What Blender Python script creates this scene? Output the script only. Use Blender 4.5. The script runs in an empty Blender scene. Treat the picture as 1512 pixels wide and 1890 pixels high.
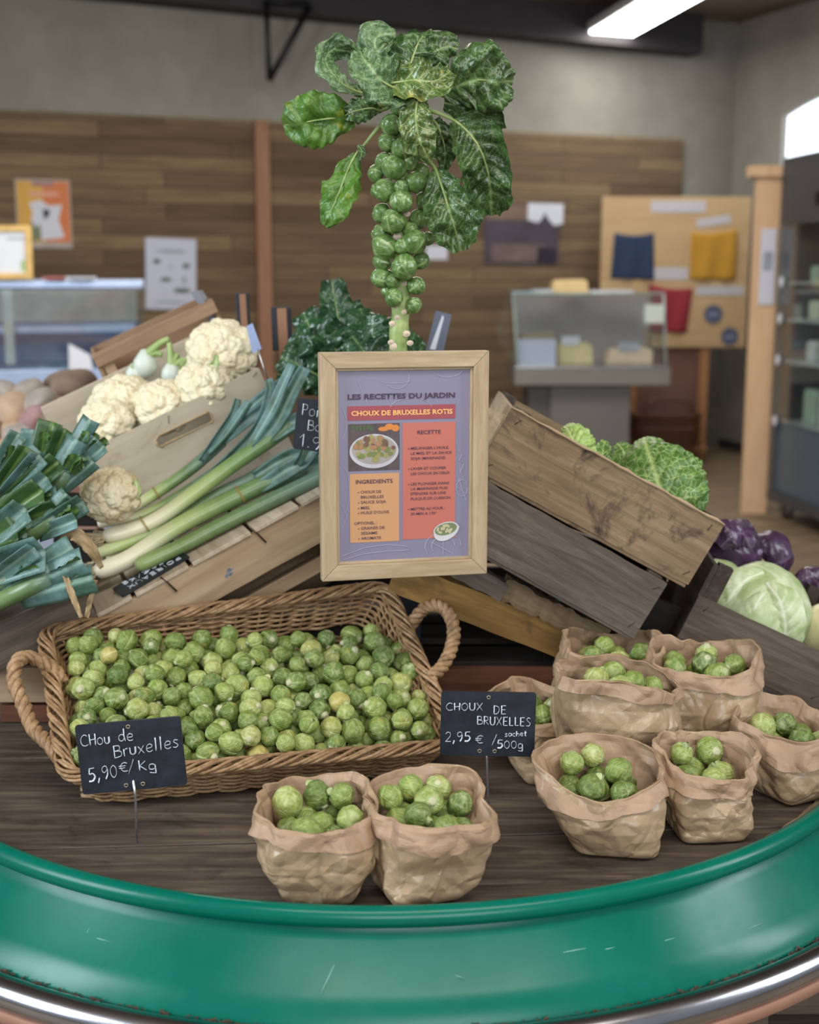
import bpy, math, random
import numpy as np
from mathutils import Vector, Matrix, noise

sc = bpy.context.scene
COL = sc.collection
rnd = random.Random(7)
V = Vector

# ------------------------------------------------------------------ camera, light, exposure
FPX = 2400.0                       # focal length in pixels of the 1512x1890 frame
EYE = V((0, 0, 1.40))
PITCH = math.atan(435 / FPX)
FW = V((0, math.cos(PITCH), -math.sin(PITCH)))
UP = V((0, math.sin(PITCH), math.cos(PITCH)))
RT = V((1, 0, 0))
cd = bpy.data.cameras.new('camera')
cam = bpy.data.objects.new('camera', cd)
COL.objects.link(cam)
cam.location = EYE
cam.rotation_euler = (math.pi / 2 - PITCH, 0, 0)
cd.sensor_fit = 'HORIZONTAL'
cd.sensor_width = 36.0
cd.lens = FPX / 1512 * 36.0
cd.clip_start = 0.05
cd.clip_end = 60
cd.dof.use_dof = True
cd.dof.focus_distance = 1.72
cd.dof.aperture_fstop = 5.0
sc.camera = cam

sc.view_settings.view_transform = 'Standard'
sc.view_settings.look = 'None'
sc.view_settings.gamma = 1.0
sc.view_settings.use_curve_mapping = False
sc.view_settings.exposure = 0.85
sc.cycles.use_denoising = True

world = bpy.data.worlds.new('world')
sc.world = world
world.use_nodes = True
bg = world.node_tree.nodes['Background']
bg.inputs[0].default_value = (0.80, 0.88, 1.0, 1)
bg.inputs[1].default_value = 0.165

def area(name, loc, target, sx, sy, power, col):
    l = bpy.data.lights.new(name, 'AREA')
    l.shape = 'RECTANGLE'; l.size = sx; l.size_y = sy
    l.energy = power; l.color = col
    o = bpy.data.objects.new(name, l)
    COL.objects.link(o)
    o.location = loc
    o.rotation_euler = (V(target) - V(loc)).to_track_quat('-Z', 'Y').to_euler()
    return o
area('daylight_window_left', (-3.4, 0.2, 2.3), (0, 2.0, 0.8), 1.3, 1.8, 74, (0.80, 0.90, 1.0))
area('daylight_window_right', (3.3, 1.2, 2.4), (0, 2.0, 0.8), 0.7, 1.7, 30, (0.88, 0.94, 1.0))
area('ceiling_lamps_front', (0.2, 0.5, 3.3), (0.0, 1.7, 0.7), 2.4, 0.9, 40, (1.0, 0.94, 0.86))
area('daylight_window_behind', (0.7, -2.6, 2.1), (0, 2.0, 0.9), 2.6, 1.6, 58, (0.92, 0.96, 1.0))
area('ceiling_lamps_back', (-0.4, 6.2, 3.3), (-0.4, 6.6, 0), 3.4, 2.0, 100, (1.0, 0.93, 0.83))

# ------------------------------------------------------------------ image point -> place in the room
def ray(px, py):
    return FW + RT * ((px - 756) / FPX) + UP * ((945 - py) / FPX)
def P(px, py, Y):
    d = ray(px, py); return EYE + d * (Y / d.y)
def PZ(px, py, z):
    d = ray(px, py); return EYE + d * ((z - EYE.z) / d.z)
def PP(px, py, p0, n):
    d = ray(px, py); return EYE + d * ((V(p0) - EYE).dot(n) / d.dot(n))

# ------------------------------------------------------------------ object helpers
MW = {}
def thing(name, label, cat, M=None, group=None):
    o = bpy.data.objects.new(name, None)
    COL.objects.link(o)
    if M is None: M = Matrix()
    if isinstance(M, Vector): M = Matrix.Translation(M)
    o.matrix_world = M
    MW[o.name] = M.copy()
    o.empty_display_size = 0.03
    o['label'] = label; o['category'] = cat
    if group: o['group'] = group
    return o
def tag(o, label, cat, group=None):
    o['label'] = label; o['category'] = cat
    if group: o['group'] = group
    return o
def struct(o):
    o['kind'] = 'structure'; return o

def cat_rom(pts, n):
    """n+1 points of a Catmull-Rom curve through pts (Vectors)."""
    pts = [V(p) for p in pts]
    if len(pts) == 2:
        return [pts[0].lerp(pts[1], i / n) for i in range(n + 1)]
    L = [0]
    for a, b in zip(pts, pts[1:]): L.append(L[-1] + max((b - a).length, 1e-6))
    out = []
    for i in range(n + 1):
        s = L[-1] * i / n
        k = 0
        while k < len(pts) - 2 and s > L[k + 1]: k += 1
        t = (s - L[k]) / (L[k + 1] - L[k])
        p1, p2 = pts[k], pts[k + 1]
        p0 = pts[k - 1] if k > 0 else p1 * 2 - p2
        p3 = pts[k + 2] if k + 2 < len(pts) else p2 * 2 - p1
        out.append(0.5 * ((2 * p1) + (p2 - p0) * t + (2 * p0 - 5 * p1 + 4 * p2 - p3) * t * t + (3 * p1 - p0 - 3 * p2 + p3) * t ** 3))
    return out
def interp(vals, n):
    m = len(vals) - 1
    return [float(np.interp(i / n * m, range(m + 1), vals)) for i in range(n + 1)]

class MB:
    def __init__(s): s.v = []; s.f = []; s.c = []
    def add(s, vs, fs, cs=None):
        b = len(s.v)
        s.v.extend(tuple(v) for v in vs)
        s.f.extend(tuple(i + b for i in f) for f in fs)
        s.c.extend(cs if cs is not None else [(0, 0, 0)] * len(vs))
    def box(s, a, b, M=None):
        x0, y0, z0 = a; x1, y1, z1 = b
        vs = [V(p) for p in ((x0,y0,z0),(x1,y0,z0),(x1,y1,z0),(x0,y1,z0),(x0,y0,z1),(x1,y0,z1),(x1,y1,z1),(x0,y1,z1))]
        if M is not None: vs = [M @ v for v in vs]
        s.add(vs, [(0,3,2,1),(4,5,6,7),(0,1,5,4),(1,2,6,5),(2,3,7,6),(3,0,4,7)])
    def prism(s, poly, y0, y1, M=None):
        """polygon in x,z extruded along y"""
        n = len(poly)
        vs = [V((x, y0, z)) for x, z in poly] + [V((x, y1, z)) for x, z in poly]
        if M is not None: vs = [M @ v for v in vs]
        s.add(vs, [tuple(range(n)), tuple(range(2*n-1, n-1, -1))] + [(i, i + n, (i+1) % n + n, (i+1) % n) for i in range(n)])
    def tube(s, pts, r, n=8, closed=False, cols=None, flat=None):
        pts = [V(p) for p in pts]; m = len(pts)
        rs = r if isinstance(r, (list, tuple)) else [r] * m
        T = []
        for i in range(m):
            a = pts[(i - 1) % m] if closed or i > 0 else pts[0]
            b = pts[(i + 1) % m] if closed or i < m - 1 else pts[-1]
            t = (b - a); T.append(t.normalized() if t.length > 1e-9 else V((0, 0, 1)))
        N = T[0].orthogonal().normalized()
        if abs(T[0].z) < 0.95: N = (V((0, 0, 1)) - T[0] * T[0].z).normalized()
        vs = []; cs = []
        for i in range(m):
            N = (N - T[i] * N.dot(T[i]))
            N = N.normalized() if N.length > 1e-6 else T[i].orthogonal().normalized()
            B = T[i].cross(N)
            fx = flat if flat else 1.0
            for k in range(n):
                a = 2 * math.pi * k / n
                vs.append(pts[i] + (B * math.cos(a) + N * math.sin(a) * fx) * rs[i])
                cs.append(cols[i] if cols else (0, 0, 0))
        fs = []
        for i in range(m if closed else m - 1):
            j = (i + 1) % m
            for k in range(n):
                l = (k + 1) % n
                fs.append((i*n + k, i*n + l, j*n + l, j*n + k))
        if not closed:
            fs.append(tuple(range(n - 1, -1, -1))); fs.append(tuple((m-1)*n + k for k in range(n)))
        s.add(vs, fs, cs)
    def grid(s, rows, closed=False, cols=None):
        """rows: list of equal-length lists of points"""
        nu, nv = len(rows), len(rows[0])
        vs = [p for r in rows for p in r]
        cs = [c for r in cols for c in r] if cols else None
        fs = []
        for i in range(nu - 1):
            for k in range(nv if closed else nv - 1):
                l = (k + 1) % nv
                fs.append((i*nv + k, i*nv + l, (i+1)*nv + l, (i+1)*nv + k))
        s.add(vs, fs, cs)
    def disc(s, c, ax, ay, n=24):
        c = V(c); s.add([c + V(ax) * math.cos(2*math.pi*k/n) + V(ay) * math.sin(2*math.pi*k/n) for k in range(n)], [tuple(range(n))])
    def mesh(s, name, mat, smooth):
        me = bpy.data.meshes.new(name)
        me.from_pydata(s.v, [], s.f)
        if smooth: me.polygons.foreach_set('use_smooth', [True] * len(me.polygons))
        if any(c != (0, 0, 0) for c in s.c):
            at = me.attributes.new('Col', 'FLOAT_COLOR', 'POINT')
            at.data.foreach_set('color', [x for c in s.c for x in (c[0], c[1], c[2], 1.0)])
        if mat: me.materials.append(mat)
        me.update()
        return me
    def build(s, name, mat, parent=None, world=True, smooth=True, bevel=0, M=None, solid=0, sharp=None):
        if parent is not None and world:
            inv = MW[parent.name].inverted()
            s.v = [tuple(inv @ V(v)) for v in s.v]
        loc = None
        if parent is None and M is None:
            a = np.array(s.v); loc = V((a[:,0].mean(), a[:,1].mean(), a[:,2].min()))
            s.v = [tuple(V(v) - loc) for v in s.v]
        o = bpy.data.objects.new(name, s.mesh(name, mat, smooth))
        COL.objects.link(o)
        if parent is not None:
            o.parent = parent; MW[o.name] = MW[parent.name]
        else:
            m = M if M is not None else Matrix.Translation(loc)
            o.matrix_world = m; MW[o.name] = m.copy()
        if bevel:
            b = o.modifiers.new('bevel', 'BEVEL'); b.width = bevel; b.segments = 2; b.limit_method = 'ANGLE'; b.angle_limit = 0.7
            b.harden_normals = False
            o.data.polygons.foreach_set('use_smooth', [False] * len(o.data.polygons))
        if solid:
            b = o.modifiers.new('solid', 'SOLIDIFY'); b.thickness = solid; b.offset = 0
        return o
def bx(name, mat, a, b, parent=None, M=None, bevel=0.0015, world=True):
    m = MB(); m.box(a, b)
    return m.build(name, mat, parent, world=world, smooth=False, bevel=bevel, M=M)
def copy_tree(o, parent=None):
    c = o.copy(); COL.objects.link(c)
    if parent is not None: c.parent = parent
    for ch in list(o.children): copy_tree(ch, c)
    return c

# ------------------------------------------------------------------ materials
def lin(c):
    return tuple((x / 255 / 12.92 if x / 255 <= 0.04045 else ((x / 255 + 0.055) / 1.055) ** 2.4) for x in c) + (1,)
class NT:
    def __init__(s, name):
        s.m = bpy.data.materials.new(name); s.m.use_nodes = True
        s.t = s.m.node_tree; s.n = s.t.nodes; s.l = s.t.links
        s.b = s.n['Principled BSDF']
    def new(s, ty, **kw):
        n = s.n.new(ty)
        for k, v in kw.items(): setattr(n, k, v)
        return n
    def link(s, a, b): s.l.new(a, b)
    def coords(s, scale=(1, 1, 1), kind='Object', rand=False):
        tc = s.new('ShaderNodeTexCoord'); mp = s.new('ShaderNodeMapping')
        mp.inputs['Scale'].default_value = scale
        s.link(tc.outputs[kind], mp.inputs['Vector'])
        if rand:
            oi = s.new('ShaderNodeObjectInfo'); ml = s.new('ShaderNodeMath', operation='MULTIPLY'); ml.inputs[1].default_value = 37.0
            s.link(oi.outputs['Random'], ml.inputs[0]); s.link(ml.outputs[0], mp.inputs['Location'])
        return mp.outputs['Vector']
    def noise(s, vec, scale, detail=4, rough=0.6, dist=0.0):
        n = s.new('ShaderNodeTexNoise'); n.inputs['Scale'].default_value = scale; n.inputs['Detail'].default_value = detail
        n.inputs['Roughness'].default_value = rough; n.inputs['Distortion'].default_value = dist
        s.link(vec, n.inputs['Vector']); return n.outputs['Fac']
    def voro(s, vec, scale, feature='F1', out='Distance'):
        n = s.new('ShaderNodeTexVoronoi', feature=feature); n.inputs['Scale'].default_value = scale
        s.link(vec, n.inputs['Vector']); return n.outputs[out]
    def ramp(s, fac, stops, interp='LINEAR'):
        n = s.new('ShaderNodeValToRGB'); e = n.color_ramp.elements; n.color_ramp.interpolation = interp
        while len(e) < len(stops): e.new(0.5)
        for el, (p, c) in zip(e, stops):
            el.position = p; el.color = lin(c) if len(c) == 3 else c
        s.link(fac, n.inputs[0]); return n.outputs[0]
    def gray(s, fac, p0, p1):
        return s.ramp(fac, [(p0, (0, 0, 0, 1)), (p1, (1, 1, 1, 1))])
    def mix(s, fac, a, b, mode='MIX'):
        n = s.new('ShaderNodeMix', data_type='RGBA', blend_type=mode)
        for sock, val in ((n.inputs[0], fac), (n.inputs[6], a), (n.inputs[7], b)):
            if isinstance(val, (int, float)): sock.default_value = val
            elif isinstance(val, tuple): sock.default_value = lin(val) if len(val) == 3 else val
            else: s.link(val, sock)
        return n.outputs[2]
    def attr(s, name='Col'):
        a = s.new('ShaderNodeAttribute'); a.attribute_name = name
        sp = s.new('ShaderNodeSeparateColor'); s.link(a.outputs['Color'], sp.inputs[0]); return sp.outputs
    def rand(s):
        return s.new('ShaderNodeObjectInfo').outputs['Random']
    def bump(s, h, strength=0.3, dist=0.002):
        n = s.new('ShaderNodeBump'); n.inputs['Strength'].default_value = strength; n.inputs['Distance'].default_value = dist
        s.link(h, n.inputs['Height']); s.link(n.outputs[0], s.b.inputs['Normal'])
    def out(s, col=None, rough=0.6, metal=0, spec=0.5):
        if col is not None:
            if isinstance(col, tuple): s.b.inputs['Base Color'].default_value = lin(col) if len(col) == 3 else col
            else: s.link(col, s.b.inputs['Base Color'])
        if isinstance(rough, (int, float)): s.b.inputs['Roughness'].default_value = rough
        else: s.link(rough, s.b.inputs['Roughness'])
        s.b.inputs['Metallic'].default_value = metal
        s.b.inputs['Specular IOR Level'].default_value = spec
        return s.m

def plain(name, c, rough=0.6, metal=0, var=0.12, scale=12, bump=0, spec=0.5, bscale=60):
    t = NT(name); v = t.coords()
    d = tuple(x * (1 - var * 2.2) for x in c); l = tuple(min(255, x * (1 + var)) for x in c)
    col = t.mix(t.noise(v, scale, 5), d, l)
    if bump: t.bump(t.noise(v, bscale, 4), bump, 0.002)
    return t.out(col, rough, metal, spec)
def wood(name, light, dark, axis='x', grain=1.0, stain=None, rough=0.75, bump=0.35, stain_at=(0.52, 0.68)):
    t = NT(name)
    sc_ = {'x': (2.2, 26, 26), 'y': (26, 2.2, 26), 'z': (26, 26, 2.2)}[axis]
    v = t.coords(tuple(x * grain for x in sc_), rand=True)
    g = t.noise(v, 2.2, 7, 0.68, 0.6)
    v2 = t.coords((1, 1, 1), rand=True)
    big = t.noise(v2, 5.0, 4, 0.6)
    mid = tuple((a + b) / 2 for a, b in zip(light, dark))
    col = t.ramp(g, [(0.28, dark), (0.5, mid), (0.72, light)])
    col = t.mix(t.gray(big, 0.35, 0.75), col, t.mix(0.45, col, dark))
    if stain:
        col = t.mix(t.gray(t.noise(v2, 9.0, 6, 0.7, 0.8), *stain_at), col, stain)
    t.bump(g, bump, 0.003)
    return t.out(col, rough, 0, 0.3)

def mat_sprout():
    t = NT('brussels_sprout_leaves'); a = t.attr(); v = t.coords((1, 1, 1), rand=True)
    r = t.rand()
    base = t.ramp(r, [(0.0, (68, 90, 32)), (0.25, (90, 112, 42)), (0.55, (114, 134, 54)), (0.85, (140, 152, 70)), (1.0, (150, 150, 68))])
    pale = t.ramp(r, [(0.0, (128, 148, 78)), (0.5, (164, 178, 104)), (1.0, (198, 204, 146))])
    n1 = t.noise(v, 2.4, 5, 0.6)
    col = t.mix(t.gray(n1, 0.40, 0.75), base, t.mix(0.7, base, pale))
    col = t.mix(a[0], col, pale)
    col = t.mix(a[1], col, (188, 196, 148))
    frost = t.gray(t.noise(v, 1.6, 3, 0.55), 0.55, 0.68)
    col = t.mix(t.mix(0.28, (0, 0, 0, 1), frost), col, (190, 200, 150))
    yel = t.gray(t.noise(v, 0.9, 2, 0.5), 0.64, 0.73)
    col = t.mix(t.mix(0.6, (0, 0, 0, 1), yel), col, (168, 156, 70))
    t.bump(t.mix(0.5, a[0], n1), 0.3, 0.05)
    return t.out(col, 0.42, 0, 0.45)
def mat_leaf(name, dark, mid, vein, yellow=None, spot=None, rough=0.36, crackle=0, cr_amt=1.0, cr_w=0.10, vein_amt=1.0, spec=0.5, ylevel=0.66):
    t = NT(name); a = t.attr(); v = t.coords((1, 1, 1), rand=True)
    n1 = t.noise(v, 22, 5, 0.6)
    col = t.mix(t.gray(n1, 0.35, 0.7), dark, mid)
    if crackle:
        e = t.voro(t.coords((1, 1, 1)), crackle, 'DISTANCE_TO_EDGE')
        e2 = t.voro(t.coords((1, 1, 1)), crackle * 2.6, 'DISTANCE_TO_EDGE')
        cr = t.ramp(e, [(0.0, (cr_amt,) * 3 + (1,)), (cr_w, (0, 0, 0, 1))])
        cr2 = t.ramp(e2, [(0.0, (.5 * cr_amt,) * 3 + (1,)), (cr_w, (0, 0, 0, 1))])
        col = t.mix(t.mix(1.0, cr, cr2, 'ADD'), col, vein)
        t.bump(e, 0.6, 0.004)
    else:
        t.bump(t.noise(v, 90, 3), 0.25, 0.003)
    if yellow: col = t.mix(t.gray(t.noise(v, 16, 4, 0.6), ylevel, ylevel + 0.1), col, yellow)
    if spot: col = t.mix(t.gray(t.noise(v, 30, 5, 0.7), 0.66, 0.70), col, spot)
    if vein_amt < 1:
        m = t.new('ShaderNodeMath', operation='MULTIPLY'); m.inputs[1].default_value = vein_amt
        t.link(a[0], m.inputs[0]); col = t.mix(m.outputs[0], col, vein)
    else: col = t.mix(a[0], col, vein)
    return t.out(col, rough, 0, spec)
def mat_glass(name, tint=(236, 242, 242), gloss=0.1):
    t = NT(name)
    t.n.remove(t.b)
    tr = t.new('ShaderNodeBsdfTransparent'); tr.inputs[0].default_value = lin(tint)
    gl = t.new('ShaderNodeBsdfGlossy'); gl.inputs[0].default_value = (1, 1, 1, 1); gl.inputs['Roughness'].default_value = 0.05
    mx = t.new('ShaderNodeMixShader'); mx.inputs[0].default_value = gloss
    t.link(tr.outputs[0], mx.inputs[1]); t.link(gl.outputs[0], mx.inputs[2])
    t.link(mx.outputs[0], t.n['Material Output'].inputs[0])
    return t.m
def mat_emit(name, c, s):
    t = NT(name); t.b.inputs['Emission Color'].default_value = lin(c); t.b.inputs['Emission Strength'].default_value = s
    return t.out(c)
def mat_paperbag(name, c, gloss):
    t = NT(name); v = t.coords((1, 1, 1), rand=True)
    n = t.noise(v, 14, 4, 0.6)
    d = tuple(x * 0.80 for x in c)
    col = t.mix(n, d, c)
    fib = t.noise(t.coords((180, 180, 12)), 1.0, 2)
    col = t.mix(t.mix(0.12, (0, 0, 0, 1), fib), col, tuple(min(255, x * 1.15) for x in c))
    def ridge(sc_, det, dist):
        n1 = t.noise(v, sc_, det, 0.5, dist); s1 = t.new('ShaderNodeMath', operation='SUBTRACT'); s1.inputs[1].default_value = 0.5
        t.link(n1, s1.inputs[0]); a1 = t.new('ShaderNodeMath', operation='ABSOLUTE'); t.link(s1.outputs[0], a1.inputs[0])
        m1 = t.new('ShaderNodeMath', operation='MINIMUM'); m1.inputs[1].default_value = 0.09; t.link(a1.outputs[0], m1.inputs[0]); return m1.outputs[0]
    ad = t.new('ShaderNodeMath', operation='ADD'); t.link(ridge(15, 1.2, 0.9), ad.inputs[0]); t.link(ridge(9, 1.0, 0.6), ad.inputs[1])
    t.bump(ad.outputs[0], 0.6, 0.024)
    return t.out(col, gloss, 0, 0.5)

M_sprout = mat_sprout()
M_stemcut = plain('sprout_cut_end', (190, 188, 150), 0.7, var=0.15, scale=200)
M_wicker = NT('wicker')
_v = M_wicker.coords()
_c = M_wicker.ramp(M_wicker.noise(_v, 55, 5, 0.7), [(0.25, (96, 70, 46)), (0.5, (146, 114, 80)), (0.75, (182, 150, 114))])
M_wicker.bump(M_wicker.noise(_v, 300, 3), 0.3, 0.001)
M_wicker = M_wicker.out(_c, 0.5, 0, 0.4)
M_bag = mat_paperbag('kraft_paper', (174, 148, 116), 0.36)
M_cuff = mat_paperbag('kraft_paper_inside', (174, 143, 114), 0.55)
M_top = wood('weathered_table_planks', (116, 101, 86), (46, 38, 32), 'x', 1.0, stain=(30, 25, 22), stain_at=(0.55, 0.75), rough=0.6)
M_green = NT('green_paint')
_v = M_green.coords()
_c = M_green.mix(M_green.gray(M_green.noise(_v, 3.5, 6, 0.65), 0.4, 0.75), (0, 94, 77), (6, 108, 89))
_c = M_green.mix(M_green.gray(M_green.noise(_v, 26, 5, 0.7, 1.0), 0.70, 0.74), _c, (70, 140, 125))
_r = M_green.ramp(M_green.noise(_v, 8, 5), [(0.3, (.20, .20, .20, 1)), (0.7, (.34, .34, .34, 1))])
M_green = M_green.out(_c, _r, 0, 0.26)
M_scratch = plain('paint_scratch', (120, 170, 155), 0.7)
M_steel = plain('brushed_steel', (190, 190, 195), 0.22, 1.0, 0.05)
M_steel_d = plain('dull_steel', (128, 126, 122), 0.42, 0.85, 0.06)
M_galv = plain('galvanised_wire', (200, 200, 205), 0.3, 0.9, 0.05)
M_slate = NT('slate_board')
_v = M_slate.coords()
_c = M_slate.mix(M_slate.gray(M_slate.noise(_v, 30, 5, 0.7), 0.4, 0.8), (22, 26, 33), (40, 46, 58))
M_slate = M_slate.out(_c, 0.5, 0, 0.4)
M_chalk = plain('chalk_pen', (205, 214, 222), 0.9, var=0.06)
M_eyelet = plain('brass_eyelet', (150, 140, 120), 0.4, 0.7)
M_frame = wood('pale_oak_frame', (188, 168, 138), (150, 128, 98), 'x', 2.2, bump=0.1, rough=0.5)
M_frame_v = wood('pale_oak_frame_upright', (188, 168, 138), (150, 128, 98), 'z', 2.2, bump=0.1, rough=0.5)
M_crate_a = wood('crate_brown_stained', (158, 134, 104), (104, 84, 62), 'x', 1.5, stain=(58, 46, 38), stain_at=(0.52, 0.64))
M_crate_b = wood('crate_grey_weathered', (118, 104, 90), (70, 60, 52), 'x', 1.5)
M_crate_c = wood('crate_dark_grey', (118, 106, 94), (70, 60, 52), 'x', 1.9)
M_crate_y = wood('crate_dark_grey_crosswise', (96, 84, 74), (46, 38, 33), 'y', 1.0)
M_ply = wood('pale_plywood', (206, 196, 176), (174, 162, 140), 'x', 0.5, stain=(146, 130, 106), stain_at=(0.58, 0.8), bump=0.1)
M_pale_y = wood('pale_slats', (204, 192, 172), (158, 140, 116), 'y', 1.0, bump=0.2)
M_pale_x = wood('pale_board', (186, 162, 132), (150, 124, 96), 'x', 1.0, bump=0.15)
M_whiteend = wood('whitewashed_end', (206, 190, 166), (140, 116, 88), 'y', 0.6, bump=0.15)
M_yellow = wood('yellow_beam', (172, 134, 74), (104, 74, 36), 'x', 0.8, stain=(70, 50, 30), stain_at=(0.55, 0.8))
M_red = wood('reddish_board', (122, 78, 54), (74, 44, 30), 'x', 0.7)
M_bark = wood('rough_offcut', (146, 124, 92), (72, 56, 40), 'x', 0.9, bump=0.9)
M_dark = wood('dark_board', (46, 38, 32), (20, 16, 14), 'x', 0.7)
M_nail = plain('rusty_nail', (78, 56, 44), 0.6, 0.4)
M_caul = NT('cauliflower_curd')
_v = M_caul.coords()
_c = M_caul.mix(M_caul.noise(_v, 24, 5), (212, 198, 158), (240, 232, 206))
M_caul.bump(M_caul.voro(_v, 160), 0.5, 0.003)
M_caul = M_caul.out(_c, 0.65, 0, 0.3)
M_caul_old = NT('old_cauliflower_curd')
_v = M_caul_old.coords()
_c = M_caul_old.mix(M_caul_old.gray(M_caul_old.noise(_v, 12, 5), 0.35, 0.65), (172, 146, 96), (226, 216, 186))
M_caul_old.bump(M_caul_old.voro(_v, 160), 0.5, 0.003)
M_caul_old = M_caul_old.out(_c, 0.65, 0, 0.3)
M_cleaf = mat_leaf('cauliflower_leaf', (134, 160, 90), (166, 184, 120), (205, 215, 170))
def mat_leek():
    t = NT('leek_shaft'); a = t.attr(); v = t.coords((1, 1, 1))
    col = t.ramp(a[0], [(0.0, (232, 222, 196)), (0.26, (222, 218, 184)), (0.42, (166, 184, 112)), (0.62, (98, 130, 62)), (0.85, (66, 102, 56)), (1.0, (72, 108, 92))])
    st = t.noise(t.coords((60, 60, 60), rand=True), 1.0, 2)
    col = t.mix(t.mix(0.3, (0, 0, 0, 1), st), col, t.mix(0.5, col, (235, 235, 200)))
    return t.out(col, 0.35, 0, 0.5)
M_leek = mat_leek()
M_blade = mat_leaf('leek_blade', (48, 80, 58), (104, 138, 138), (150, 180, 160), rough=0.4, vein_amt=0.5)  # bluish noise patches paint sky sheen over the blades' own blue-green
M_blade_d = mat_leaf('leek_blade_inner', (36, 64, 34), (64, 96, 48), (120, 150, 70), rough=0.4, vein_amt=0.5)
M_root = plain('leek_roots', (206, 186, 150), 0.8)
M_straw = plain('dry_leaf', (172, 146, 108), 0.7, var=0.2, scale=60)
M_twine = plain('rubber_band', (176, 150, 80), 0.6)
M_kleaf = mat_leaf('stalk_leaf', (30, 54, 24), (62, 94, 44), (138, 164, 104), yellow=(140, 134, 50), spot=(46, 36, 36), rough=0.30, vein_amt=0.7, ylevel=0.68, crackle=75, cr_amt=.35, cr_w=.07)
M_kleaf_y = mat_leaf('stalk_leaf_blotched', (42, 72, 30), (84, 108, 52), (154, 164, 104), yellow=(170, 156, 74), spot=(82, 58, 62), rough=0.24, vein_amt=0.9, ylevel=0.56, crackle=70, cr_amt=.5, cr_w=.07)
M_kleaf_l = mat_leaf('stalk_leaf_backlit', (46, 88, 24), (88, 128, 36), (128, 156, 84), yellow=(132, 140, 36), rough=0.4, vein_amt=0.4, ylevel=0.58, crackle=70, cr_amt=.2, cr_w=.07)  # brighter green puts the backlight on these leaves into the colour
M_kleaf_p = mat_leaf('stalk_leaf_pale_back', (46, 76, 42), (84, 114, 70), (142, 166, 116), spot=(84, 62, 64), rough=0.4, crackle=70, cr_amt=.5, cr_w=.07)
M_stem = NT('stalk_stem')
_v = M_stem.coords()
_c = M_stem.mix(M_stem.gray(M_stem.noise(_v, 30, 4), 0.4, 0.7), (118, 142, 74), (170, 180, 118))
M_stem = M_stem.out(_c, 0.5)
M_scar = plain('leaf_scar', (198, 178, 156), 0.8, var=0.2, scale=120)
M_chard = mat_leaf('chard_leaf', (16, 42, 22), (44, 84, 48), (104, 138, 96), rough=0.26, vein_amt=0.4, crackle=60, cr_amt=.15)
M_savoy = mat_leaf('savoy_leaf', (42, 84, 24), (76, 118, 42), (172, 194, 118), rough=0.4, crackle=78, cr_amt=.75, cr_w=.055, vein_amt=.9)
M_savoy_p = mat_leaf('savoy_inner_leaf', (126, 160, 72), (156, 184, 96), (200, 212, 148), rough=0.4, crackle=78, cr_amt=.5, cr_w=.06)
M_wcab = mat_leaf('white_cabbage_leaf', (150, 172, 108), (206, 214, 178), (232, 236, 212), rough=0.42, vein_amt=0.8)
M_wcab_y = mat_leaf('creamy_cabbage_leaf', (196, 190, 138), (222, 214, 172), (230, 226, 196), rough=0.3, vein_amt=0.6)
M_pcab = mat_leaf('purple_cabbage_leaf', (40, 20, 40), (88, 62, 92), (150, 130, 156), rough=0.30, vein_amt=0.5, spot=(150, 136, 160))
M_pcut = plain('cabbage_cut_stem', (188, 168, 130), 0.8, var=0.2, scale=60)
M_pot = [plain('tan_sweet_potato', (196, 166, 136), 0.75, var=0.15, scale=25, bump=0.3),
         plain('pink_sweet_potato', (178, 140, 136), 0.75, var=0.15, scale=25, bump=0.3),
         plain('grey_potato', (176, 164, 152), 0.8, var=0.15, scale=25, bump=0.3),
         plain('brown_beet', (140, 118, 102), 0.8, var=0.15, scale=25, bump=0.3)]
M_paper = plain('white_paper', (205, 208, 218), 0.8, var=0.02)
M_black = plain('black_iron', (20, 20, 22), 0.5, 0.3)
M_postdark = plain('dark_blue_post', (22, 26, 36), 0.4)
M_gglass = mat_glass('display_glass', (250, 253, 253), 0.12)

# ------------------------------------------------------------------ the room
WA = V((-2.75, 8.72, 0)); WD = V((0.9344, 0.3563, 0)).normalized(); WN = V((WD.y, -WD.x, 0))
def PW(px, py, off=0.0): return PP(px, py, WA + WN * off, WN)
CORNER = PW(1343, 510); s_c = (CORNER - WA).dot(WD)
C0 = WA + WD * s_c
MWALL = Matrix(((WD.x, -WN.x, 0, WA.x), (WD.y, -WN.y, 0, WA.y), (0, 0, 1, 0), (0, 0, 0, 1)))   # x along the wall, -y towards the room
def wall_s(px, py=510): return (PW(px, py) - WA).dot(WD)

t = NT('plaster'); v = t.coords()
c = t.mix(t.gray(t.noise(v, 1.1, 6, 0.6), 0.3, 0.75), (124, 121, 111), (150, 147, 136))
c = t.mix(t.mix(0.25, (0, 0, 0, 1), t.gray(t.noise(v, 6, 5, 0.7), 0.45, 0.75)), c, (104, 99, 90))
t.bump(t.noise(v, 18, 5), 0.4, 0.01)
M_plaster = t.out(c, 0.9, 0, 0.2)
t = NT('reclaimed_planks')
tc = t.new('ShaderNodeTexCoord'); sx = t.new('ShaderNodeSeparateXYZ'); cb = t.new('ShaderNodeCombineXYZ')
t.link(tc.outputs['Object'], sx.inputs[0]); t.link(sx.outputs[0], cb.inputs[0]); t.link(sx.outputs[2], cb.inputs[1])
br = t.new('ShaderNodeTexBrick')
br.inputs['Color1'].default_value = lin((138, 116, 88)); br.inputs['Color2'].default_value = lin((92, 73, 56)); br.inputs['Mortar'].default_value = lin((62, 50, 38))
br.inputs['Scale'].default_value = 1.0; br.inputs['Mortar Size'].default_value = 0.004; br.inputs['Brick Width'].default_value = 1.15
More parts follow.
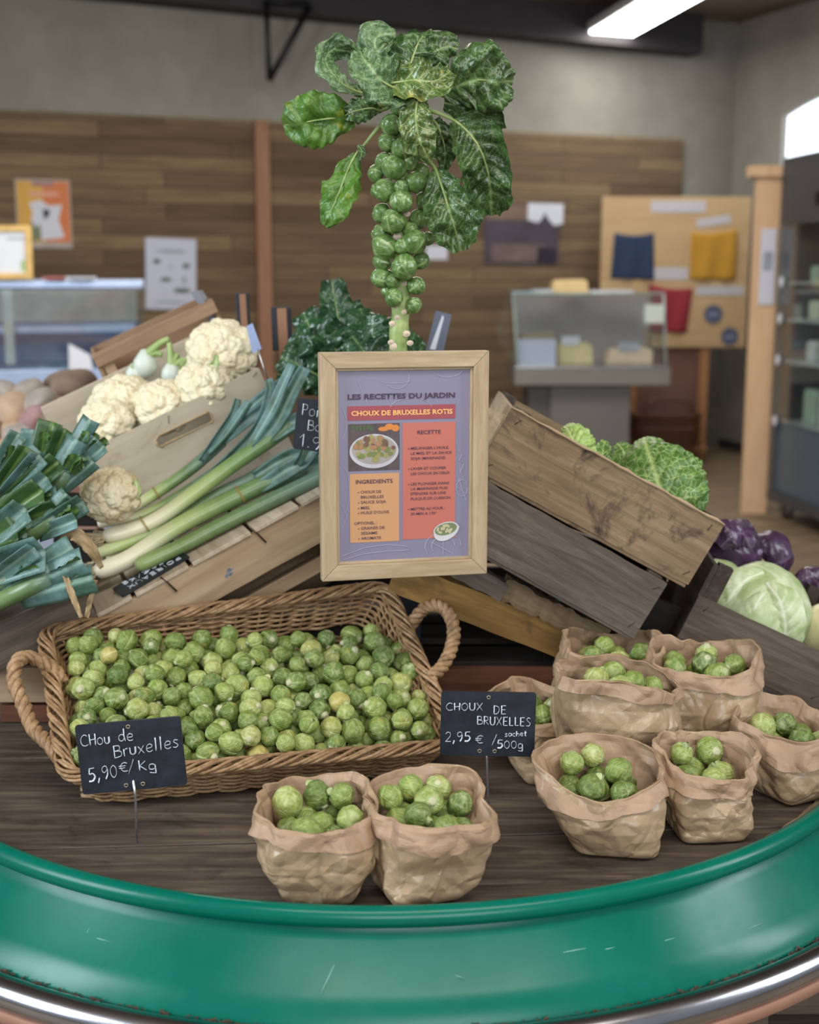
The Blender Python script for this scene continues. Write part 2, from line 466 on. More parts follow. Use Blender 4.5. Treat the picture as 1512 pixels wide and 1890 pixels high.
br.inputs['Row Height'].default_value = 0.105; br.inputs['Bias'].default_value = -0.1; br.offset = 0.37; br.squash_frequency = 3; br.squash = 1.4
t.link(cb.outputs[0], br.inputs['Vector'])
gv = t.new('ShaderNodeMapping'); gv.inputs['Scale'].default_value = (1.6, 1, 22); t.link(tc.outputs['Object'], gv.inputs[0])
g = t.noise(gv.outputs[0], 1.6, 6, 0.65)
c = t.mix(t.gray(g, 0.3, 0.75), br.outputs[0], t.mix(0.55, br.outputs[0], (66, 54, 42)))
c = t.mix(t.gray(t.noise(gv.outputs[0], 0.6, 6, 0.75), 0.45, 0.7), c, t.mix(0.6, c, (64, 50, 40)))
M_planks = t.out(c, 0.8, 0, 0.25)
t = NT('worn_floor'); v = t.coords((1, 3.2, 1))
c = t.ramp(t.noise(v, 2.6, 7, 0.7, 0.5), [(0.3, (74, 60, 46)), (0.5, (116, 98, 76)), (0.7, (150, 130, 104))])
t.bump(t.noise(v, 8, 5), 0.4, 0.01)
M_floor = t.out(c, 0.55, 0, 0.4)
M_ceil = wood('ceiling_boards', (134, 118, 100), (92, 76, 62), 'x', 0.25)
M_beam = plain('dark_beam', (46, 42, 44), 0.7, var=0.2, scale=4)
M_postwood = wood('orange_pine_post', (160, 122, 98), (132, 96, 74), 'z', 0.4)

m = MB(); m.box((-6, -3, -0.1), (7, 13, 0)); struct(m.build('floor', M_floor, smooth=False, M=Matrix()))
m = MB(); m.box((-3.4, 0, -0.1), (s_c + 0.3, 0.25, 3.62)); struct(m.build('wall_back', M_plaster, smooth=False, M=MWALL))
MR = Matrix(((WN.x, WD.x, 0, C0.x), (WN.y, WD.y, 0, C0.y), (0, 0, 1, 0), (0, 0, 0, 1)))   # x from the corner towards the viewer, +y outwards
def right_x(px): 
    q = PP(px, 300, C0, WD); return (q - C0).dot(WN)
wx0 = right_x(1441); wx1 = wx0 + 1.1
wz0 = PP(1447, 292, C0, WD).z - 0.35; wz1 = PP(1447, 214, C0, WD).z
m = MB()
m.box((-0.3, 0, -0.1), (wx0, 0.3, 3.62)); m.box((wx1, 0, -0.1), (9.6, 0.3, 3.62))
m.box((wx0, 0, -0.1), (wx1, 0.3, wz0))
NA = 40
for i in range(NA):                                   # shallow arch over the window
    a0, a1 = wx0 + (wx1 - wx0) * i / NA, wx0 + (wx1 - wx0) * (i + 1) / NA
    zz = wz1 + 0.10 * math.sin(math.pi * (i + 0.5) / NA)
    m.box((a0, 0, zz), (a1, 0.3, 3.62))
struct(m.build('wall_right', M_plaster, smooth=False, M=MR))
m = MB(); m.box((wx0, 0.05, wz0), (wx1, 0.07, wz1 + 0.12))
w = struct(m.build('window_1', mat_emit('daylight_pane', (225, 235, 250), 1.5), smooth=False, M=MR))
m = MB()
m.box((wx0, 0.02, wz0 - 0.03), (wx1, 0.05, wz0 + 0.03))
fo = m.build('window_frame', M_paper, w, world=False, smooth=False)
m = MB(); m.box((-6, -0.2, 3.36), (7, 13, 3.6)); struct(m.build('ceiling', M_ceil, smooth=False, M=Matrix()))
zb = PW(1262, 97, 0.2).z
sb = wall_s(1268, 90); zl = zb + 0.20
m = MB(); m.prism([(-3.4, zl), (sb, zb), (sb, 3.42), (-3.4, 3.42)], -0.22, 0.0); struct(m.build('trim_1', M_beam, smooth=False, M=MWALL))
zp = PW(1250, 256, 0.03).z
m = MB(); m.box((-3.4, -0.03, 0), (wall_s(1250), 0.0, zp)); struct(m.build('trim_2', M_planks, smooth=False, M=MWALL))
s0, s1 = wall_s(471), wall_s(496)
m = MB(); m.box((s0, -0.09, 0), (s1, -0.03, zp)); struct(m.build('trim_3', M_postwood, smooth=False, M=MWALL))
# baseboard of the right wall
m = MB(); m.box((0, -0.02, 0), (3.0, 0, 0.07)); struct(m.build('baseboard_right', M_beam, smooth=False, M=MR))

# ------------------------------------------------------------------ round table
TC = V((-0.039, 2.09, 0)); TZ = 0.690
table = thing('round_table', 'big round display table with plank top and green metal skirt', 'table', Matrix.Translation(TC))
def ring_pts(R, z, n=160): return [TC + V((R * math.cos(2*math.pi*i/n), R * math.sin(2*math.pi*i/n), z)) for i in range(n)]
edges = [-0.80, -0.655, -0.52, -0.36, -0.20, -0.045, 0.12, 0.29, 0.46, 0.62, 0.80]
RI = 0.742
ang = math.radians(4)
for i, (a, b) in enumerate(zip(edges, edges[1:])):
    a2, b2 = max(a + 0.0015, -RI + 0.002), min(b - 0.0015, RI - 0.002)
    if b2 <= a2: continue
    top = []; bot = []
    n = 26
    poly = [(math.sqrt(max(RI*RI - y*y, 0)), y) for y in np.linspace(a2, b2, n)] + [(-math.sqrt(max(RI*RI - y*y, 0)), y) for y in np.linspace(b2, a2, n)]
    dz = rnd.uniform(-0.0015, 0.0005)
    R_ = Matrix.Rotation(ang, 4, 'Z')
    vs = [TC + R_ @ V((x, y, TZ + dz)) for x, y in poly] + [TC + R_ @ V((x, y, TZ - 0.03)) for x, y in poly]
    N = len(poly)
    m = MB(); m.add(vs, [tuple(range(N)), tuple(range(2*N-1, N-1, -1))] + [(k, k+N, (k+1) % N + N, (k+1) % N) for k in range(N)])
    m.build('table_plank', M_top, table, smooth=False, bevel=0.002)
m = MB()
m.grid([[TC + V((r * math.cos(math.radians(a)), r * math.sin(math.radians(a)), z)) for a in np.linspace(-62, -33, 24)] for r, z in ((.744, TZ + .002), (.722, TZ + .002), (.718, TZ - .001))])
m.v = [(x + (0.012 * math.sin(i * .9) if 24 <= i else 0) * .3, y, z) for i, (x, y, z) in enumerate(m.v)]
m.build('edge_strip', wood('pale_edge_strip', (168, 150, 124), (120, 104, 84), 'x', 1.0), table, smooth=False)
m = MB(); m.tube(ring_pts(0.749, 0.700), 0.0125, 16, closed=True)
m.build('rim', M_green, table)
prof = [(0.748, 0.694), (0.752, 0.683), (0.758, 0.676), (0.800, 0.635), (0.828, 0.612), (0.828, 0.606), (0.75, 0.672), (0.742, 0.685)]
m = MB(); m.grid([[TC + V((r * math.cos(2*math.pi*k/160), r * math.sin(2*math.pi*k/160), z)) for k in range(160)] for r, z in prof], closed=True)
skirt = m.build('skirt', M_green, table)
m = MB()
for px, py, dx, dy in ((160, 1722, 14, -24), (165, 1728, 38, 10), (1040, 1758, 42, -8), (1110, 1754, 26, -6), (1215, 1740, 30, -9), (1205, 1712, 18, -32), (1350, 1650, 50, 4), (1340, 1790, 40, -14), (1480, 1620, 30, -50), (1380, 1715, 30, -12), (1345, 1770, 60, 10), (820, 1850, 30, 20), (840, 1800, 16, 6), (575, 1730, -3, 16), (620, 1775, -28, 60)):
    def sk(px, py):
        d = ray(px, py); o = EYE - TC                            # cone r = 0.758 + k (0.676 - z)
        best = None
        for i in range(400):
            tt = 0.9 + i * 0.003; q = EYE + d * tt
            r = math.hypot(q.x - TC.x, q.y - TC.y)
            rr = 0.758 + (0.676 - q.z) * 1.07
            if r <= rr + 0.0008: return q
        return q
    a, b = sk(px, py), sk(px + dx, py + dy)
    m.tube([a, a.lerp(b, .5), b], [0.0004, 0.0008, 0.0004], 5)
m.build('scratches', M_scratch, skirt)
m = MB(); m.tube(ring_pts(0.846, 0.600), 0.0185, 18, closed=True)
m.build('rail', M_steel, table)
M_peach = plain('peach_paint', (186, 140, 118), 0.6, var=0.06)
m = MB()
profp = [(0.862, 0.586), (0.862, 0.572), (0.70, 0.55), (0.70, 0.566), (0.862, 0.586)]
m.grid([[TC + V((r * math.cos(2*math.pi*k/120), r * math.sin(2*math.pi*k/120), z)) for k in range(120)] for r, z in profp], closed=True)
m.build('lower_ring', M_peach, table)
for a in (-125, -55, 55, 125):
    c = TC + V((0.62 * math.cos(math.radians(a)), 0.62 * math.sin(math.radians(a)), 0))
    m = MB(); m.box((-0.05, -0.05, 0), (0.05, 0.05, 0.66), Matrix.Translation(c) @ Matrix.Rotation(math.radians(a), 4, 'Z'))
    m.build('leg', M_peach, table, smooth=False, bevel=0.004)
# dirt along the rail
m = MB()
r2 = random.Random(3)
for i in range(700):
    a = math.radians(r2.uniform(-150, -30)); R = 0.829 + r2.uniform(0, 0.004); s = r2.uniform(0.0005, 0.0013) * r2.choice((1, 1, 1, 2))
    c = TC + V((R * math.cos(a), R * math.sin(a), 0.611 + r2.uniform(0, 0.004)))
    q = Matrix.Translation(c) @ Matrix.Rotation(a + r2.uniform(-.6, .6), 4, 'Z') @ Matrix.Rotation(r2.uniform(-.5, .5), 4, 'X')
    m.box((-s * .5, -s * 1.6, -s * .4), (s * .5, s * 1.6, s * .4), q)
o = m.build('debris', plain('dry_debris', (74, 62, 46), 0.9, var=0.3, scale=90), table, smooth=False); o['kind'] = 'stuff'


# ------------------------------------------------------------------ crates and boards under the vegetables
def frame_from(A, B):
    """matrix with origin A, x along A->B, y horizontal away, z up across"""
    u = (B - A).normalized(); v = V((0, 0, 1)).cross(u).normalized(); w = u.cross(v)
    return Matrix(((u.x, v.x, w.x, A.x), (u.y, v.y, w.y, A.y), (u.z, v.z, w.z, A.z), (0, 0, 0, 1))), (B - A).length
def rough_board(a, b, seed=0, jag=0.0, n=14):
    """a plank box with slightly uneven edges, along x"""
    r = random.Random(seed); m = MB()
    x0, y0, z0 = a; x1, y1, z1 = b
    rows = []
    for i in range(n + 1):
        x = x0 + (x1 - x0) * i / n
        j = [r.uniform(-1, 1) * jag for _ in range(4)]
        rows.append([V((x, y0 + j[0]*.3, z0 + j[0])), V((x, y1 + j[1]*.3, z0 + j[1])), V((x, y1 + j[2]*.3, z1 + j[2])), V((x, y0 + j[3]*.3, z1 + j[3]))])
    m.grid(rows, closed=True)
    b = len(m.v); m.f.append((3, 2, 1, 0)); m.f.append((b-4, b-3, b-2, b-1))
    return m
def staple(mb, x, z, y, ang=0.0, L=0.012):
    c, s = math.cos(ang), math.sin(ang)
    mb.tube([V((x - c*L/2, y, z - s*L/2)), V((x + c*L/2, y, z + s*L/2))], 0.0007, 5)
def crate(name, label, A, B, H, D, mats, th=0.007, end_up=0.0, group=None, slats=4, posts=True, endmat=None, dy=0):
    Mx, L = frame_from(A, B)
    T = thing(name, label, 'crate', Mx, group)
    side, cross = mats
    rough_board((0, 0, -H), (L, th, 0), 1 + len(label), 0.0007).build('side_board', side, T, world=False, smooth=False)
    rough_board((0, D - th, -H), (L, D, 0), 2 + len(label), 0.0007).build('side_board', side, T, world=False, smooth=False)
    for x in (0.0, L - th):
        m = MB(); m.box((x, th, -H), (x + th, D - th, end_up)); m.build('end_board', endmat or cross, T, world=False, smooth=False, bevel=0.001)
    for i in range(slats):
        w = (D - 0.004) / slats
        m = MB(); m.box((0.002, 0.002 + i * w, -H - 0.006), (L - 0.002, 0.002 + i * w + w * 0.86, -H)); m.build('bottom_slat', side, T, world=False, smooth=False, bevel=0.001)
    if posts:
        for x, sx in ((th, 1), (L - th, -1)):
            for y, sy in ((th, 1), (D - th, -1)):
                m = MB(); m.prism([(x, -H), (x + sx * 0.024, -H), (x + sx * 0.024, end_up + 0.004), (x, end_up + 0.004)], y, y + sy * 0.02)
                m.build('corner_post', cross, T, world=False, smooth=False, bevel=0.001)
    m = MB()
    r = random.Random(len(label))
    for x in (0.016, L - 0.016):
        for z in (-0.014, -H + 0.016): staple(m, x + r.uniform(-.004, .004), z, -0.0004, r.uniform(0.6, 1.5))
    m.build('staple', M_nail, T, world=False)
    return T, Mx, L

# base: long low crate frame standing on the table, carrying the back of the basket
Ybase = 1.985
MB_ = Matrix.Translation(V((0, Ybase + .02, TZ)))
base = thing('base_crate', 'long low slatted wooden base standing on the table behind the wicker basket', 'crate', MB_)
XL, XR = -0.66, 0.30
bx('lower_slat', M_red, (XL, 0, 0.001), (XR, 0.018, 0.030), base, world=False)
bx('upper_slat', M_pale_x, (XL, -0.004, 0.036), (-0.20, 0.014, 0.094), base, world=False)
rough_board((-0.19, -0.004, 0.036), (XR, 0.014, 0.092), 5, 0.0008).build('upper_slat', M_red, base, world=False, smooth=False)
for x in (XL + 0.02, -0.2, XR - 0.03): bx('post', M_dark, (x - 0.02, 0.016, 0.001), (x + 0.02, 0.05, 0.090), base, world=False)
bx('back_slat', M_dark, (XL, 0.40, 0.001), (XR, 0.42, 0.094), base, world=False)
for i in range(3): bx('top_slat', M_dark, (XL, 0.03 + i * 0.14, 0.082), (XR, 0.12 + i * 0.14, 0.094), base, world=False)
# stepped stand; its near-black back boards are added to darken the right-hand gap
stand = thing('stepped_stand', 'wooden stand beneath the sloping crates with dark boards added for shade', 'stand', Matrix.Translation(V((-0.04, 2.42, TZ))))
for i, z in enumerate((0.115, 0.185, 0.255)): bx('shade_board', M_dark, (-0.62, -0.06 - 0.0 * i, z), (0.52, -0.045, z + 0.062), stand, world=False)
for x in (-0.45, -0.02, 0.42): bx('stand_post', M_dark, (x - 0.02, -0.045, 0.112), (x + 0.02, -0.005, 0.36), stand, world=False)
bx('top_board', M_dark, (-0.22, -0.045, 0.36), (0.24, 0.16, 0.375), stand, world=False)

# left: sloping slatted tray that carries the leeks
A, B = P(176, 1134, 1.99), P(596, 906, 2.11)
Mx, L = frame_from(A, B)
tray = thing('slatted_tray', 'sloping pale slatted tray carrying the leeks behind the basket', 'tray', Mx)
TRAY = Mx; TRAYL = L + 0.02
HB = 0.076; DT = 0.19
rough_board((-0.02, 0, -HB), (TRAYL, 0.012, -0.007), 3, 0.0006).build('side_rail', M_pale_x, tray, world=False, smooth=False)
rough_board((-0.02, DT - 0.012, -HB), (TRAYL, DT, -0.007), 4, 0.0006).build('side_rail', M_pale_x, tray, world=False, smooth=False)
x = -0.02
i = 0
while x < TRAYL - 0.03:
    w = 0.094 + 0.012 * ((i * 7) % 3 - 1)
    m = MB(); m.box((x, -0.004, -0.007), (min(x + w, TRAYL), DT + 0.003, 0.0)); m.build('slat', M_pale_y, tray, world=False, smooth=False, bevel=0.001); x += w + 0.007; i += 1
m = MB()
for px, py in ((311, 1078), (487, 996)):
    m = MB(); q = Mx.inverted() @ P(px, py, 2.03); xx = q.x
    m.tube([V((xx - 0.006, -0.003, 0.004)), V((xx, -0.003, -0.010)), V((xx + 0.006, -0.003, -0.030))], 0.0017, 6)
    m.build('nail', M_nail, tray, world=False)
m = MB()
q = Mx.inverted() @ P(432, 1075, 2.06)
r3 = random.Random(5)
for k in range(7):
    a = V((q.x + r3.uniform(-.006, .006), -0.0005, -0.045 + r3.uniform(-.006, .006)))
    m.disc(a, (r3.uniform(.002, .006), 0, .001), (0, 0, r3.uniform(.001, .003)), 8)
m.build('sticker_remnant', plain('blue_grey_paper', (120, 128, 146), 0.8, var=0.3, scale=300), tray, world=False, smooth=False)
bx('lower_rail', M_pale_x, (0.02, 0.02, -HB - 0.052), (TRAYL, 0.034, -HB - 0.027), tray, world=False)
bx('underside_board', M_bark, (-0.01, 0.06, -HB - 0.09), (TRAYL, 0.075, -HB + 0.01), tray, world=False)

# left edge: grey crate under the cut leek tops
A, B = P(-90, 1198, 1.90), P(152, 1083, 1.96)
lc, LCM, LCL = crate('leek_crate', 'grey weathered crate holding the cut leek tops at the left edge', A, B, 0.062, 0.30, (M_crate_b, M_crate_y), th=0.012)
lc['label'] = 'grey weathered crate holding the cut leek tops at the left edge'

# cauliflower crate
A, B = P(164, 833, 2.22), P(478, 679, 2.36)
Mx, L = frame_from(A, B); CAUM = Mx; CAUL = L
cc = thing('cauliflower_crate', 'pale plywood crate with a hand slot, full of cauliflowers', 'crate', Mx)
H, D = 0.165, 0.30
s0, s1 = L * 0.36, L * 0.63; zt, zb_ = -0.030, -0.050
m = MB()
poly_out = [(0.0, -H), (L, -H), (L, 0), (0.0, 0)]
slot = []
for k in range(9):
    a = math.pi / 2 + math.pi * k / 8; slot.append((s0 + 0.010 * math.cos(a), (zt + zb_) / 2 + 0.010 * math.sin(a)))
for k in range(9):
    a = -math.pi / 2 + math.pi * k / 8; slot.append((s1 + 0.010 * math.cos(a), (zt + zb_) / 2 + 0.010 * math.sin(a)))
r4 = random.Random(11)
slot = [(x + r4.uniform(-.0015, .0015), z + r4.uniform(-.0018, .0018)) for x, z in slot]
def panel_with_hole(mb, outer, hole, y0, y1):
    """outer: rectangle; hole: loop; bridges them as quads after resampling the rectangle by angle"""
    cx = sum(p[0] for p in hole) / len(hole); cz = sum(p[1] for p in hole) / len(hole)
    x0, x1 = min(p[0] for p in outer), max(p[0] for p in outer); z0, z1 = min(p[1] for p in outer), max(p[1] for p in outer)
    def hit(dx, dz):
        t = 1e9
        if dx > 1e-9: t = min(t, (x1 - cx) / dx)
        if dx < -1e-9: t = min(t, (x0 - cx) / dx)
        if dz > 1e-9: t = min(t, (z1 - cz) / dz)
        if dz < -1e-9: t = min(t, (z0 - cz) / dz)
        return (cx + dx * t, cz + dz * t)
    hole = sorted(hole, key=lambda p: math.atan2(p[1] - cz, p[0] - cx))
    angs = [math.atan2(p[1] - cz, p[0] - cx) for p in hole]
    for corner in ((x0, z0), (x1, z0), (x1, z1), (x0, z1)):
        ca = math.atan2(corner[1] - cz, corner[0] - cx)
        k = min(range(len(angs)), key=lambda i: abs(angs[i] - ca)); angs[k] = ca
    o = [hit(math.cos(a), math.sin(a)) for a in angs]
    n = len(hole)
    rows = [[V((p[0], y, p[1])) for p in loop] for y, loop in ((y0, o), (y0, hole), (y1, hole), (y1, o), (y0, o))]
    mb.grid(rows, closed=True)
panel_with_hole(m, poly_out, slot, 0, 0.006)
m.build('side_board', M_ply, cc, world=False, smooth=False)
bx('side_board', M_ply, (0, D - 0.006, -H), (L, D, 0.055), cc, world=False)
for x in (0.0, L - 0.006): bx('end_board', M_whiteend, (x, 0.006, -H), (x + 0.006, D - 0.006, 0.0), cc, world=False)
bx('bottom_board', M_ply, (0, 0, -H - 0.006), (L, D, -H), cc, world=False)
m = MB()
staple(m, L * .44, -0.012, -0.0006, 1.2, 0.014); staple(m, L - 0.012, -0.008, -0.0006, 0.4, 0.012)
m.build('staple', M_nail, cc, world=False)
m = MB()                                   # torn wood around the slot
rim = [V((x, -0.0008, z)) for x, z in slot]
m.tube([rim[i] for i in range(len(rim))], [0.0012 + 0.0008 * ((i * 5) % 3) for i in range(len(rim))], 6, closed=True)
m.build('torn_edge', M_straw, cc, world=False)

# crate behind it
A, B = P(168, 655, 2.66), P(392, 551, 2.72)
Mx, L = frame_from(A, B); FENM = Mx; FENL = L
fc = thing('fennel_crate', 'low brown crate rising behind the cauliflowers, out of focus', 'crate', Mx)
M_rearcrate = wood('rear_crate_brown', (176, 146, 116), (126, 98, 76), 'x', 0.6)
bx('side_board', M_rearcrate, (0, 0, -0.095), (L, 0.008, -0.052), fc, world=False)
bx('side_board', M_rearcrate, (0, 0, -0.030), (L, 0.008, 0.0), fc, world=False)
bx('side_board', M_rearcrate, (0, 0.262, -0.10), (L, 0.27, 0.0), fc, world=False)
for x in (0.0, L - 0.008): bx('end_board', M_rearcrate, (x, 0.008, -0.10), (x + 0.008, 0.262, 0.0), fc, world=False)
bx('corner_post', M_pale_x, (0.012, 0.010, -0.10), (0.034, 0.03, -0.004), fc, world=False)
bx('bottom_board', M_rearcrate, (0, 0, -0.106), (L, 0.27, -0.10), fc, world=False)

# right: two stacked sloping crates, the beam, the offcuts, the cabbage crate
A, B = P(945, 753, 1.95), P(1337, 969, 1.95)
uc, UCM, UCL = crate('savoy_crate', 'brown stained wooden crate of savoy cabbage, upper one of the sloping pair', A, B, 0.108, 0.30, (M_crate_a, M_crate_y), th=0.008, endmat=M_whiteend)
# peeled edge lying along the top edge and the lower edge of the upper crate
m = MB()
r5 = random.Random(9)
pts = [V((UCL * i / 24, -0.002 + r5.uniform(-.001, .001), 0.001 + r5.uniform(-.0008, .0012))) for i in range(25)]
m.tube(pts, [0.0022 + r5.uniform(-.0008, .001) for _ in pts], 6)
m.build('splintered_edge', M_pale_x, uc, world=False)
m = MB()
pts = [V((UCL * (0.02 + 0.55 * i / 16), -0.004 - 0.004 * math.sin(i / 16 * 3.1), -0.112 - 0.010 * math.sin(math.pi * i / 16))) for i in range(17)]
m.tube(pts, 0.0022, 6)
m.build('split_veneer', M_crate_c, uc, world=False)
A, B = P(868, 872, 1.935), P(1232, 1078, 1.935)
lc2, LC2M, LC2L = crate('grey_crate', 'grey weathered crate, lower one of the sloping pair right of the frame', A, B, 0.098, 0.30, (M_crate_c, M_crate_y), th=0.009)
A, B = P(1290, 1100, 1.99), P(1560, 1224, 1.97)
wc, WCM, WCL = crate('cabbage_crate', 'greyish crate of white cabbages tilted at the right edge', A, B, 0.086, 0.27, (M_crate_b, M_crate_y), th=0.009, end_up=0.055)
A, B = P(770, 1048, 2.02), P(1168, 1208, 2.00)
Mx, L = frame_from(A, B)
ym = rough_board((-0.03, 0, -0.052), (L + 0.02, 0.05, 0.0), 8, 0.001)
o = ym.build('sloping_beam', M_yellow, None, smooth=False, M=Mx)
tag(o, 'yellowish wooden beam sloping under the grey crate behind the bags', 'beam')
A, B = P(938, 1068, 1.97), P(1128, 1164, 1.97)
Mx, L = frame_from(A, B)
o = rough_board((0, 0, -0.034), (L, 0.035, 0.0), 12, 0.0032, 18).build('wood_offcut', M_bark, None, smooth=False, M=Mx)
tag(o, 'rough bark-edged offcut wedged between the grey crate and yellow beam', 'wood')
A, B = P(850, 1032, 1.965), P(940, 1080, 1.965)
Mx, L = frame_from(A, B)
o = rough_board((0, 0, -0.030), (L, 0.035, 0.0), 13, 0.0015, 8).build('wood_block', M_crate_c, None, smooth=False, M=Mx)
tag(o, 'short dark wood block beside the lower right corner of the recipe frame', 'wood')
# side crate standing behind the right end of the cabbage crate / dark plank between
A, B = P(1185, 1090, 2.06), P(1330, 1160, 2.06)
Mx, L = frame_from(A, B)
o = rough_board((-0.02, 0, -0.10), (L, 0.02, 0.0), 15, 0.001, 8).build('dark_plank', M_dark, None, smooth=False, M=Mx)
tag(o, 'dark plank filling the gap between the grey crate and cabbage crate', 'plank')
A, B = P(1030, 1160, 2.03), P(1250, 1235, 2.03)
Mx, L = frame_from(A, B)
o = rough_board((0, 0, -0.026), (L, 0.03, 0.0), 16, 0.0015, 8).build('splintered_lath', M_crate_b, None, smooth=False, M=Mx)
tag(o, 'splintered grey lath below the grey crate just above the bags', 'wood')
# upper rear crate corner seen over the frame's right shoulder
A, B = P(872, 712, 2.30), P(962, 768, 2.30)
Mx, L = frame_from(A, B)
rail_pts = [(MW[stand.name].inverted() @ Mx) @ V(c) for c in ((-.03, 0, 0), (L, 0, 0))]
rough_board((-0.03, 0, -0.026), (L, 0.012, 0.0), 17, 0.0012, 8)
mm_ = rough_board((-0.03, 0, -0.026), (L, 0.012, 0.0), 17, 0.0012, 8); mm_.v = [tuple(Mx @ V(v)) for v in mm_.v]; mm_.build('sloping_rail', M_crate_a, stand, smooth=False)
bx('rail_post', M_dark, (rail_pts[1].x - .03, rail_pts[1].y + .012, 0.36), (rail_pts[1].x - .005, rail_pts[1].y + .03, rail_pts[1].z - .006), stand, world=False)
A, B = P(862, 742, 1.99), P(938, 768, 1.985)
Mx, L = frame_from(A, B)
o = rough_board((-0.01, 0, -0.092), (L, 0.008, 0.0), 18, 0.0012, 8).build('pale_crate_end', M_whiteend, None, smooth=False, M=Mx)
tag(o, 'pale whitewashed board at the upper left end of the savoy crate', 'board')

# ------------------------------------------------------------------ recipe frame on its post
FY = 1.82
TLf, BLf, TRf = P(585, 651, FY - .012), P(595, 1074, FY - .012), P(899, 645, FY + .04)
wv = V((TRf.x - TLf.x, TRf.y - TLf.y, 0)); FWID = wv.length; xv = wv.normalized()
yaw = math.atan2(xv.y, xv.x); FHT = TLf.z - BLf.z
MF = Matrix.Translation(V((BLf.x, BLf.y, BLf.z))) @ Matrix.Rotation(yaw, 4, 'Z')
frame = thing('picture_frame', 'pale wooden picture frame with a printed sprout recipe, standing mid-picture', 'picture frame', MF)
fw, fd = 0.0225, 0.018
lip = 0.004
def rail(poly, axis):
    m = MB()
    return m
W_, H_ = FWID, FHT
m = MB()   # mitred left/right uprights and top/bottom rails
def mitre(o, i, y0, y1, yi):
    # o: outer two points, i: inner two points (x,z)
    vs = [V((o[0][0], y0, o[0][1])), V((o[1][0], y0, o[1][1])), V((i[1][0], y0, i[1][1])), V((i[0][0], y0, i[0][1])),
          V((o[0][0], y1, o[0][1])), V((o[1][0], y1, o[1][1])), V((i[1][0], y1, i[1][1])), V((i[0][0], y1, i[0][1]))]
    mm = MB(); mm.add(vs, [(0,1,2,3), (7,6,5,4), (0,4,5,1), (1,5,6,2), (2,6,7,3), (3,7,4,0)]); return mm
O = [(0, 0), (W_, 0), (W_, H_), (0, H_)]; I = [(fw, fw), (W_ - fw, fw), (W_ - fw, H_ - fw), (fw, H_ - fw)]
J = [(fw + lip, fw + lip), (W_ - fw - lip, fw + lip), (W_ - fw - lip, H_ - fw - lip), (fw + lip, H_ - fw - lip)]
for k in range(4):
    a, b = k, (k + 1) % 4
    o = mitre([O[a], O[b]], [I[a], I[b]], 0.0, fd, 0).build('frame_rail', M_frame if k % 2 == 0 else M_frame_v, frame, world=False, smooth=False, bevel=0.0012)
    o2 = mitre([I[a], I[b]], [J[a], J[b]], 0.005, fd, 0).build('inner_lip', M_frame if k % 2 == 0 else M_frame_v, o, world=False, smooth=False, bevel=0.0006)
M_backb = plain('frame_backing', (60, 52, 46), 0.9)
bx('backing', M_backb, (0.006, fd - 0.006, 0.006), (W_ - 0.006, fd - 0.002, H_ - 0.006), frame, world=False)
# poster
PX0, PZ0, PW_, PH_ = fw - 0.001, fw - 0.001, W_ - 2 * fw + 0.002, H_ - 2 * fw + 0.002
m = MB(); m.box((PX0, fd - 0.0095, PZ0), (PX0 + PW_, fd - 0.007, PZ0 + PH_))
poster = m.build('poster', plain('lilac_poster_paper', (126, 121, 142), 0.4, var=0.03, scale=4), frame, world=False, smooth=False)
yq = fd - 0.0097
def ux(u): return fw + lip + u * (W_ - 2 * fw - 2 * lip)
def vz(v): return H_ - fw - lip - v * (H_ - 2 * fw - 2 * lip)
def rect(name, mat, u0, u1, v0, v1, lift=0.0, parent=None):
    m = MB(); m.box((ux(u0), yq - 0.0004 - lift, vz(v1)), (ux(u1), yq - lift, vz(v0)))
    return m.build(name, mat, parent or poster, world=False, smooth=False)
M_band = plain('red_band', (150, 66, 74), 0.5, var=0.02); M_orange = plain('orange_panel', (182, 102, 86), 0.5, var=0.02)
M_yell = plain('apricot_panel', (192, 142, 98), 0.5, var=0.02); M_ink = plain('plum_ink', (66, 42, 66), 0.6, var=0.02)
M_inkl = plain('apricot_ink', (232, 178, 108), 0.6, var=0.02); M_line = plain('pale_line_ink', (172, 166, 188), 0.6, var=0.02)
rect('title_band', M_band, .07, .89, .182, .256)
rect('recipe_panel', M_orange, .485, .892, .274, .896)
rect('ingredients_panel', M_yell, .082, .458, .536, .902)
TEXTS = []
def text(name, body, parent, M, size=1.0, width=None, mat=None, bold=0.0, align='LEFT', height=None):
    cu = bpy.data.curves.new(name, 'FONT'); cu.body = body; cu.size = 1.0; cu.align_x = align
    cu.offset = bold; cu.fill_mode = 'FRONT'; cu.resolution_u = 2
    cu.materials.append(mat)
    o = bpy.data.objects.new(name, cu); COL.objects.link(o)
    o.parent = parent
    TEXTS.append((o, M, width, height if height else size))
    return o
RX = Matrix.Rotation(math.pi / 2, 4, 'X')          # text in the x-z plane, facing -y
def ptext(name, body, u0, u1, v, cap, mat=M_ink, bold=0.018, lift=0.0009):
    """text whose baseline is at v, spanning u0..u1, capital height cap (in v)"""
    text(name, body, poster, Matrix.Translation(V((ux(u0), yq - lift, vz(v)))) @ RX, width=ux(u1) - ux(u0), mat=mat, bold=bold, height=cap * (H_ - 2*fw - 2*lip))
ptext('title_lettering', 'LES RECETTES DU JARDIN', .072, .886, .146, .027, bold=0.03)
ptext('band_lettering', 'CHOUX DE BRUXELLES ROTIS', .098, .868, .231, .025, M_inkl, 0.03)
ptext('recipe_heading', 'RECETTE', .598, .778, .335, .020)
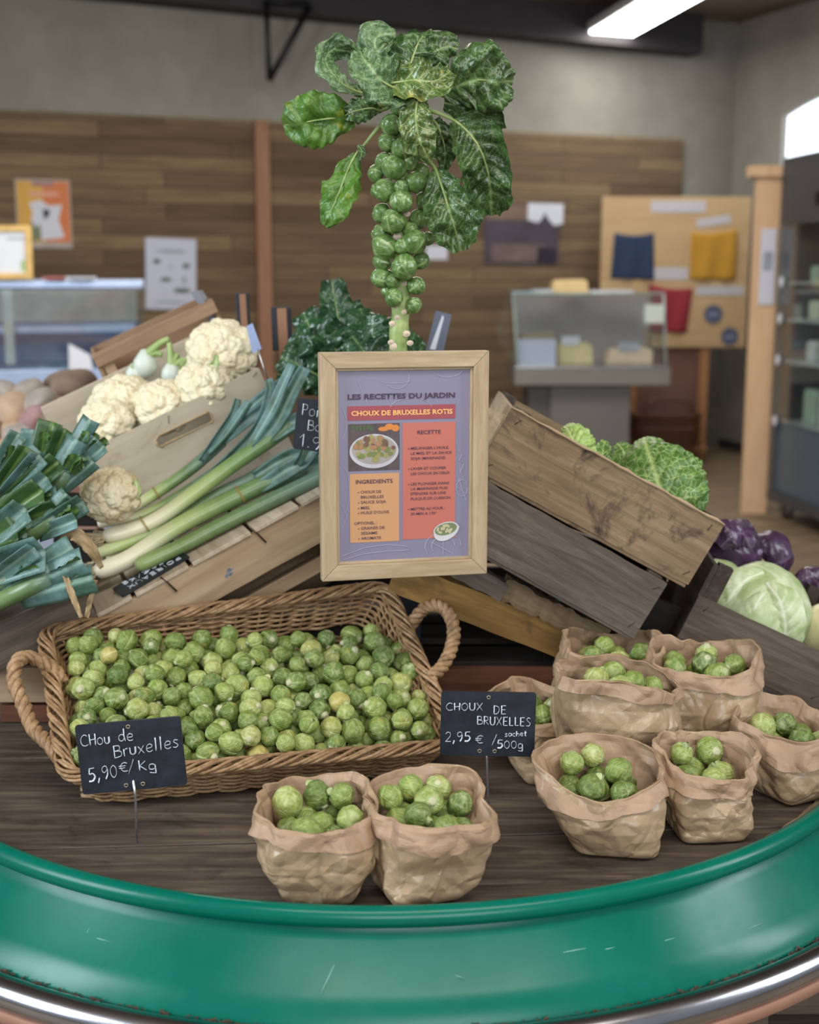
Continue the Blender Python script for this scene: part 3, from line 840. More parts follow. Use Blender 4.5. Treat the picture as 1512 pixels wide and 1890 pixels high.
for v, u1, s in ((.416, .842, "MELANGER L'HUILE,"), (.443, .862, 'LE MIEL ET LA SAUCE'), (.470, .815, 'SOJA (MARINADE)'), (.524, .820, 'LAVER ET COUPER'), (.551, .850, 'LES CHOUX EN DEUX'),
              (.606, .845, 'LES PLONGER DANS'), (.632, .832, 'LA MARINADE PUIS'), (.658, .820, 'ETENDRE SUR UNE'), (.685, .855, 'PLAQUE DE CUISSON'), (.740, .812, 'METTRE AU FOUR :'), (.766, .748, '30 MIN A 170°')):
    ptext('recipe_lettering', s, .548, u1, v, .0145, bold=0.012)
for v in (.411, .519, .601, .735):
    m = MB(); m.disc((ux(.532), yq - 0.0009, vz(v)), (0.0009, 0, 0), (0, 0, 0.0009), 10); m.build('bullet', M_ink, poster, world=False, smooth=False)
ptext('ingredients_heading', 'INGREDIENTS', .128, .408, .588, .021)
for v, u0, u1, s in ((.640, .165, .320, 'CHOUX DE'), (.667, .165, .340, 'BRUXELLES'), (.694, .165, .358, 'SAUCE SOJA'), (.724, .165, .236, 'MIEL'), (.750, .165, .380, "HUILE D'OLIVE"),
                  (.806, .115, .285, 'OPTIONEL :'), (.833, .165, .345, 'GRAINES DE'), (.860, .165, .290, 'SESAME'), (.887, .165, .318, 'AROMATE')):
    ptext('ingredients_lettering', s, u0, u1, v, .0155, bold=0.012)
for v in (.635, .689, .719, .745, .828, .882):
    m = MB(); m.disc((ux(.148), yq - 0.0009, vz(v)), (0.0009, 0, 0), (0, 0, 0.0009), 10); m.build('bullet', M_ink, poster, world=False, smooth=False)
# the dish photograph
ph = rect('dish_photo', plain('photo_tabletop', (84, 70, 72), 0.5, var=0.25, scale=60), .074, .462, .274, .520)
def pdisc(name, mats, u, v, ru, rv, lift, n=24, parent=ph, rot=0):
    m = MB(); su, sv = W_ - 2*fw - 2*lip, H_ - 2*fw - 2*lip
    c, s = math.cos(rot), math.sin(rot)
    m.disc((ux(u), yq - lift, vz(v)), (ru * su * c, 0, ru * su * s), (-rv * sv * s, 0, rv * sv * c), n); m.v = [tuple(x) for x in m.v]
    m.f = [tuple(reversed(f)) for f in m.f]
    return m
def pbuild(name, mat, items):
    mm = MB()
    for it in items:
        m = pdisc(name, None, *it); mm.add(m.v, m.f)
    return mm.build(name, mat, poster, world=False, smooth=False)
rp = random.Random(21)
pbuild('photo_leaves', plain('photo_green_dark', (70, 84, 56), 0.5), [(.11 + .028 * k, .292 + rp.uniform(-.006, .012), .016, .014, .0007) for k in range(6)])
pbuild('photo_pumpkin', plain('photo_orange', (196, 120, 50), 0.5), [(.385, .292, .035, .016, .0007), (.43, .300, .030, .018, .00072), (.34, .303, .04, .012, .00068)])
pbuild('photo_plate', plain('photo_plate_white', (186, 184, 190), 0.4), [(.268, .418, .186, .090, .0010, 40)])
pbuild('photo_plate_well', plain('photo_plate_shade', (158, 150, 144), 0.4), [(.268, .412, .168, .076, .0011, 40)])
gs = [plain('photo_sprout_a', (112, 122, 64), 0.5), plain('photo_sprout_b', (148, 142, 84), 0.5), plain('photo_mushroom', (160, 116, 82), 0.5), plain('photo_mushroom_dark', (112, 78, 64), 0.5)]
its = [[], [], [], []]
for k in range(64):
    a = rp.uniform(0, 6.28); rr = math.sqrt(rp.uniform(0, 1))
    u, v = .268 + .150 * rr * math.cos(a), .405 + .062 * rr * math.sin(a)
    kind = rp.choice((0, 0, 1, 1)) if v > .405 else rp.choice((2, 3, 2, 0, 1))
    its[kind].append((u, v, rp.uniform(.014, .024), rp.uniform(.010, .016), 0.0012 + 0.00001 * k, 12, ph, rp.uniform(0, 3)))
for k in range(4): pbuild('photo_food', gs[k], its[k])
# little bowl
bm = MB(); m = pdisc('x', None, .822, .850, .100, .040, .0012, 32, ph, 0.22); bm.add(m.v, m.f)
su, sv = W_ - 2*fw - 2*lip, H_ - 2*fw - 2*lip
pts = []
for k in range(25):
    a = math.pi * k / 24
    pts.append((ux(.826 + .100 * math.cos(a)), vz(.853 + (.056 * math.sin(a)) - .020 * math.cos(a))))
bm.add([V((x, yq - .0011, z)) for x, z in pts], [tuple(range(len(pts)))])
bm.build('bowl_picture', plain('bowl_white', (196, 194, 196), 0.5), poster, world=False, smooth=False)
pbuild('bowl_filling', plain('bowl_green', (112, 124, 84), 0.5), [(.820, .848, .088, .032, .0014, 28, ph, 0.22)])
pbuild('bowl_bits', plain('bowl_cream', (184, 178, 140), 0.5), [(.82 + rp.uniform(-.065, .065), .846 + rp.uniform(-.020, .020), .010, .007, .0016 + .00001 * k, 8, ph, 0) for k in range(26)])
# pale line drawings
def pline(uvs, r=0.00035):
    return [V((ux(u), yq - 0.0003, vz(v))) for u, v in uvs], r
m = MB()
def arc(cu, cv, ru, rv, a0, a1, n=22):
    return [(cu + ru * math.cos(math.radians(a0 + (a1 - a0) * i / n)), cv + rv * math.sin(math.radians(a0 + (a1 - a0) * i / n))) for i in range(n + 1)]
for L_ in (arc(.44, .035, .095, .060, -20, 150), arc(.43, .055, .11, .012, 0, 180), arc(.83, -.01, .12, .05, 10, 175), arc(.55, .20, .16, .055, 190, 350), [(.10, .0), (.15, .05), (.19, .12), (.22, .17)],
           arc(.0, .27, .06, .09, -60, 60), [(.91, .42), (.945, .45), (.92, .48), (.96, .50), (.93, .54), (.96, .58)], arc(.945, .63, .045, .045, 0, 330), [(.92, .58), (.98, .70)], [(.90, .62), (.97, .66)],
           [(.02, .97), (.2, .93), (.38, .92), (.52, .935), (.53, .955), (.36, .955), (.18, .965), (.03, .99)], arc(.80, .94, .14, .075, 150, 360), arc(.80, .94, .09, .05, 150, 360), [(.80, .905), (.80, .985)], [(.70, .915), (.88, .985)],
           arc(.03, .62, .05, .12, -80, 80), [(.02, .70), (.06, .76), (.02, .82)]):
    pts, r = pline(L_)
    pts = [p for p in pts if ux(0) <= p.x <= ux(1) and vz(1) <= p.z <= vz(0)]
    if len(pts) > 1: m = MB(); m.tube(pts, r, 4); m.build('line_drawing', M_line, poster, world=False, smooth=False)
# post that holds the frame up
post = thing('display_post', 'dark post standing under the recipe frame', 'post', Matrix.Translation(V((0.0, 2.145, TZ + 0.0))))
bx('upright', M_postdark, (-0.022, 0.0, 0.095), (0.020, 0.03, 0.46), post, world=False)
zz = BLf.z - TZ
m = MB(); m.box((-0.018, -0.297, zz + 0.17), (0.018, 0.0, zz + 0.195)); m.build('arm', M_postdark, post, world=False, smooth=False, bevel=0.002)

# ------------------------------------------------------------------ handwriting for the slates
G = {
 'C': (.72, [[(.68,.86),(.45,1),(.18,.82),(.06,.45),(.2,.1),(.5,.02),(.72,.12)]]),
 'H': (.66, [[(.08,1),(.1,0)],[(.62,1),(.58,0)],[(.08,.48),(.62,.52)]]),
 'o': (.58, [[(.3,.62),(.08,.45),(.08,.12),(.3,0),(.5,.14),(.5,.46),(.3,.62)]]),
 'u': (.56, [[(.06,.6),(.08,.14),(.26,0),(.46,.14),(.48,.6)]]),
 'd': (.60, [[(.48,.5),(.26,.6),(.06,.4),(.08,.1),(.28,.0),(.48,.2)],[(.5,1.1),(.48,.5),(.54,0)]]),
 'e': (.56, [[(.08,.3),(.46,.36),(.44,.56),(.24,.62),(.06,.4),(.1,.1),(.3,0),(.5,.08)]]),
 'B': (.66, [[(.1,1),(.1,0)],[(.1,.98),(.5,.92),(.5,.6),(.14,.54)],[(.14,.54),(.6,.44),(.58,.08),(.1,.0)]]),
 'r': (.42, [[(.08,.6),(.1,0)],[(.1,.36),(.22,.58),(.4,.6)]]),
 'x': (.54, [[(.04,.6),(.48,0)],[(.48,.62),(.04,0)]]),
 'l': (.30, [[(.14,1.08),(.12,0)]]),
 's': (.48, [[(.42,.56),(.22,.62),(.1,.48),(.3,.3),(.42,.14),(.24,0),(.04,.06)]]),
 '5': (.62, [[(.56,1),(.16,.98)],[(.16,.98),(.14,.56),(.4,.58),(.56,.32),(.36,.04),(.06,.04)]]),
 ',': (.34, [[(.2,.14),(.08,-.24)]]),
 '.': (.26, [[(.12,.06),(.12,.0)]]),
 '9': (.60, [[(.5,.7),(.4,.96),(.16,.94),(.06,.7),(.22,.5),(.5,.68)],[(.5,.7),(.46,.3),(.3,0)]]),
 '0': (.60, [[(.3,.94),(.08,.7),(.08,.26),(.3,.02),(.52,.26),(.5,.72),(.3,.94)]]),
 '2': (.60, [[(.06,.8),(.26,1),(.5,.84),(.44,.5),(.06,.02)],[(.06,.02),(.56,.02)]]),
 '1': (.44, [[(.04,.66),(.28,1)],[(.28,1),(.28,0)]]),
 '€': (.78, [[(.7,.9),(.46,1),(.22,.8),(.16,.4),(.36,.04),(.7,.06)],[(.02,.62),(.56,.64)],[(.02,.4),(.5,.42)]]),
 '/': (.50, [[(.42,1.08),(.04,-.06)]]),
 'K': (.60, [[(.1,1),(.1,0)],[(.52,.94),(.12,.46)],[(.12,.46),(.56,.04)]]),
 'g': (.56, [[(.44,.54),(.22,.6),(.06,.38),(.12,.08),(.4,.14),(.46,.5)],[(.46,.52),(.48,-.3)],[(.48,-.3),(.08,-.26)]]),
 'O': (.74, [[(.38,1),(.1,.74),(.1,.26),(.38,0),(.64,.26),(.64,.74),(.38,1)]]),
 'U': (.66, [[(.06,1),(.08,.24),(.32,0),(.56,.22),(.58,1)]]),
 'X': (.66, [[(.04,1),(.6,0)],[(.6,1),(.04,0)]]),
 'D': (.68, [[(.1,1),(.1,0)],[(.1,1),(.5,.86),(.6,.46),(.44,.08),(.1,0)]]),
 'E': (.58, [[(.08,1),(.08,0)],[(.08,.98),(.52,1)],[(.08,.5),(.46,.52)],[(.08,0),(.52,.02)]]),
 'R': (.64, [[(.1,1),(.1,0)],[(.1,1),(.5,.9),(.48,.56),(.12,.48)],[(.2,.48),(.58,0)]]),
 'L': (.54, [[(.1,1),(.1,.02)],[(.1,.02),(.5,.04)]]),
 'S': (.58, [[(.5,.9),(.28,1),(.1,.78),(.28,.54),(.5,.34),(.36,.04),(.06,.06)]]),
 'P': (.60, [[(.1,1),(.1,0)],[(.1,.98),(.5,.88),(.46,.52),(.12,.46)]]),
 'i': (.28, [[(.12,.6),(.12,0)],[(.1,.86),(.14,.9)]]),
 'a': (.58, [[(.46,.5),(.26,.62),(.06,.4),(.1,.08),(.3,0),(.46,.18)],[(.48,.6),(.5,0)]]),
 'c': (.50, [[(.44,.54),(.24,.62),(.06,.36),(.16,.06),(.46,.04)]]),
 'h': (.54, [[(.08,1.05),(.08,0)],[(.08,.36),(.28,.58),(.44,.44),(.46,0)]]),
 't': (.46, [[(.22,.98),(.2,.1),(.36,0)],[(.02,.64),(.42,.66)]]),
 'A': (.66, [[(.04,0),(.32,1),(.6,0)],[(.14,.36),(.5,.38)]]),
 'I': (.26, [[(.12,1),(.12,0)]]),
 ' ': (.42, []),
}
def handwrite(mb, s, x, z, h, w=None, pen=0.0012, y=0.0, slant=0.0, seed=0, track=0.08):
    r = random.Random(seed)
    adv = sum(G[c][0] + track for c in s); k = h if w is None else w / adv
    cx = x
    for ch in s:
        gw, strokes = G[ch]; jz = r.uniform(-.04, .04) * h
        for st in strokes:
            pts = [V((cx + px * k, 0, z + jz + pz * h + slant * (cx + px * k - x))) for px, pz in st]
            if len(pts) > 2: pts = cat_rom(pts, 5 * len(pts))
            else: pts = cat_rom(pts, 4)
            ps = [V((p.x + r.uniform(-.1, .1) * pen, y, p.z + r.uniform(-.1, .1) * pen)) for p in pts]
            mb.tube(ps, [pen * r.uniform(.85, 1.1) for _ in ps], 6, flat=0.25)
        cx += (gw + track) * k
def slate(name, label, M, w, h, lines, pick=None, pen=0.0012, eyelets=True, cat='price sign', wood_back=None, rounded=0.004):
    """local x across, z up, front towards -y; origin at the lower left corner"""
    T = thing(name, label, cat, M)
    m = MB(); poly = []
    for cx, cz, a0 in ((w - rounded, rounded, -90), (w - rounded, h - rounded, 0), (rounded, h - rounded, 90), (rounded, rounded, 180)):
        for k in range(5):
            a = math.radians(a0 + 90 * k / 4); poly.append((cx + rounded * math.cos(a), cz + rounded * math.sin(a)))
    m.prism(poly, 0, 0.003); m.build('board', M_slate, T, world=False, smooth=False)
    if lines:
        m = MB()
        for i, (s, x, z, hh, ww, sl) in enumerate(lines): handwrite(m, s, x * w, z * h, hh * h, ww * w if ww else None, pen, -0.0006, sl, i + len(label))
        m.build('lettering', M_chalk, T, world=False)
    if eyelets:
        for ex, ez in eyelets if isinstance(eyelets, list) else ((.5, .92), (.42, .08), (.58, .08)):
            m = MB(); m.tube([V((ex * w + .0022 * math.cos(a * .5236), -.0006, ez * h + .0022 * math.sin(a * .5236))) for a in range(12)], .0009, 6, closed=True)
            m.build('eyelet', M_eyelet, T, world=False)
    if pick:
        m = MB(); m.tube([M.inverted() @ V(p) for p in pick], 0.0016, 8); m.build('wire_pick', M_galv, T, world=False)
    return T
def plane_M(BLp, BRp, tilt=0.0):
    x = (BRp - BLp).normalized(); y = V((-x.y, x.x, 0)).normalized(); z = x.cross(y)
    return Matrix(((x.x, y.x, z.x, BLp.x), (x.y, y.y, z.y, BLp.y), (x.z, y.z, z.z, BLp.z), (0, 0, 0, 1))) @ Matrix.Rotation(tilt, 4, 'X')
Ys = PZ(253, 1567, TZ).y
BL_, BR_, TL_ = P(153, 1467, Ys), P(346, 1449, Ys + .01), P(148, 1339, Ys)
slate('price_slate', 'black price slate reading CHOU DE BRUXELLES in front of the wicker basket', plane_M(BL_, BR_), (BR_ - BL_).length, (TL_ - BL_).length,
      [('CHou', .035, .70, .16, .29, .03), ('de', .395, .72, .16, .155, -.03), ('Bruxelles', .33, .49, .175, .64, .09), ('5,90', .07, .18, .19, .29, .09), ('€', .37, .28, .13, .10, .0), ('/', .45, .25, .18, .09, .0), ('Kg', .55, .285, .145, .19, -.10)],
      [P(246, 1440, Ys + .005), P(250, 1470, Ys + .004), PZ(253, 1568, TZ - .01)], pen=0.0012)
Ys = 1.66
BL_, BR_, TL_ = P(812, 1394, Ys), P(986, 1397, Ys), P(812, 1276, Ys)
pk = P(902, 1470, Ys)
slate('price_slate', 'black price slate reading CHOUX DE BRUXELLES beside the bags at the right', plane_M(BL_, BR_), (BR_ - BL_).length, (TL_ - BL_).length,
      [('CHOUX', .05, .71, .115, .40, .02), ('DE', .55, .66, .13, .15, .02), ('BRUXELLES', .38, .50, .13, .58, -.02), ('2,95', .05, .22, .15, .28, .03), ('€', .37, .20, .12, .10, .0), ('/', .545, .18, .15, .07, 0), ('500g', .60, .135, .13, .29, -.03), ('sachet', .68, .315, .075, .24, .05)],
      [P(897, 1385, Ys + .004), P(899, 1400, Ys + .004), V((P(903, 1500, Ys).x, Ys + .01, TZ - 0.01))], pen=0.00108)
Ys = 2.02
BL_, BR_, TL_ = P(540, 828, Ys), P(650, 842, Ys), P(540, 733, Ys)
slate('price_slate', 'blue-black price slate half hidden behind the left side of the recipe frame', plane_M(BL_, BR_), (BR_ - BL_).length, (TL_ - BL_).length,
      [('Poireaux', .08, .68, .22, .86, -.02), ('Botte', .20, .40, .20, .56, -.04), ('1.95€', .09, .07, .24, .80, -.06)], [P(590, 840, Ys + .004), P(590, 905, Ys + .11)], pen=0.0012, eyelets=False)
# slate lying on the tray
q0, q1 = TRAY.inverted() @ P(222, 1098, 1.95), TRAY.inverted() @ P(345, 1022, 1.97)
ms = TRAY @ Matrix.Translation(V((q0.x + .004, 0.004, 0.0025))) @ Matrix.Rotation(math.radians(-3), 4, 'X') @ Matrix.Rotation(math.radians(-90), 4, 'X')
ms = TRAY @ Matrix.Translation(V((0.050, 0.006, 0.0008))) @ Matrix.Rotation(math.radians(9), 4, 'Z') @ Matrix.Rotation(math.radians(-86), 4, 'X')
ms = ms @ Matrix.Translation(V((.125, -.003, .060))) @ Matrix.Rotation(math.pi, 4, 'Y')
slate('price_slate', 'black price slate lying flat on the tray below the leeks', ms, 0.125, 0.060,
      [('POIREAUX', .08, .58, .24, .80, 0), ('2,50€/Kg', .10, .16, .24, .78, 0)], None, pen=0.0011, eyelets=False)
# picks standing in the rear crates, out of focus
for x0, y0, x1, y1, Y, kind, lab in ((438, 541, 463, 612, 2.55, 'd', 'small dark wooden tag standing tallest behind the cauliflowers'), (503, 567, 540, 648, 2.50, 'd', 'small dark wooden tag beside the chard leaves'),
                                   (372, 540, 408, 604, 2.75, 'g', 'grey slate seen edge-on at the top of the brown rear crate'), (790, 572, 830, 646, 2.45, 'w', 'grey price tag with one white stroke right of the stalk'),
                                   (466, 598, 484, 690, 2.30, 'b', 'bluish clear tag on a pick at the cauliflower crate corner')):
    if kind == 'd':
        a, b, tl = P(x0, y1, Y), P(x1, y1 - 1, Y), P(x0, y0, Y)
        T = thing('wooden_tag', lab, 'tag', plane_M(a, b)); w, h = (b - a).length, tl.z - a.z
        bx('slate_back', M_slate, (0, 0.002, 0), (w, 0.006, h), T, world=False)
        bx('wood_strip', M_postwood, (w * .32, -0.004, -0.03), (w * .80, 0.002, h * .97), T, world=False)
    elif kind == 'g':
        a, b = P(395, 606, Y), P(412, 600, Y)
        T = thing('edge_slate', lab, 'sign', plane_M(a, b)); M_sl = plain('grey_edge', (120, 124, 132), 0.5)
        m = MB(); m.prism([(0, 0), (0.016, 0), (-0.006, .085), (-0.020, .085)], 0, 0.07); m.build('board', M_sl, T, world=False, smooth=False)
    elif kind == 'w':
        a, b, tl = P(786, 648, Y), P(818, 650, Y), P(800, 572, Y)
        T = thing('price_tag', lab, 'tag', plane_M(a, b)); w, h = (b - a).length, tl.z - a.z
        m = MB(); m.prism([(0, 0), (w, -.002), (w * 1.35, h * .92), (w * .42, h)], 0, 0.003); m.build('board', plain('grey_tag', (92, 98, 116), 0.5), T, world=False, smooth=False)
        m = MB(); m.prism([(w * .22, .004), (w * .55, .004), (w * .92, h * .84), (w * .82, h * .9)], -0.001, 0.0); m.build('white_stroke', M_paper, T, world=False, smooth=False)
        m = MB(); m.tube([V((w * .4, .004, .01)), V((w * .2, .004, -.24))], .0016, 6); m.build('wire_pick', M_galv, T, world=False)
    else:
        a, b, tl = P(x0, 652, Y), P(x1, 648, Y), P(x0, y0, Y)
        T = thing('clear_tag', lab, 'tag', plane_M(a, b)); w, h = (b - a).length, tl.z - a.z
        m = MB(); m.prism([(0, 0), (w, 0.004), (w * .7, h), (w * .05, h * .95)], 0, 0.002); m.build('tag_face', plain('pale_blue_plastic', (150, 164, 200), 0.3), T, world=False, smooth=False)
        m = MB(); m.tube([V((w * .6, 0.001, 0.005)), V((w * .9, 0.001, -.06))], 0.0015, 6); m.build('wire_pick', M_galv, T, world=False)

# ------------------------------------------------------------------ wicker basket
RC = [V((-.452, 1.63, .745)), V((.066, 1.785, .734)), V((-.040, 2.095, .893)), V((-.5586, 1.93, .862))]   # rim corners FL FR BR BL
e1 = (RC[1] - RC[0]).normalized(); e3 = e1.cross((RC[3] - RC[0])).normalized(); e2 = e3.cross(e1)
MBK = Matrix(((e1.x, e2.x, e3.x, RC[0].x), (e1.y, e2.y, e3.y, RC[0].y), (e1.z, e2.z, e3.z, RC[0].z), (0, 0, 0, 1)))
basket = thing('wicker_basket', 'large shallow wicker basket heaped with brussels sprouts', 'basket', MBK)
BKI = MBK.inverted()
rl = [BKI @ p for p in RC]
DB = 0.057; INS = 0.013
cen = sum(rl, V((0, 0, 0))) / 4
bl = []
for p in rl:
    q = p.copy(); q.x += .032 if p.x < cen.x else -.032; q.y += INS if p.y < cen.y else -INS; q.z -= DB; bl.append(q)
def ring(f, n, rad=0.030, outset=0.0):
    c = [b.lerp(r, f) for b, r in zip(bl, rl)]
    mid = sum(c, V((0, 0, 0))) / 4
    c = [p + V((outset if p.x > mid.x else -outset, outset if p.y > mid.y else -outset, 0)) for p in c]
    pts = []
    for i in range(4):
        p, a, b = c[i], c[i - 1], c[(i + 1) % 4]
        da, db = (a - p).normalized(), (b - p).normalized()
        for k in range(7):
            t = k / 6; s, e = p + da * rad, p + db * rad
            pts.append(s * (1 - t) ** 2 + p * 2 * t * (1 - t) + e * t * t)
    pts.append(pts[0])
    L = [0]
    for a, b in zip(pts, pts[1:]): L.append(L[-1] + (b - a).length)
    out = []
    for i in range(n):
        s = L[-1] * i / n
        k = max(j for j in range(len(L)) if L[j] <= s + 1e-9); k = min(k, len(pts) - 2)
        out.append(pts[k].lerp(pts[k + 1], (s - L[k]) / max(L[k + 1] - L[k], 1e-9)))
    return out
NST = 44; SUB = 4; NP = NST * SUB
rows = 14
mw = MB()
r6 = random.Random(2)
def outward(pts, i):
    n = len(pts); t = (pts[(i + 1) % n] - pts[i - 1]); return V((t.y, -t.x, 0)).normalized()
for j in range(rows):
    f = (j + 0.5) / rows; base_ = ring(f, NP)
    pts = []
    for i in range(NP):
        ph_ = math.cos(math.pi * (i / SUB + j)) * 0.0036 + r6.uniform(-.0006, .0006)
        pts.append(base_[i] + outward(base_, i) * ph_ + V((0, 0, r6.uniform(-.0007, .0007))))
    mw.tube(pts, [0.0024 * r6.uniform(.9, 1.15) for _ in pts], 6, closed=True)
mw.build('woven_side', M_wicker, basket, world=False)
b0, b1 = ring(0.0, NST), ring(1.0, NST)
for i in range(NST):
    ms = MB(); ms.tube([b0[i], b0[i].lerp(b1[i], .5), b1[i]], 0.0026, 6); ms.build('stake', M_wicker, basket, world=False)
mb_ = MB()
x0, x1 = min(p.x for p in bl), max(p.x for p in bl); y0, y1 = min(p.y for p in bl), max(p.y for p in bl); zb0 = sum(p.z for p in bl) / 4
for k in range(56):
    y = y0 + 0.004 + (y1 - y0 - 0.008) * k / 55
    pts = [V((x0 + .004 + (x1 - x0 - .008) * i / 24, y, zb0 + .0028 * math.cos(math.pi * (i + k)))) for i in range(25)]
    mb_.tube(pts, 0.003, 5)
mb_.build('woven_base', M_wicker, basket, world=False)
# braided rim
rim_ = ring(1.0, 320, outset=0.001)
mr = MB()
for s in range(8):
    pts = []
    for i in range(320):
        a = 2 * math.pi * (i / 320 * 13 + s / 8) + .25 * math.sin(i * .11 + s * 2.1)
        o_ = outward(rim_, i)
        pts.append(rim_[i] + o_ * (0.0105 * math.cos(a) + .001) + V((0, 0, 0.003 + 0.0062 * math.sin(a))))
    mr.tube(pts, [0.0027 * r6.uniform(.85, 1.15) for _ in pts], 6, closed=True)
for s in range(3):                       # binding rows just under the rim
    pts = []
    bb = ring(0.93 - 0.055 * s, 240, outset=0.003)
    for i in range(240):
        a = 2 * math.pi * (i / 240 * 34 + s / 3)
        pts.append(bb[i] + outward(bb, i) * (0.0035 * math.cos(a)) + V((0, 0, 0.002 * math.sin(a))))
    mr.tube(pts, 0.0030, 6, closed=True)
mr.build('braided_rim', M_wicker, basket, world=False)
def handle(pts):
    path = cat_rom(pts, 70); m = MB()
    T0 = None
    for s in range(3):
        q = []
        N = V((0, 0, 1)); 
        for i, p in enumerate(path):
            t = (path[min(i + 1, 70)] - path[max(i - 1, 0)]).normalized()
            N = (N - t * N.dot(t)).normalized(); B = t.cross(N)
            a = 2 * math.pi * (i / 70 * 6.5 + s / 3)
            q.append(p + (N * math.cos(a) + B * math.sin(a)) * 0.0060)
        m.tube(q, 0.0052, 8)
        # finer grooves: each strand is itself a bundle
        for g_ in range(3):
            qq = []
            for i, p in enumerate(q):
                t = (q[min(i + 1, 70)] - q[max(i - 1, 0)]).normalized()
                n_ = t.orthogonal().normalized(); b_ = t.cross(n_); a = 2 * math.pi * (i / 70 * 3 + g_ / 3)
                qq.append(p + (n_ * math.cos(a) + b_ * math.sin(a)) * 0.0038)
            m.tube(qq, 0.0021, 6)
    m.build('handle', M_wicker, basket)
handle([P(116, 1262, 1.83), P(100, 1236, 1.835), P(64, 1216, 1.83), P(34, 1218, 1.81), P(26, 1255, 1.785), P(44, 1303, 1.76), P(62, 1345, 1.735), P(92, 1374, 1.705), P(112, 1402, 1.68)])
handle([P(752, 1165, 2.02), P(764, 1146, 2.02), P(782, 1124, 2.02), P(806, 1117, 2.005), P(828, 1132, 1.985), P(838, 1165, 1.96), P(832, 1200, 1.935), P(815, 1232, 1.915), P(794, 1250, 1.90)])

# ------------------------------------------------------------------ brussels sprouts
def wrapped_ball(R, seed, nlat=30, nlon=40, layers=8, step=0.10, elong=1.05, lump=0.04, veins=1.0, edge_w=4.0, cover=(52, 74), ruffle=0.0):
    """a ball of overlapping leaves; +z is the tip, -z the cut stem"""
    r = random.Random(seed)
    leaves = []
    for k in range(layers):
        az = k * 2.39996 + r.uniform(-.3, .3); el = math.radians(r.uniform(-8, 40) * (1 - 0.3 * k / layers)); 
        c = V((math.cos(az) * math.cos(el), math.sin(az) * math.cos(el), math.sin(el)))
        leaves.append((c, math.radians(r.uniform(*cover)), az, r.uniform(.85, 1.15)))
    rows = []; cols = []
    off = V((r.uniform(0, 9), r.uniform(0, 9), r.uniform(0, 9)))
    for i in range(nlat + 1):
        th = math.pi * i / nlat
        row = []; col = []
        for j in range(nlon):
            a = 2 * math.pi * j / nlon
            d = V((math.sin(th) * math.cos(a), math.sin(th) * math.sin(a), math.cos(th)))
            wob = 0.10 * noise.noise(d * 3.1 + off) + ruffle * noise.noise(d * 9 + off)
            hgt = 0.0; edge = 0.0; vein = 0.0; az0 = a
            for k, (c, al, az, sc_) in enumerate(leaves):
                g = d.angle(c) + wob
                if g < al:
                    m_ = min(1.0, (al - g) / math.radians(edge_w))
                    hgt = hgt * (1 - m_) + m_ * (k + 1) / layers
                    edge = edge * (1 - m_) + m_ * max(0.0, 1 - (al - g) / math.radians(edge_w * 2.2))
                    dl = (a - az + math.pi) % (2 * math.pi) - math.pi
                    x = dl * math.sin(th)
                    vv = math.exp(-(x / 0.045) ** 2) 
                    br = abs(((th * 2.4 - abs(x) * 1.6) * 1.9) % 1.0 - 0.5)
                    vv = max(vv, 0.65 * math.exp(-(br / 0.06) ** 2) * (abs(x) < 0.9))
                    vein = vein * (1 - m_) + m_ * vv * (0.35 + 0.65 * min(1.0, th / 2.2))
            rr = R * (1 - step * 0.5 + step * hgt + lump * noise.noise(d * 1.7 + off * 2) + 0.012 * noise.noise(d * 6 + off))
            p = d * rr; p.z *= elong
            stem = max(0.0, (th - 2.55) / 0.6)
            row.append(p); col.append((min(1, vein * veins), min(1.0, edge * 0.55 + stem * 0.8), hgt))
        rows.append(row); cols.append(col)
    m = MB(); m.grid(rows, closed=True, cols=cols)
    return m
SPM = []
for k in range(8):
    SPM.append(wrapped_ball(1.0, 40 + k, 26, 34, elong=[1.0, 1.08, 1.16, .98, 1.05, 1.12, 1.02, 1.2][k], lump=.10, step=.12).mesh('brussels_sprout', M_sprout, True))
mcut = MB()
for rr_, zz_ in ((0.0, -1.16), (0.22, -1.15), (0.27, -1.08), (0.30, -0.86)):
    pass
mcut.grid([[V((rr_ * math.cos(2*math.pi*j/10), rr_ * math.sin(2*math.pi*j/10), zz_)) for j in range(10)] for rr_, zz_ in ((0.40, -0.84), (0.29, -0.97), (0.27, -1.10), (0.20, -1.13), (0.001, -1.12))], closed=True)
STM = mcut.mesh('cut_stem', M_stemcut, True)
mtuft = MB()
for k in range(3):
    a = k * 2.1
    rowsT = []
    for i in range(5):
        w = 0.32 * math.sin(math.pi * (0.2 + 0.75 * i / 4)) 
        cpt = V((0.25 * math.cos(a) * (1 - i / 6), 0.25 * math.sin(a) * (1 - i / 6), 0.86 + 0.12 * i)); sd = V((-math.sin(a), math.cos(a), 0))
        rowsT.append([cpt - sd * w, cpt + V((math.cos(a), math.sin(a), 0)) * 0.08, cpt + sd * w])
    mtuft.grid(rowsT, cols=[[(0.2, .4, 0)] * 3 for _ in range(5)])
TFT = mtuft.mesh('loose_leaf', M_sprout, True)
rs = random.Random(99)
def rand_rot(r, stem_show=0.35, to=None):
    q = Matrix.Rotation(r.uniform(0, 6.283), 4, 'Z') @ Matrix.Rotation(math.acos(r.uniform(-1, 1)), 4, 'X') @ Matrix.Rotation(r.uniform(0, 6.283), 4, 'Z')
    return q
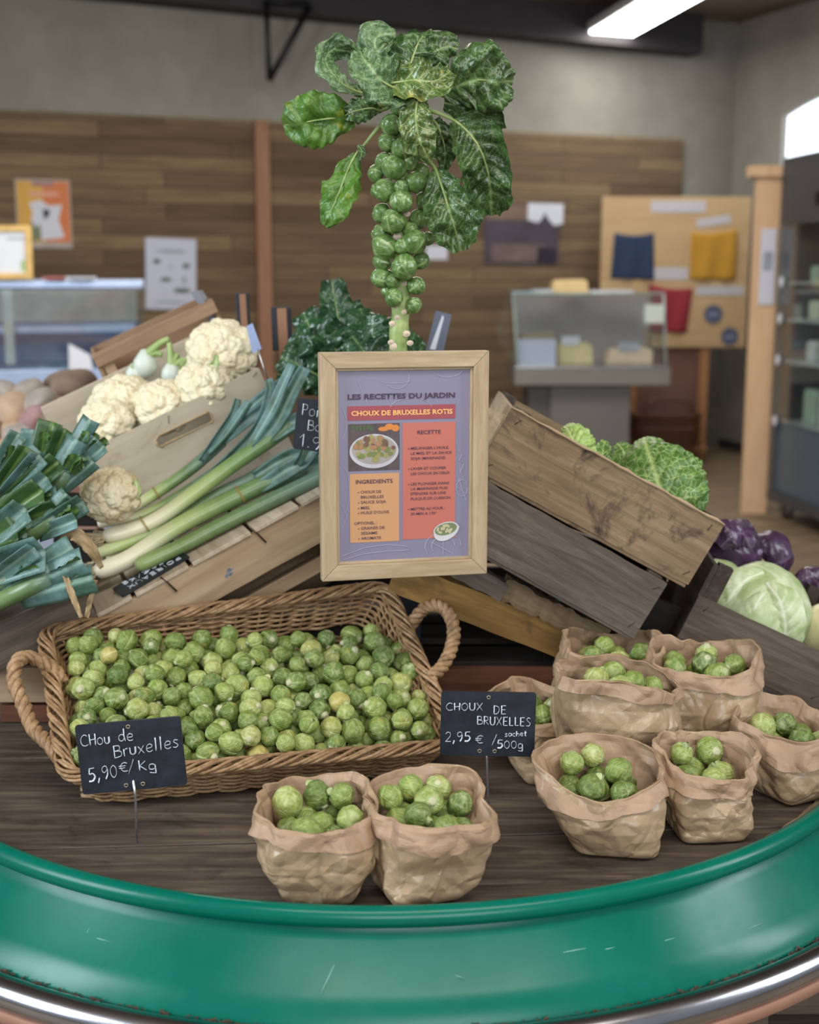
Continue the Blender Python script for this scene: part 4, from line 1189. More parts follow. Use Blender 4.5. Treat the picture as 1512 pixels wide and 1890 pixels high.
def sprout(pos, R, label, group, rot, variant, tuft=False, stem=True):
    o = bpy.data.objects.new('brussels_sprout', SPM[variant]); COL.objects.link(o)
    o.matrix_world = Matrix.Translation(pos) @ rot @ Matrix.Scale(R, 4)
    MW[o.name] = o.matrix_world.copy()
    if label: tag(o, label, 'vegetable', group)
    if stem:
        c = bpy.data.objects.new('cut_stem', STM); COL.objects.link(c); c.parent = o; c['label'] = 'pale cut stem end'
    if tuft:
        c = bpy.data.objects.new('loose_leaf', TFT); COL.objects.link(c); c.parent = o
    return o
def drop_pack(r, domain, floor, cap, rmin, rmax, nmax, tries=40, prefill=None):
    pts = np.zeros((0, 4))
    out = []
    fails = 0
    while len(out) < nmax and fails < 60:
        R = r.uniform(rmin, rmax); best = None
        for _ in range(tries):
            x, y = domain(r, R)
            fl = floor(x, y) + R
            if len(pts):
                d2 = (pts[:,0] - x) ** 2 + (pts[:,1] - y) ** 2; s = (pts[:,3] + R)
                m_ = d2 < s * s
                h = max(fl, float((pts[m_,2] + np.sqrt(s[m_] ** 2 - d2[m_])).max())) if m_.any() else fl
            else: h = fl
            key = h - cap(x, y)
            if best is None or key < best[0]: best = (key, x, y, h)
        if best[0] > 0: fails += 1; continue
        fails = 0
        out.append((best[1], best[2], best[3], R)); pts = np.vstack([pts, [best[1], best[2], best[3], R]])
    return out
# the heap in the basket: local frame of the rim plane
wid = rl[1].x; dep = (rl[3].y + rl[2].y) / 2
def dom(r, R):
    while True:
        x, y = r.uniform(.006, wid - .006), r.uniform(.012, dep - .004)
        sk_ = rl[3].x * y / dep
        if .006 + R < x - sk_ * 0 < wid - .006 - R and R + .010 < y < dep - R - .022 - .028 * min(1, max(0, (x - .12) / .2)): return x, y
def floor_(x, y): return zb0 + 0.010
def cap_(x, y):
    ex = min(x, wid - x) / 0.06; ey = min(y, 1.15 * (dep - y)) / 0.05
    e = min(1, ex) * min(1, max(ey, 0))
    return -0.006 + 0.024 * math.sqrt(max(0, e)) - 0.05 * max(0, (y - dep * .6) / dep) * min(1, max(0, x - .12) / .2)
heap = drop_pack(rs, dom, floor_, cap_, .0120, .0170, 560, 60)
# keep the ones light reaches: those not buried under others as seen from above/front
H_np = np.array(heap)
view = (BKI.to_3x3() @ (V((0, 0, 1.40)) - V((-.25, 1.85, .80)))).normalized()
def visible_set(hp, nray=46):
    vis = {}
    c = hp[:, :3]; R = hp[:, 3]
    a = view.orthogonal().normalized(); b = view.cross(a)
    ca = c @ np.array(a); cb = c @ np.array(b); cz = c @ np.array(view)
    cnt = np.zeros(len(hp))
    ga = np.arange(ca.min() - .02, ca.max() + .02, .0022); gb = np.arange(cb.min() - .02, cb.max() + .02, .0022)
    for x in ga:
        dx2 = (ca - x) ** 2; idx = np.where(dx2 < R * R)[0]
        if not len(idx): continue
        for y in gb:
            q = R[idx] ** 2 - dx2[idx] - (cb[idx] - y) ** 2
            ok = q > 0
            if ok.any():
                j = idx[ok][np.argmax(cz[idx][ok] + np.sqrt(q[ok]))]; cnt[j] += 1
    return cnt * .0022 ** 2 / (math.pi * R * R)
vis = visible_set(H_np)
special = {}
keep = [i for i in range(len(heap)) if vis[i] > 0.04]
order = sorted(keep, key=lambda i: -vis[i])[:300]
# a few that stand out in the photograph
def nearest(px, py):
    tgt = BKI @ PP(px, py, MBK @ V((.25, .16, .005)), e3)
    return min((i for i in order if i not in special), key=lambda i: (heap[i][0] - tgt.x) ** 2 + (heap[i][1] - tgt.y) ** 2 - 0.004 * vis[i])
M_yel = NT('yellowed_sprout_leaves'); _v = M_yel.coords(); _a = M_yel.attr()
_c = M_yel.mix(M_yel.noise(_v, 30, 4), (150, 138, 66), (186, 174, 104)); _c = M_yel.mix(_a[0], _c, (206, 198, 140))
_c = M_yel.mix(M_yel.gray(M_yel.noise(_v, 1.6, 3), .68, .74), _c, (70, 56, 30)); M_yel = M_yel.out(_c, .45)
special[nearest(172, 1227)] = 'yellowed brussels sprout near the left rear corner of the basket'
special[nearest(622, 1303)] = 'pale yellow-topped brussels sprout right of the middle of the basket'
special[nearest(473, 1392)] = 'yellow-leaved brussels sprout near the front rim of the basket'
YM = SPM[1].copy(); YM.materials.clear(); YM.materials.append(M_yel)
for n_, i in enumerate(order):
    x, y, z, R = heap[i]
    o = sprout(MBK @ V((x, y, z)), R, special.get(i, 'small green brussels sprout heaped in the big wicker basket'), None if i in special else 'sprouts heaped in the wicker basket',
           rand_rot(rs), rs.randrange(8), tuft=rs.random() < .10, stem=rs.random() < .8)
    if i in special: o.data = YM
print('SPROUTS heap', len(heap), 'kept', len(order))

# ------------------------------------------------------------------ paper bags
def crease_fn(seed, n=7, lo=0.030, hi=0.075):
    r = random.Random(seed); P_ = []
    for _ in range(n):
        d = V((r.gauss(0, 1), r.gauss(0, 1), r.gauss(0, .8))).normalized(); P_.append((d, r.uniform(lo, hi), r.uniform(0, 1)))
    def f(p):
        s = 0.0
        for d, wl, ph_ in P_:
            q = noise.noise_vector(p * 9 + V((seed, 0, 0))) * 0.012
            x = ((p + q).dot(d) / wl + ph_) % 1.0
            s += (abs(x - 0.5) * 4 - 1) * wl
        return s / n
    return f
def bag(label, c, rb, rt, h, top=(0, 0), yaw=0.0, seed=0, cuff=0.030, ell=(1.0, 1.0), bulge=0.12, fill=0.026, nspr=16, group=None, slab=None, tilt=0.0, roll=0.0, ripple=0.05, srad=(.0145, .0185)):
    """c: point on the table under the bag's middle; rb, rt: half widths at base and mouth; top: shift of the mouth"""
    r = random.Random(seed)
    Mb = Matrix.Translation(c) @ Matrix.Rotation(yaw, 4, 'Z')
    T = thing('paper_bag', label, 'paper bag', Mb)
    cr = crease_fn(seed); cr2 = crease_fn(seed + 50, 5, .016, .034)
    NA_, NZ = 200, 64
    ph = [r.uniform(0, 6.28) for _ in range(6)]
    def section(a, f):
        """unit outline blending a square base into a round mouth"""
        p = 5.0 * (1 - f) ** 1.5 + 2.1
        ca, sa = math.cos(a), math.sin(a)
        k = (abs(ca) ** p + abs(sa) ** p) ** (-1 / p)
        return ca * k, sa * k
    def hgt(a): return h * (1 + ripple * math.sin(2 * a + ph[0]) + ripple * .5 * math.sin(3 * a + ph[1]) + .15 * cr(V((math.cos(a), math.sin(a), 0)) * rt * 1.5) / .03 * .12) + rt * math.tan(tilt) * math.sin(a) + rt * math.tan(roll) * math.cos(a)
    def radius(f): return rb + (rt - rb) * (f ** 0.55) + bulge * rt * math.sin(math.pi * min(1, f * 1.02)) 
    hs = {}
    def hv(i, j, s):
        k_ = (i, j, s)
        if k_ not in hs: hs[k_] = random.Random(hash((i, j, s, seed))).uniform(-1, 1)
        return hs[k_]
    def facets(a, z, nper, s):
        cz = 6.283 * rt / nper
        u = a / 6.28318 * nper + .30 * noise.noise(V((math.cos(a) * 2, math.sin(a) * 2, z * 30 + s))); v_ = z / cz * 1.15 + .30 * noise.noise(V((math.cos(a) * 2, math.sin(a) * 2, z * 30 + 7 + s)))
        i, j = math.floor(u), math.floor(v_); fu, fv = u - i, v_ - j
        g_ = lambda di, dj: hv((i + di) % nper, j + dj, s)
        if hv(i % nper, j, s + 50) > 0:
            return g_(0,0) + (g_(1,0) - g_(0,0)) * fu + (g_(1,1) - g_(1,0)) * fv if fu > fv else g_(0,0) + (g_(0,1) - g_(0,0)) * fv + (g_(1,1) - g_(0,1)) * fu
        return g_(0,0) + (g_(1,0) - g_(0,0)) * fu + (g_(0,1) - g_(0,0)) * fv if fu + fv < 1 else g_(1,1) + (g_(0,1) - g_(1,1)) * (1 - fu) + (g_(1,0) - g_(1,1)) * (1 - fv)
    npl = r.randrange(9, 13)
    def wall(a, f, extra=0.0, amp=1.0):
        x, y = section(a, f); R = radius(f)
        R *= 1 + .035 * math.sin(3 * a + ph[3]) * f + .03 * math.sin(5 * a + ph[4]) * f
        z = f * hgt(a)
        p = V((x * R * ell[0] + top[0] * f, y * R * ell[1] + top[1] * f, z))
        n = V((x * ell[1], y * ell[0], 0.0)).normalized()
        a_ = min(1.0, f * 6) * amp
        w_ = 1 if f < .97 else .55
        pl = abs(((a / 6.28318 * npl + .5 * noise.noise(V((math.cos(a) * 1.5, math.sin(a) * 1.5, seed)))) % 1) - .5) * 4 - 1
        p += n * (extra + a_ * (0.12 * cr(p + V((seed, 0, 0))) + w_ * (.0080 * facets(a, z, 9, 1) + .0056 * facets(a, z, 17, 2) + .0020 * facets(a, z, 35, 3)) + .0026 * pl * f * f))
        return p
    m = MB(); rows = []
    rows.append([wall(2*math.pi*k/NA_, 0.0) * 0.02 for k in range(NA_)])
    for q in (.5, .97):
        rows.append([V((wall(2*math.pi*k/NA_, 0.0).x * q, wall(2*math.pi*k/NA_, 0.0).y * q, 0.0008)) for k in range(NA_)])
    for i in range(NZ + 1):
        f = i / NZ * 0.985
        rows.append([wall(2*math.pi*k/NA_, f) + V((0, 0, 0.0008)) for k in range(NA_)])
    m.grid(rows, closed=True); body = m.build('bag_body', M_bag, T, world=False, smooth=False)
    # cuff: the mouth folded outwards
    m = MB(); rows = []
    cu = [r.uniform(.7, 1.25) for _ in range(9)]
    inner = 0.062
    for q in np.linspace(0, 1, 9): rows.append([wall(2*math.pi*k/NA_, 0.98 - (1 - q) * inner / h, -0.002 - 0.004 * (1 - q), 1.0) for k in range(NA_)])
    for dz, dr in ((.0006, 0.0001), (.0007, .0008), (.0002, .0016)):
        rows.append([wall(2*math.pi*k/NA_, 0.98, dr) + V((0, 0, dz)) for k in range(NA_)])
    for q in np.linspace(.12, 1, 9):
        row = []
        for k in range(NA_):
            a = 2*math.pi*k/NA_
            cl = cuff * .80 * (1 + .22 * math.sin(2 * a + ph[5]) + 6.0 * cr(V((math.cos(a), math.sin(a), 0)) * rt + V((.3, .1, .2))))
            f = 0.98 - q * cl / h
            row.append(wall(a, f, .0018 + .0026 * q + .0030 * facets(a, q * cuff * 1.2 + .3, 15, 5), 0.9))
        rows.append(row)
    m.grid(rows, closed=True); m.build('folded_cuff', M_cuff, T, world=False, smooth=False)
    # sprouts inside
    rin = rt * 0.85
    zt_ = h - fill
    def dm(r_, R):
        a = r_.uniform(0, 6.283); q = math.sqrt(r_.random()) * (rin - R); return q * math.cos(a) * ell[0], q * math.sin(a) * ell[1]
    got = drop_pack(r, dm, lambda x, y: zt_ - .038, lambda x, y: zt_ + (y / rt) * rt * math.tan(tilt) * .8 + .003, srad[0], srad[1], nspr, 30)
    for (x, y, z, R) in got:
        pos = Mb @ V((x + top[0] * .85, y + top[1] * .85, z))
        sprout(pos, R, group[0], group[1], rand_rot(r), r.randrange(8), tuft=r.random() < .3, stem=r.random() < .5)
    return T
def base_at(px, py, back): 
    q = PZ(px, py, TZ); return V((q.x, q.y + back, TZ + 0.0005))
def sp(a, b): return (a, b)
bag('left one of the two open paper bags at the front rim', base_at(590, 1684, .052), .036, .070, .110, top=(-.006, .012), seed=1, cuff=.030, tilt=.12, fill=.012, nspr=30, bulge=.03,
    group=('brussels sprout inside the left paper bag at the front rim', 'sprouts in the left front bag'))
bag('right one of the two open paper bags at the front rim', base_at(774, 1684, .053), .038, .073, .111, top=(.016, .012), yaw=.35, seed=2, cuff=.034, tilt=.14, fill=.014, nspr=30, bulge=.03,
    group=('brussels sprout inside the right paper bag at the front rim', 'sprouts in the right front bag'))
bag('open paper bag leaning lowest and nearest in the right-hand cluster', base_at(1152, 1594, .058), .046, .076, .102, top=(-.024, .018), yaw=-.15, seed=3, cuff=.034, tilt=.20, roll=-.06, fill=.018, nspr=30, ell=(1.03, .92), bulge=.06,
    group=('brussels sprout inside the nearest paper bag of the right-hand cluster', 'sprouts in the nearest bag at right'))
bag('small open paper bag between the nearest and the rightmost bag', base_at(1318, 1564, .052), .041, .060, .104, top=(.002, .014), yaw=.1, seed=4, cuff=.040, tilt=.22, fill=.018, nspr=26, bulge=.05,
    group=('brussels sprout inside the small bag beside the nearest right-hand bag', 'sprouts in the small right-hand bag'))
bag('rightmost paper bag, cut by the picture edge above the green rim', base_at(1480, 1488, .054), .043, .072, .106, top=(.004, .014), yaw=.5, seed=5, cuff=.045, tilt=.12, fill=.022, nspr=16, bulge=.05,
    group=('brussels sprout inside the rightmost paper bag', 'sprouts in the rightmost bag'))
bag('bulging shiny paper bag in the middle of the right-hand cluster', V((PZ(1148, 1490, TZ).x + .006, 1.755, TZ + .0005)), .070, .082, .168, top=(-.008, -.012), yaw=-.1, seed=6, cuff=.022, tilt=-.02, roll=-.14, fill=.016, nspr=20, ell=(1.02, .85), bulge=.05, ripple=.04,
    group=('brussels sprout inside the bulging bag amid the right-hand cluster', 'sprouts in the bulging bag'))
bag('tall paper bag at the rear left of the right-hand cluster', V((PZ(1152, 1430, TZ).x - .002, 1.905, TZ + .0005)), .064, .076, .164, top=(.0, .004), yaw=.2, seed=7, cuff=.024, tilt=.10, fill=.016, nspr=20, ell=(1.0, .85), bulge=.05,
    group=('brussels sprout inside the rear left bag of the right-hand cluster', 'sprouts in the rear left bag'))
bag('plump paper bag at the rear right of the right-hand cluster', V((PZ(1312, 1440, TZ).x, 1.835, TZ + .0005)), .060, .076, .170, top=(.0, .0), yaw=-.3, seed=8, cuff=.038, tilt=.14, fill=.022, nspr=20, ell=(1.02, .85), bulge=.12,
    group=('brussels sprout inside the plump rear right bag', 'sprouts in the plump rear bag'))
bag('paper bag half hidden behind the slate reading CHOUX DE BRUXELLES', V((P(1000, 1400, 1.80).x + .014, 1.80, TZ + .0005)), .050, .058, .108, top=(-.022, .01), yaw=.2, seed=9, cuff=.022, tilt=.25, fill=.022, nspr=14, bulge=.04,
    group=('brussels sprout inside the bag half hidden by the slate', 'sprouts in the half-hidden bag'))

# ------------------------------------------------------------------ leaves
def leaf(mb, spine, hw, roll=0.0, cup=0.0, fold=0.0, ruffle=0.0, rfreq=5.0, pucker=0.0, nu=30, nv=14, nveins=7, slant=0.55, seed=0, facing=None, midw=0.05, rollend=None, vein_w=0.10, tint=None, edgej=0.0, curl=0.0, und=0.05):
    r = random.Random(seed)
    c = cat_rom(spine, nu); w = interp(hw, nu)
    ro = interp(roll if isinstance(roll, (list, tuple)) else [roll, rollend if rollend is not None else roll], nu)
    ph = r.uniform(0, 6.28); rows = []; cols = []
    S = sum((b - a).length for a, b in zip(c, c[1:]))
    for i in range(nu + 1):
        t = (c[min(i + 1, nu)] - c[max(i - 1, 0)]).normalized()
        vw = facing if facing is not None else (EYE - c[i]).normalized()
        sd = t.cross(vw)
        sd = sd.normalized() if sd.length > 1e-4 else t.orthogonal().normalized()
        n = sd.cross(t).normalized()
        q = Matrix.Rotation(ro[i], 3, t); sd = q @ sd; n = q @ n
        s = i / nu; row = []; col = []
        for k in range(nv + 1):
            x = 2 * k / nv - 1; ax = abs(x)
            W = w[i] * (1 + edgej * noise.noise(V((s * 14, x * 2, seed))))
            o = sd * (x * W)
            cell = s * nveins - ax * slant * nveins * 0.35
            vd = abs(cell % 1.0 - 0.5)
            z = cup * W * ax * ax + fold * W * ax + ruffle * W * ax ** 2 * math.sin(rfreq * 6.283 * s + ph + (1.7 if x > 0 else 0)) + pucker * W * (1 - math.exp(-(vd / .16) ** 2)) * (0.35 + .65 * math.sin(math.pi * ax) ** .5 if 0 < ax < 1 else .35) 
            z += und * W * noise.noise(V((s * 5, x * 2, seed * 1.7)))
            if curl and ax > .5:
                cu_ = ((ax - .5) / .5); k_ = curl * (1 + .7 * noise.noise(V((s * 4, x, seed + 9.0)))); z += k_ * W * .5 * cu_ ** 1.6; o = o * (1 - .22 * abs(k_) * cu_ * cu_)
            vein = max(math.exp(-(x * W / max(midw * max(hw), 1e-5)) ** 2), 0.75 * math.exp(-(vd / vein_w) ** 2) * (1 - ax * .6), .35 * math.exp(-((((s * 17 + x * 9) % 1) - .5) / .1) ** 2) * .5)
            row.append(c[i] + o + n * z); col.append((min(1, vein), ax, s))
        rows.append(row); cols.append(col)
    mb.grid(rows, cols=cols)

# ------------------------------------------------------------------ the stalk of brussels sprouts
SY = 1.92
stalk = thing('brussels_sprout_stalk', 'tall stalk of brussels sprouts with drooping leaves above the recipe frame', 'vegetable plant', Matrix.Translation(P(735, 700, SY)))
axis = [P(738, 770, SY), P(735, 645, SY), P(741, 560, SY), P(742, 480, SY), P(738, 400, SY), P(741, 320, SY), P(742, 240, SY), P(748, 185, SY), P(752, 150, SY)]
m = MB()
cs = cat_rom(axis, 60)
m.tube(cs, [0.0150 - 0.0045 * i / 60 + .0008 * math.sin(i * 1.3) for i in range(61)], 14)
m.build('stem', M_stem, stalk)
m = MB()
for px, py, rr in ((722, 632, 5), (724, 597, 5), (745, 575, 5), (750, 616, 6), (728, 640, 7), (757, 633, 5), (734, 586, 5), (728, 566, 4), (746, 523, 5), (733, 437, 6), (729, 334, 5), (737, 505, 5), (752, 395, 5), (735, 536, 5)):
    q = P(px, py, SY - .0128); s = rr * 1.95 / FPX
    for i in range(1):
        rows = [[q + V((s * f * math.cos(a), -.0014 * (1 - f) , s * f * math.sin(a) * .8)) for a in np.linspace(0, 6.283, 11)[:-1]] for f in (1.25, .9, .5, .02)]
        m.grid(rows, closed=True)
m.build('leaf_scar', M_scar, stalk)
def axis_x(py):
    ys = [770, 645, 560, 480, 400, 320, 240, 185, 150]; xs = [738, 735, 741, 742, 738, 741, 742, 748, 752]
    return float(np.interp(-py, [-y for y in ys], xs))
SP = [(723,230,18),(716,263,16),(741,275,17),(711,300,17),(727,309,20),(695,320,15),(711,352,20),(766,337,18),(741,345,13),(790,341,14),(741,372,20),(784,372,17),(705,394,17),(725,409,20),(773,405,17),(705,432,17),(711,456,21),(764,447,21),(776,481,15),(706,484,15),(746,493,22),(706,513,18),(768,528,16),(716,538,11),(728,549,16),(763,564,14),(735,200,13),(724,186,14),(778,318,15),(756,300,14),(698,352,13),(758,425,13),(742,455,14),(790,440,12),(725,520,12),(757,205,13),(760,240,14)]
rv = random.Random(17)
M_sprout_d = NT('stalk_sprout_leaves'); _a = M_sprout_d.attr(); _v = M_sprout_d.coords((1, 1, 1), rand=True)
_c = M_sprout_d.mix(M_sprout_d.gray(M_sprout_d.noise(_v, 1.8, 5), .35, .7), (62, 92, 42), (104, 134, 72))
_c = M_sprout_d.mix(_a[0], _c, (160, 182, 122)); _c = M_sprout_d.mix(_a[1], _c, (160, 182, 126))
M_sprout_d = M_sprout_d.out(_c, .28, 0, .5)
SPD = []
for k in range(4):
    me = SPM[k].copy(); me.materials.clear(); me.materials.append(M_sprout_d); SPD.append(me)
for px, py, rr in SP:
    R = rr * 1.95 / FPX; dx = (px - axis_x(py)) * 1.95 / FPX; rho = 0.012 + R * 0.95
    dyy = -math.sqrt(max(rho * rho - dx * dx, 0.0)) if abs(dx) < rho else 0.0
    pos = P(px, py, SY + dyy)
    o = bpy.data.objects.new('sprout', SPD[rv.randrange(4)]); COL.objects.link(o)
    o.parent = stalk
    out = V((dx, dyy, .012)).normalized()
    mm = Matrix.Translation(pos) @ out.to_track_quat('Z', 'Y').to_matrix().to_4x4() @ Matrix.Rotation(rv.uniform(0, 6.28), 4, 'Z') @ Matrix.Rotation(rv.uniform(-.4, .4), 4, 'X') @ Matrix.Scale(R, 4)
    o.matrix_local = MW[stalk.name].inverted() @ mm
def kleaf(sp_, hw, mat, petiole=None, pr=(0.004, 0.0024), **kw):
    kw.setdefault('curl', rv.choice((-.9, -.6, .7))); kw['und'] = .30; kw['nu'] = 60; kw['nv'] = 28; kw['edgej'] = .16; kw['ruffle'] = kw.get('ruffle', .1) * 1.25; kw['rfreq'] = kw.get('rfreq', 4) * 1.4; kw['pucker'] = kw.get('pucker', .06) * 1.3; kw['vein_w'] = .06; kw['midw'] = .035
    m = MB(); leaf(m, [P(x, y, SY + d) for x, y, d in sp_], [h_ * 2.08 / FPX for h_ in hw], **kw)
    o = m.build('leaf', mat, stalk)
    pts = ([P(x, y, SY + d) for x, y, d in petiole] if petiole else []) 
    mm = MB()
    full = cat_rom(pts + [P(x, y, SY + d - .0012) for x, y, d in sp_], 40) if True else None
    mm.tube(full, [float(np.interp(i / 40, [0, .35, 1], [pr[0], pr[1] * .8, .0004])) for i in range(41)], 7)
    mm.build('petiole', M_stem, o)
    return o
# far left, horizontal
kleaf([(655, 218, .01), (620, 218, .0), (585, 222, -.005), (550, 228, .0), (523, 232, .02)], [16, 44, 54, 46, 20], M_kleaf_l, [(735, 190, 0), (700, 196, 0), (672, 208, .005)], roll=-.15, ruffle=.10, rfreq=2.4, cup=.18, pucker=.05, nu=36, nv=16, seed=1, edgej=.10)
kleaf([(705, 204, .0), (685, 200, -.01), (655, 205, -.01), (635, 214, .0)], [4, 22, 28, 8], M_kleaf, [(735, 186, 0)], roll=.3, ruffle=.15, cup=.3, pucker=.06, seed=2)
# lower left, drooping
kleaf([(658, 284, .015), (644, 310, .01), (628, 350, .0), (612, 388, .0), (598, 416, .01)], [8, 30, 38, 34, 10], M_kleaf_l, [(722, 212, 0), (695, 240, .005), (674, 266, .012)], roll=.45, ruffle=.08, rfreq=2.5, cup=.15, pucker=.05, nu=36, nv=14, seed=3, edgej=.08)
kleaf([(662, 268, .0), (668, 280, -.005), (664, 296, -.005)], [4, 10, 3], M_kleaf, None, pr=(.001, .001), seed=4, cup=.3)
# top left curl
kleaf([(668, 172, .0), (640, 160, -.01), (612, 140, -.005), (598, 112, .01), (612, 88, .03), (640, 92, .05), (656, 104, .06)], [10, 18, 26, 30, 30, 28, 10], M_kleaf_p, [(742, 180, 0), (705, 178, 0)], roll=[.5, .6, .9, 1.0, .7, .4, .2], ruffle=.18, rfreq=4, cup=.45, pucker=.10, nu=44, nv=14, nveins=11, seed=5, edgej=.1)
# top centre front, cupped
kleaf([(768, 172, -.045), (735, 165, -.065), (700, 146, -.075), (676, 118, -.07), (664, 94, -.055)], [20, 40, 46, 38, 14], M_kleaf_p, [(750, 178, -.01)], roll=[.55, .5, .4, .3, .3], ruffle=.16, rfreq=4, cup=.55, pucker=.10, nu=44, nv=18, nveins=10, seed=6, edgej=.08)
kleaf([(700, 160, -.05), (750, 150, -.075), (800, 150, -.075), (832, 132, -.05)], [12, 34, 36, 12], M_kleaf_y, [(748, 176, -.01)], roll=[-.5, -.4, -.3, -.2], ruffle=.2, rfreq=4, cup=.5, pucker=.08, nu=36, nv=14, seed=16, edgej=.12)
# top back, arching
kleaf([(745, 140, .03), (712, 112, .05), (692, 84, .05), (700, 66, .06), (730, 62, .07)], [26, 42, 44, 36, 12], M_kleaf_p, [(750, 165, .02)], roll=[.3, .2, .1, .0, .0], ruffle=.2, rfreq=4, cup=-.3, pucker=.10, nu=40, nv=16, nveins=9, seed=7, edgej=.1)
kleaf([(752, 145, .03), (775, 118, .05), (800, 98, .055), (826, 86, .06), (845, 92, .06)], [30, 50, 52, 40, 12], M_kleaf, [(750, 168, .02)], roll=[-.2, -.2, -.1, 0, 0], ruffle=.2, rfreq=4, cup=-.25, pucker=.10, nu=40, nv=16, nveins=9, seed=8, edgej=.1)
kleaf([(748, 150, .02), (760, 112, .03), (772, 80, .04), (782, 66, .05)], [28, 48, 44, 12], M_kleaf, None, pr=(.002, .002), roll=.1, ruffle=.2, rfreq=4, cup=-.3, pucker=.08, nu=36, nv=16, seed=18, edgej=.1)
# right top fan
kleaf([(812, 168, -.01), (840, 160, -.02), (875, 148, -.03), (915, 150, -.02), (944, 150, .0)], [14, 46, 72, 66, 30], M_kleaf, [(755, 180, -.008), (785, 176, -.012)], roll=[.1, .15, .15, .1, .0], ruffle=.12, rfreq=4, cup=.22, pucker=.09, nu=46, nv=20, nveins=6, slant=1.0, seed=9, edgej=.09)
# centre front hanging, blotched
kleaf([(782, 166, -.055), (770, 190, -.075), (768, 225, -.082), (776, 262, -.078), (796, 300, -.062)], [16, 27, 33, 33, 10], M_kleaf_y, [(752, 182, -.01), (770, 168, -.04)], roll=[-.2, -.1, .0, .1, .2], ruffle=.14, rfreq=3, cup=-.55, pucker=.10, nu=44, nv=16, nveins=7, seed=10, edgej=.06)
# right, large and bent downwards
kleaf([(838, 222, -.012), (864, 244, -.02), (886, 275, -.022), (900, 315, -.015), (906, 355, .0), (908, 396, .02)], [12, 46, 50, 46, 44, 16], M_kleaf, [(758, 200, -.005), (800, 206, -.01)], roll=[-.2, -.15, .0, .1, .15, .1], ruffle=.12, rfreq=4, cup=.25, pucker=.09, nu=50, nv=20, nveins=9, seed=11, edgej=.09)
kleaf([(820, 190, .015), (850, 196, .01), (890, 210, .02), (925, 240, .04)], [10, 34, 36, 12], M_kleaf, None, pr=(.002, .002), roll=.2, ruffle=.15, cup=.2, pucker=.08, seed=19, edgej=.1)
# right lower fan, apex down
kleaf([(804, 312, -.01), (816, 345, -.02), (830, 390, -.025), (842, 430, -.02), (850, 462, -.01)], [6, 36, 50, 48, 14], M_kleaf, [(765, 290, -.005), (790, 298, -.008)], roll=[.1, .05, 0, -.1, -.1], ruffle=.14, rfreq=4, cup=.2, pucker=.08, nu=46, nv=20, nveins=6, slant=1.2, seed=12, edgej=.08)
# dark one behind
kleaf([(800, 222, .02), (815, 250, .02), (822, 285, .025), (818, 314, .03)], [14, 24, 24, 8], M_kleaf, [(760, 205, .01)], roll=.1, ruffle=.1, cup=.2, pucker=.06, seed=13)
kleaf([(845, 262, .0), (858, 272, -.005), (866, 266, -.01)], [6, 14, 4], M_kleaf, None, pr=(.0015, .001), seed=14, cup=.4, ruffle=.2)

# ------------------------------------------------------------------ chard behind the frame
def chard(label, leaves, Y, seed):
    r = random.Random(seed)
    T = thing('chard_bunch', label, 'vegetable', Matrix.Translation(P(leaves[0][0], leaves[0][1], Y)))
    for k, (bx_, by_, tx, ty, w) in enumerate(leaves):
        dy = r.uniform(-.05, .05); m = MB()
        mx, my = (bx_ + tx) / 2 + r.uniform(-8, 8), (by_ + ty) / 2 - 6
        sp_ = [P(bx_, by_, Y + dy * .4), P(mx, my, Y + dy), P(tx, ty, Y + dy + r.uniform(-.02, .05))]
        leaf(m, sp_, [w * .45 * Y / FPX, w * 1.25 * Y / FPX, w * 1.35 * Y / FPX, w * .75 * Y / FPX], roll=r.uniform(-.7, .7), ruffle=.28, rfreq=4, cup=r.uniform(-.3, .4), pucker=.14, nu=30, nv=14, nveins=8, seed=seed + k, edgej=.12)
        o = m.build('leaf', M_chard, T)
        mm = MB(); mm.tube(cat_rom([p + V((0, -.002, 0)) for p in sp_], 16), [.0022 * (1 - .85 * i / 16) for i in range(17)], 6); mm.build('leaf_rib', M_stem, o)
    return T
chard('dark green chard bunch left of the stalk, its tallest leaf upright', [(640, 700, 612, 516, 26), (630, 700, 560, 578, 34), (625, 700, 535, 628, 34), (650, 700, 640, 560, 34), (610, 705, 520, 660, 30), (640, 705, 590, 600, 32), (655, 705, 600, 650, 30), (600, 720, 512, 690, 24), (640, 700, 615, 545, 24)], 2.32, 3)
chard('dark green chard bunch directly behind the stalk base', [(700, 700, 690, 582, 32), (690, 700, 665, 570, 30), (715, 700, 735, 590, 30), (730, 700, 765, 615, 30), (740, 702, 780, 640, 24), (700, 702, 650, 620, 34), (720, 702, 700, 640, 34), (675, 705, 640, 660, 28)], 2.24, 4)
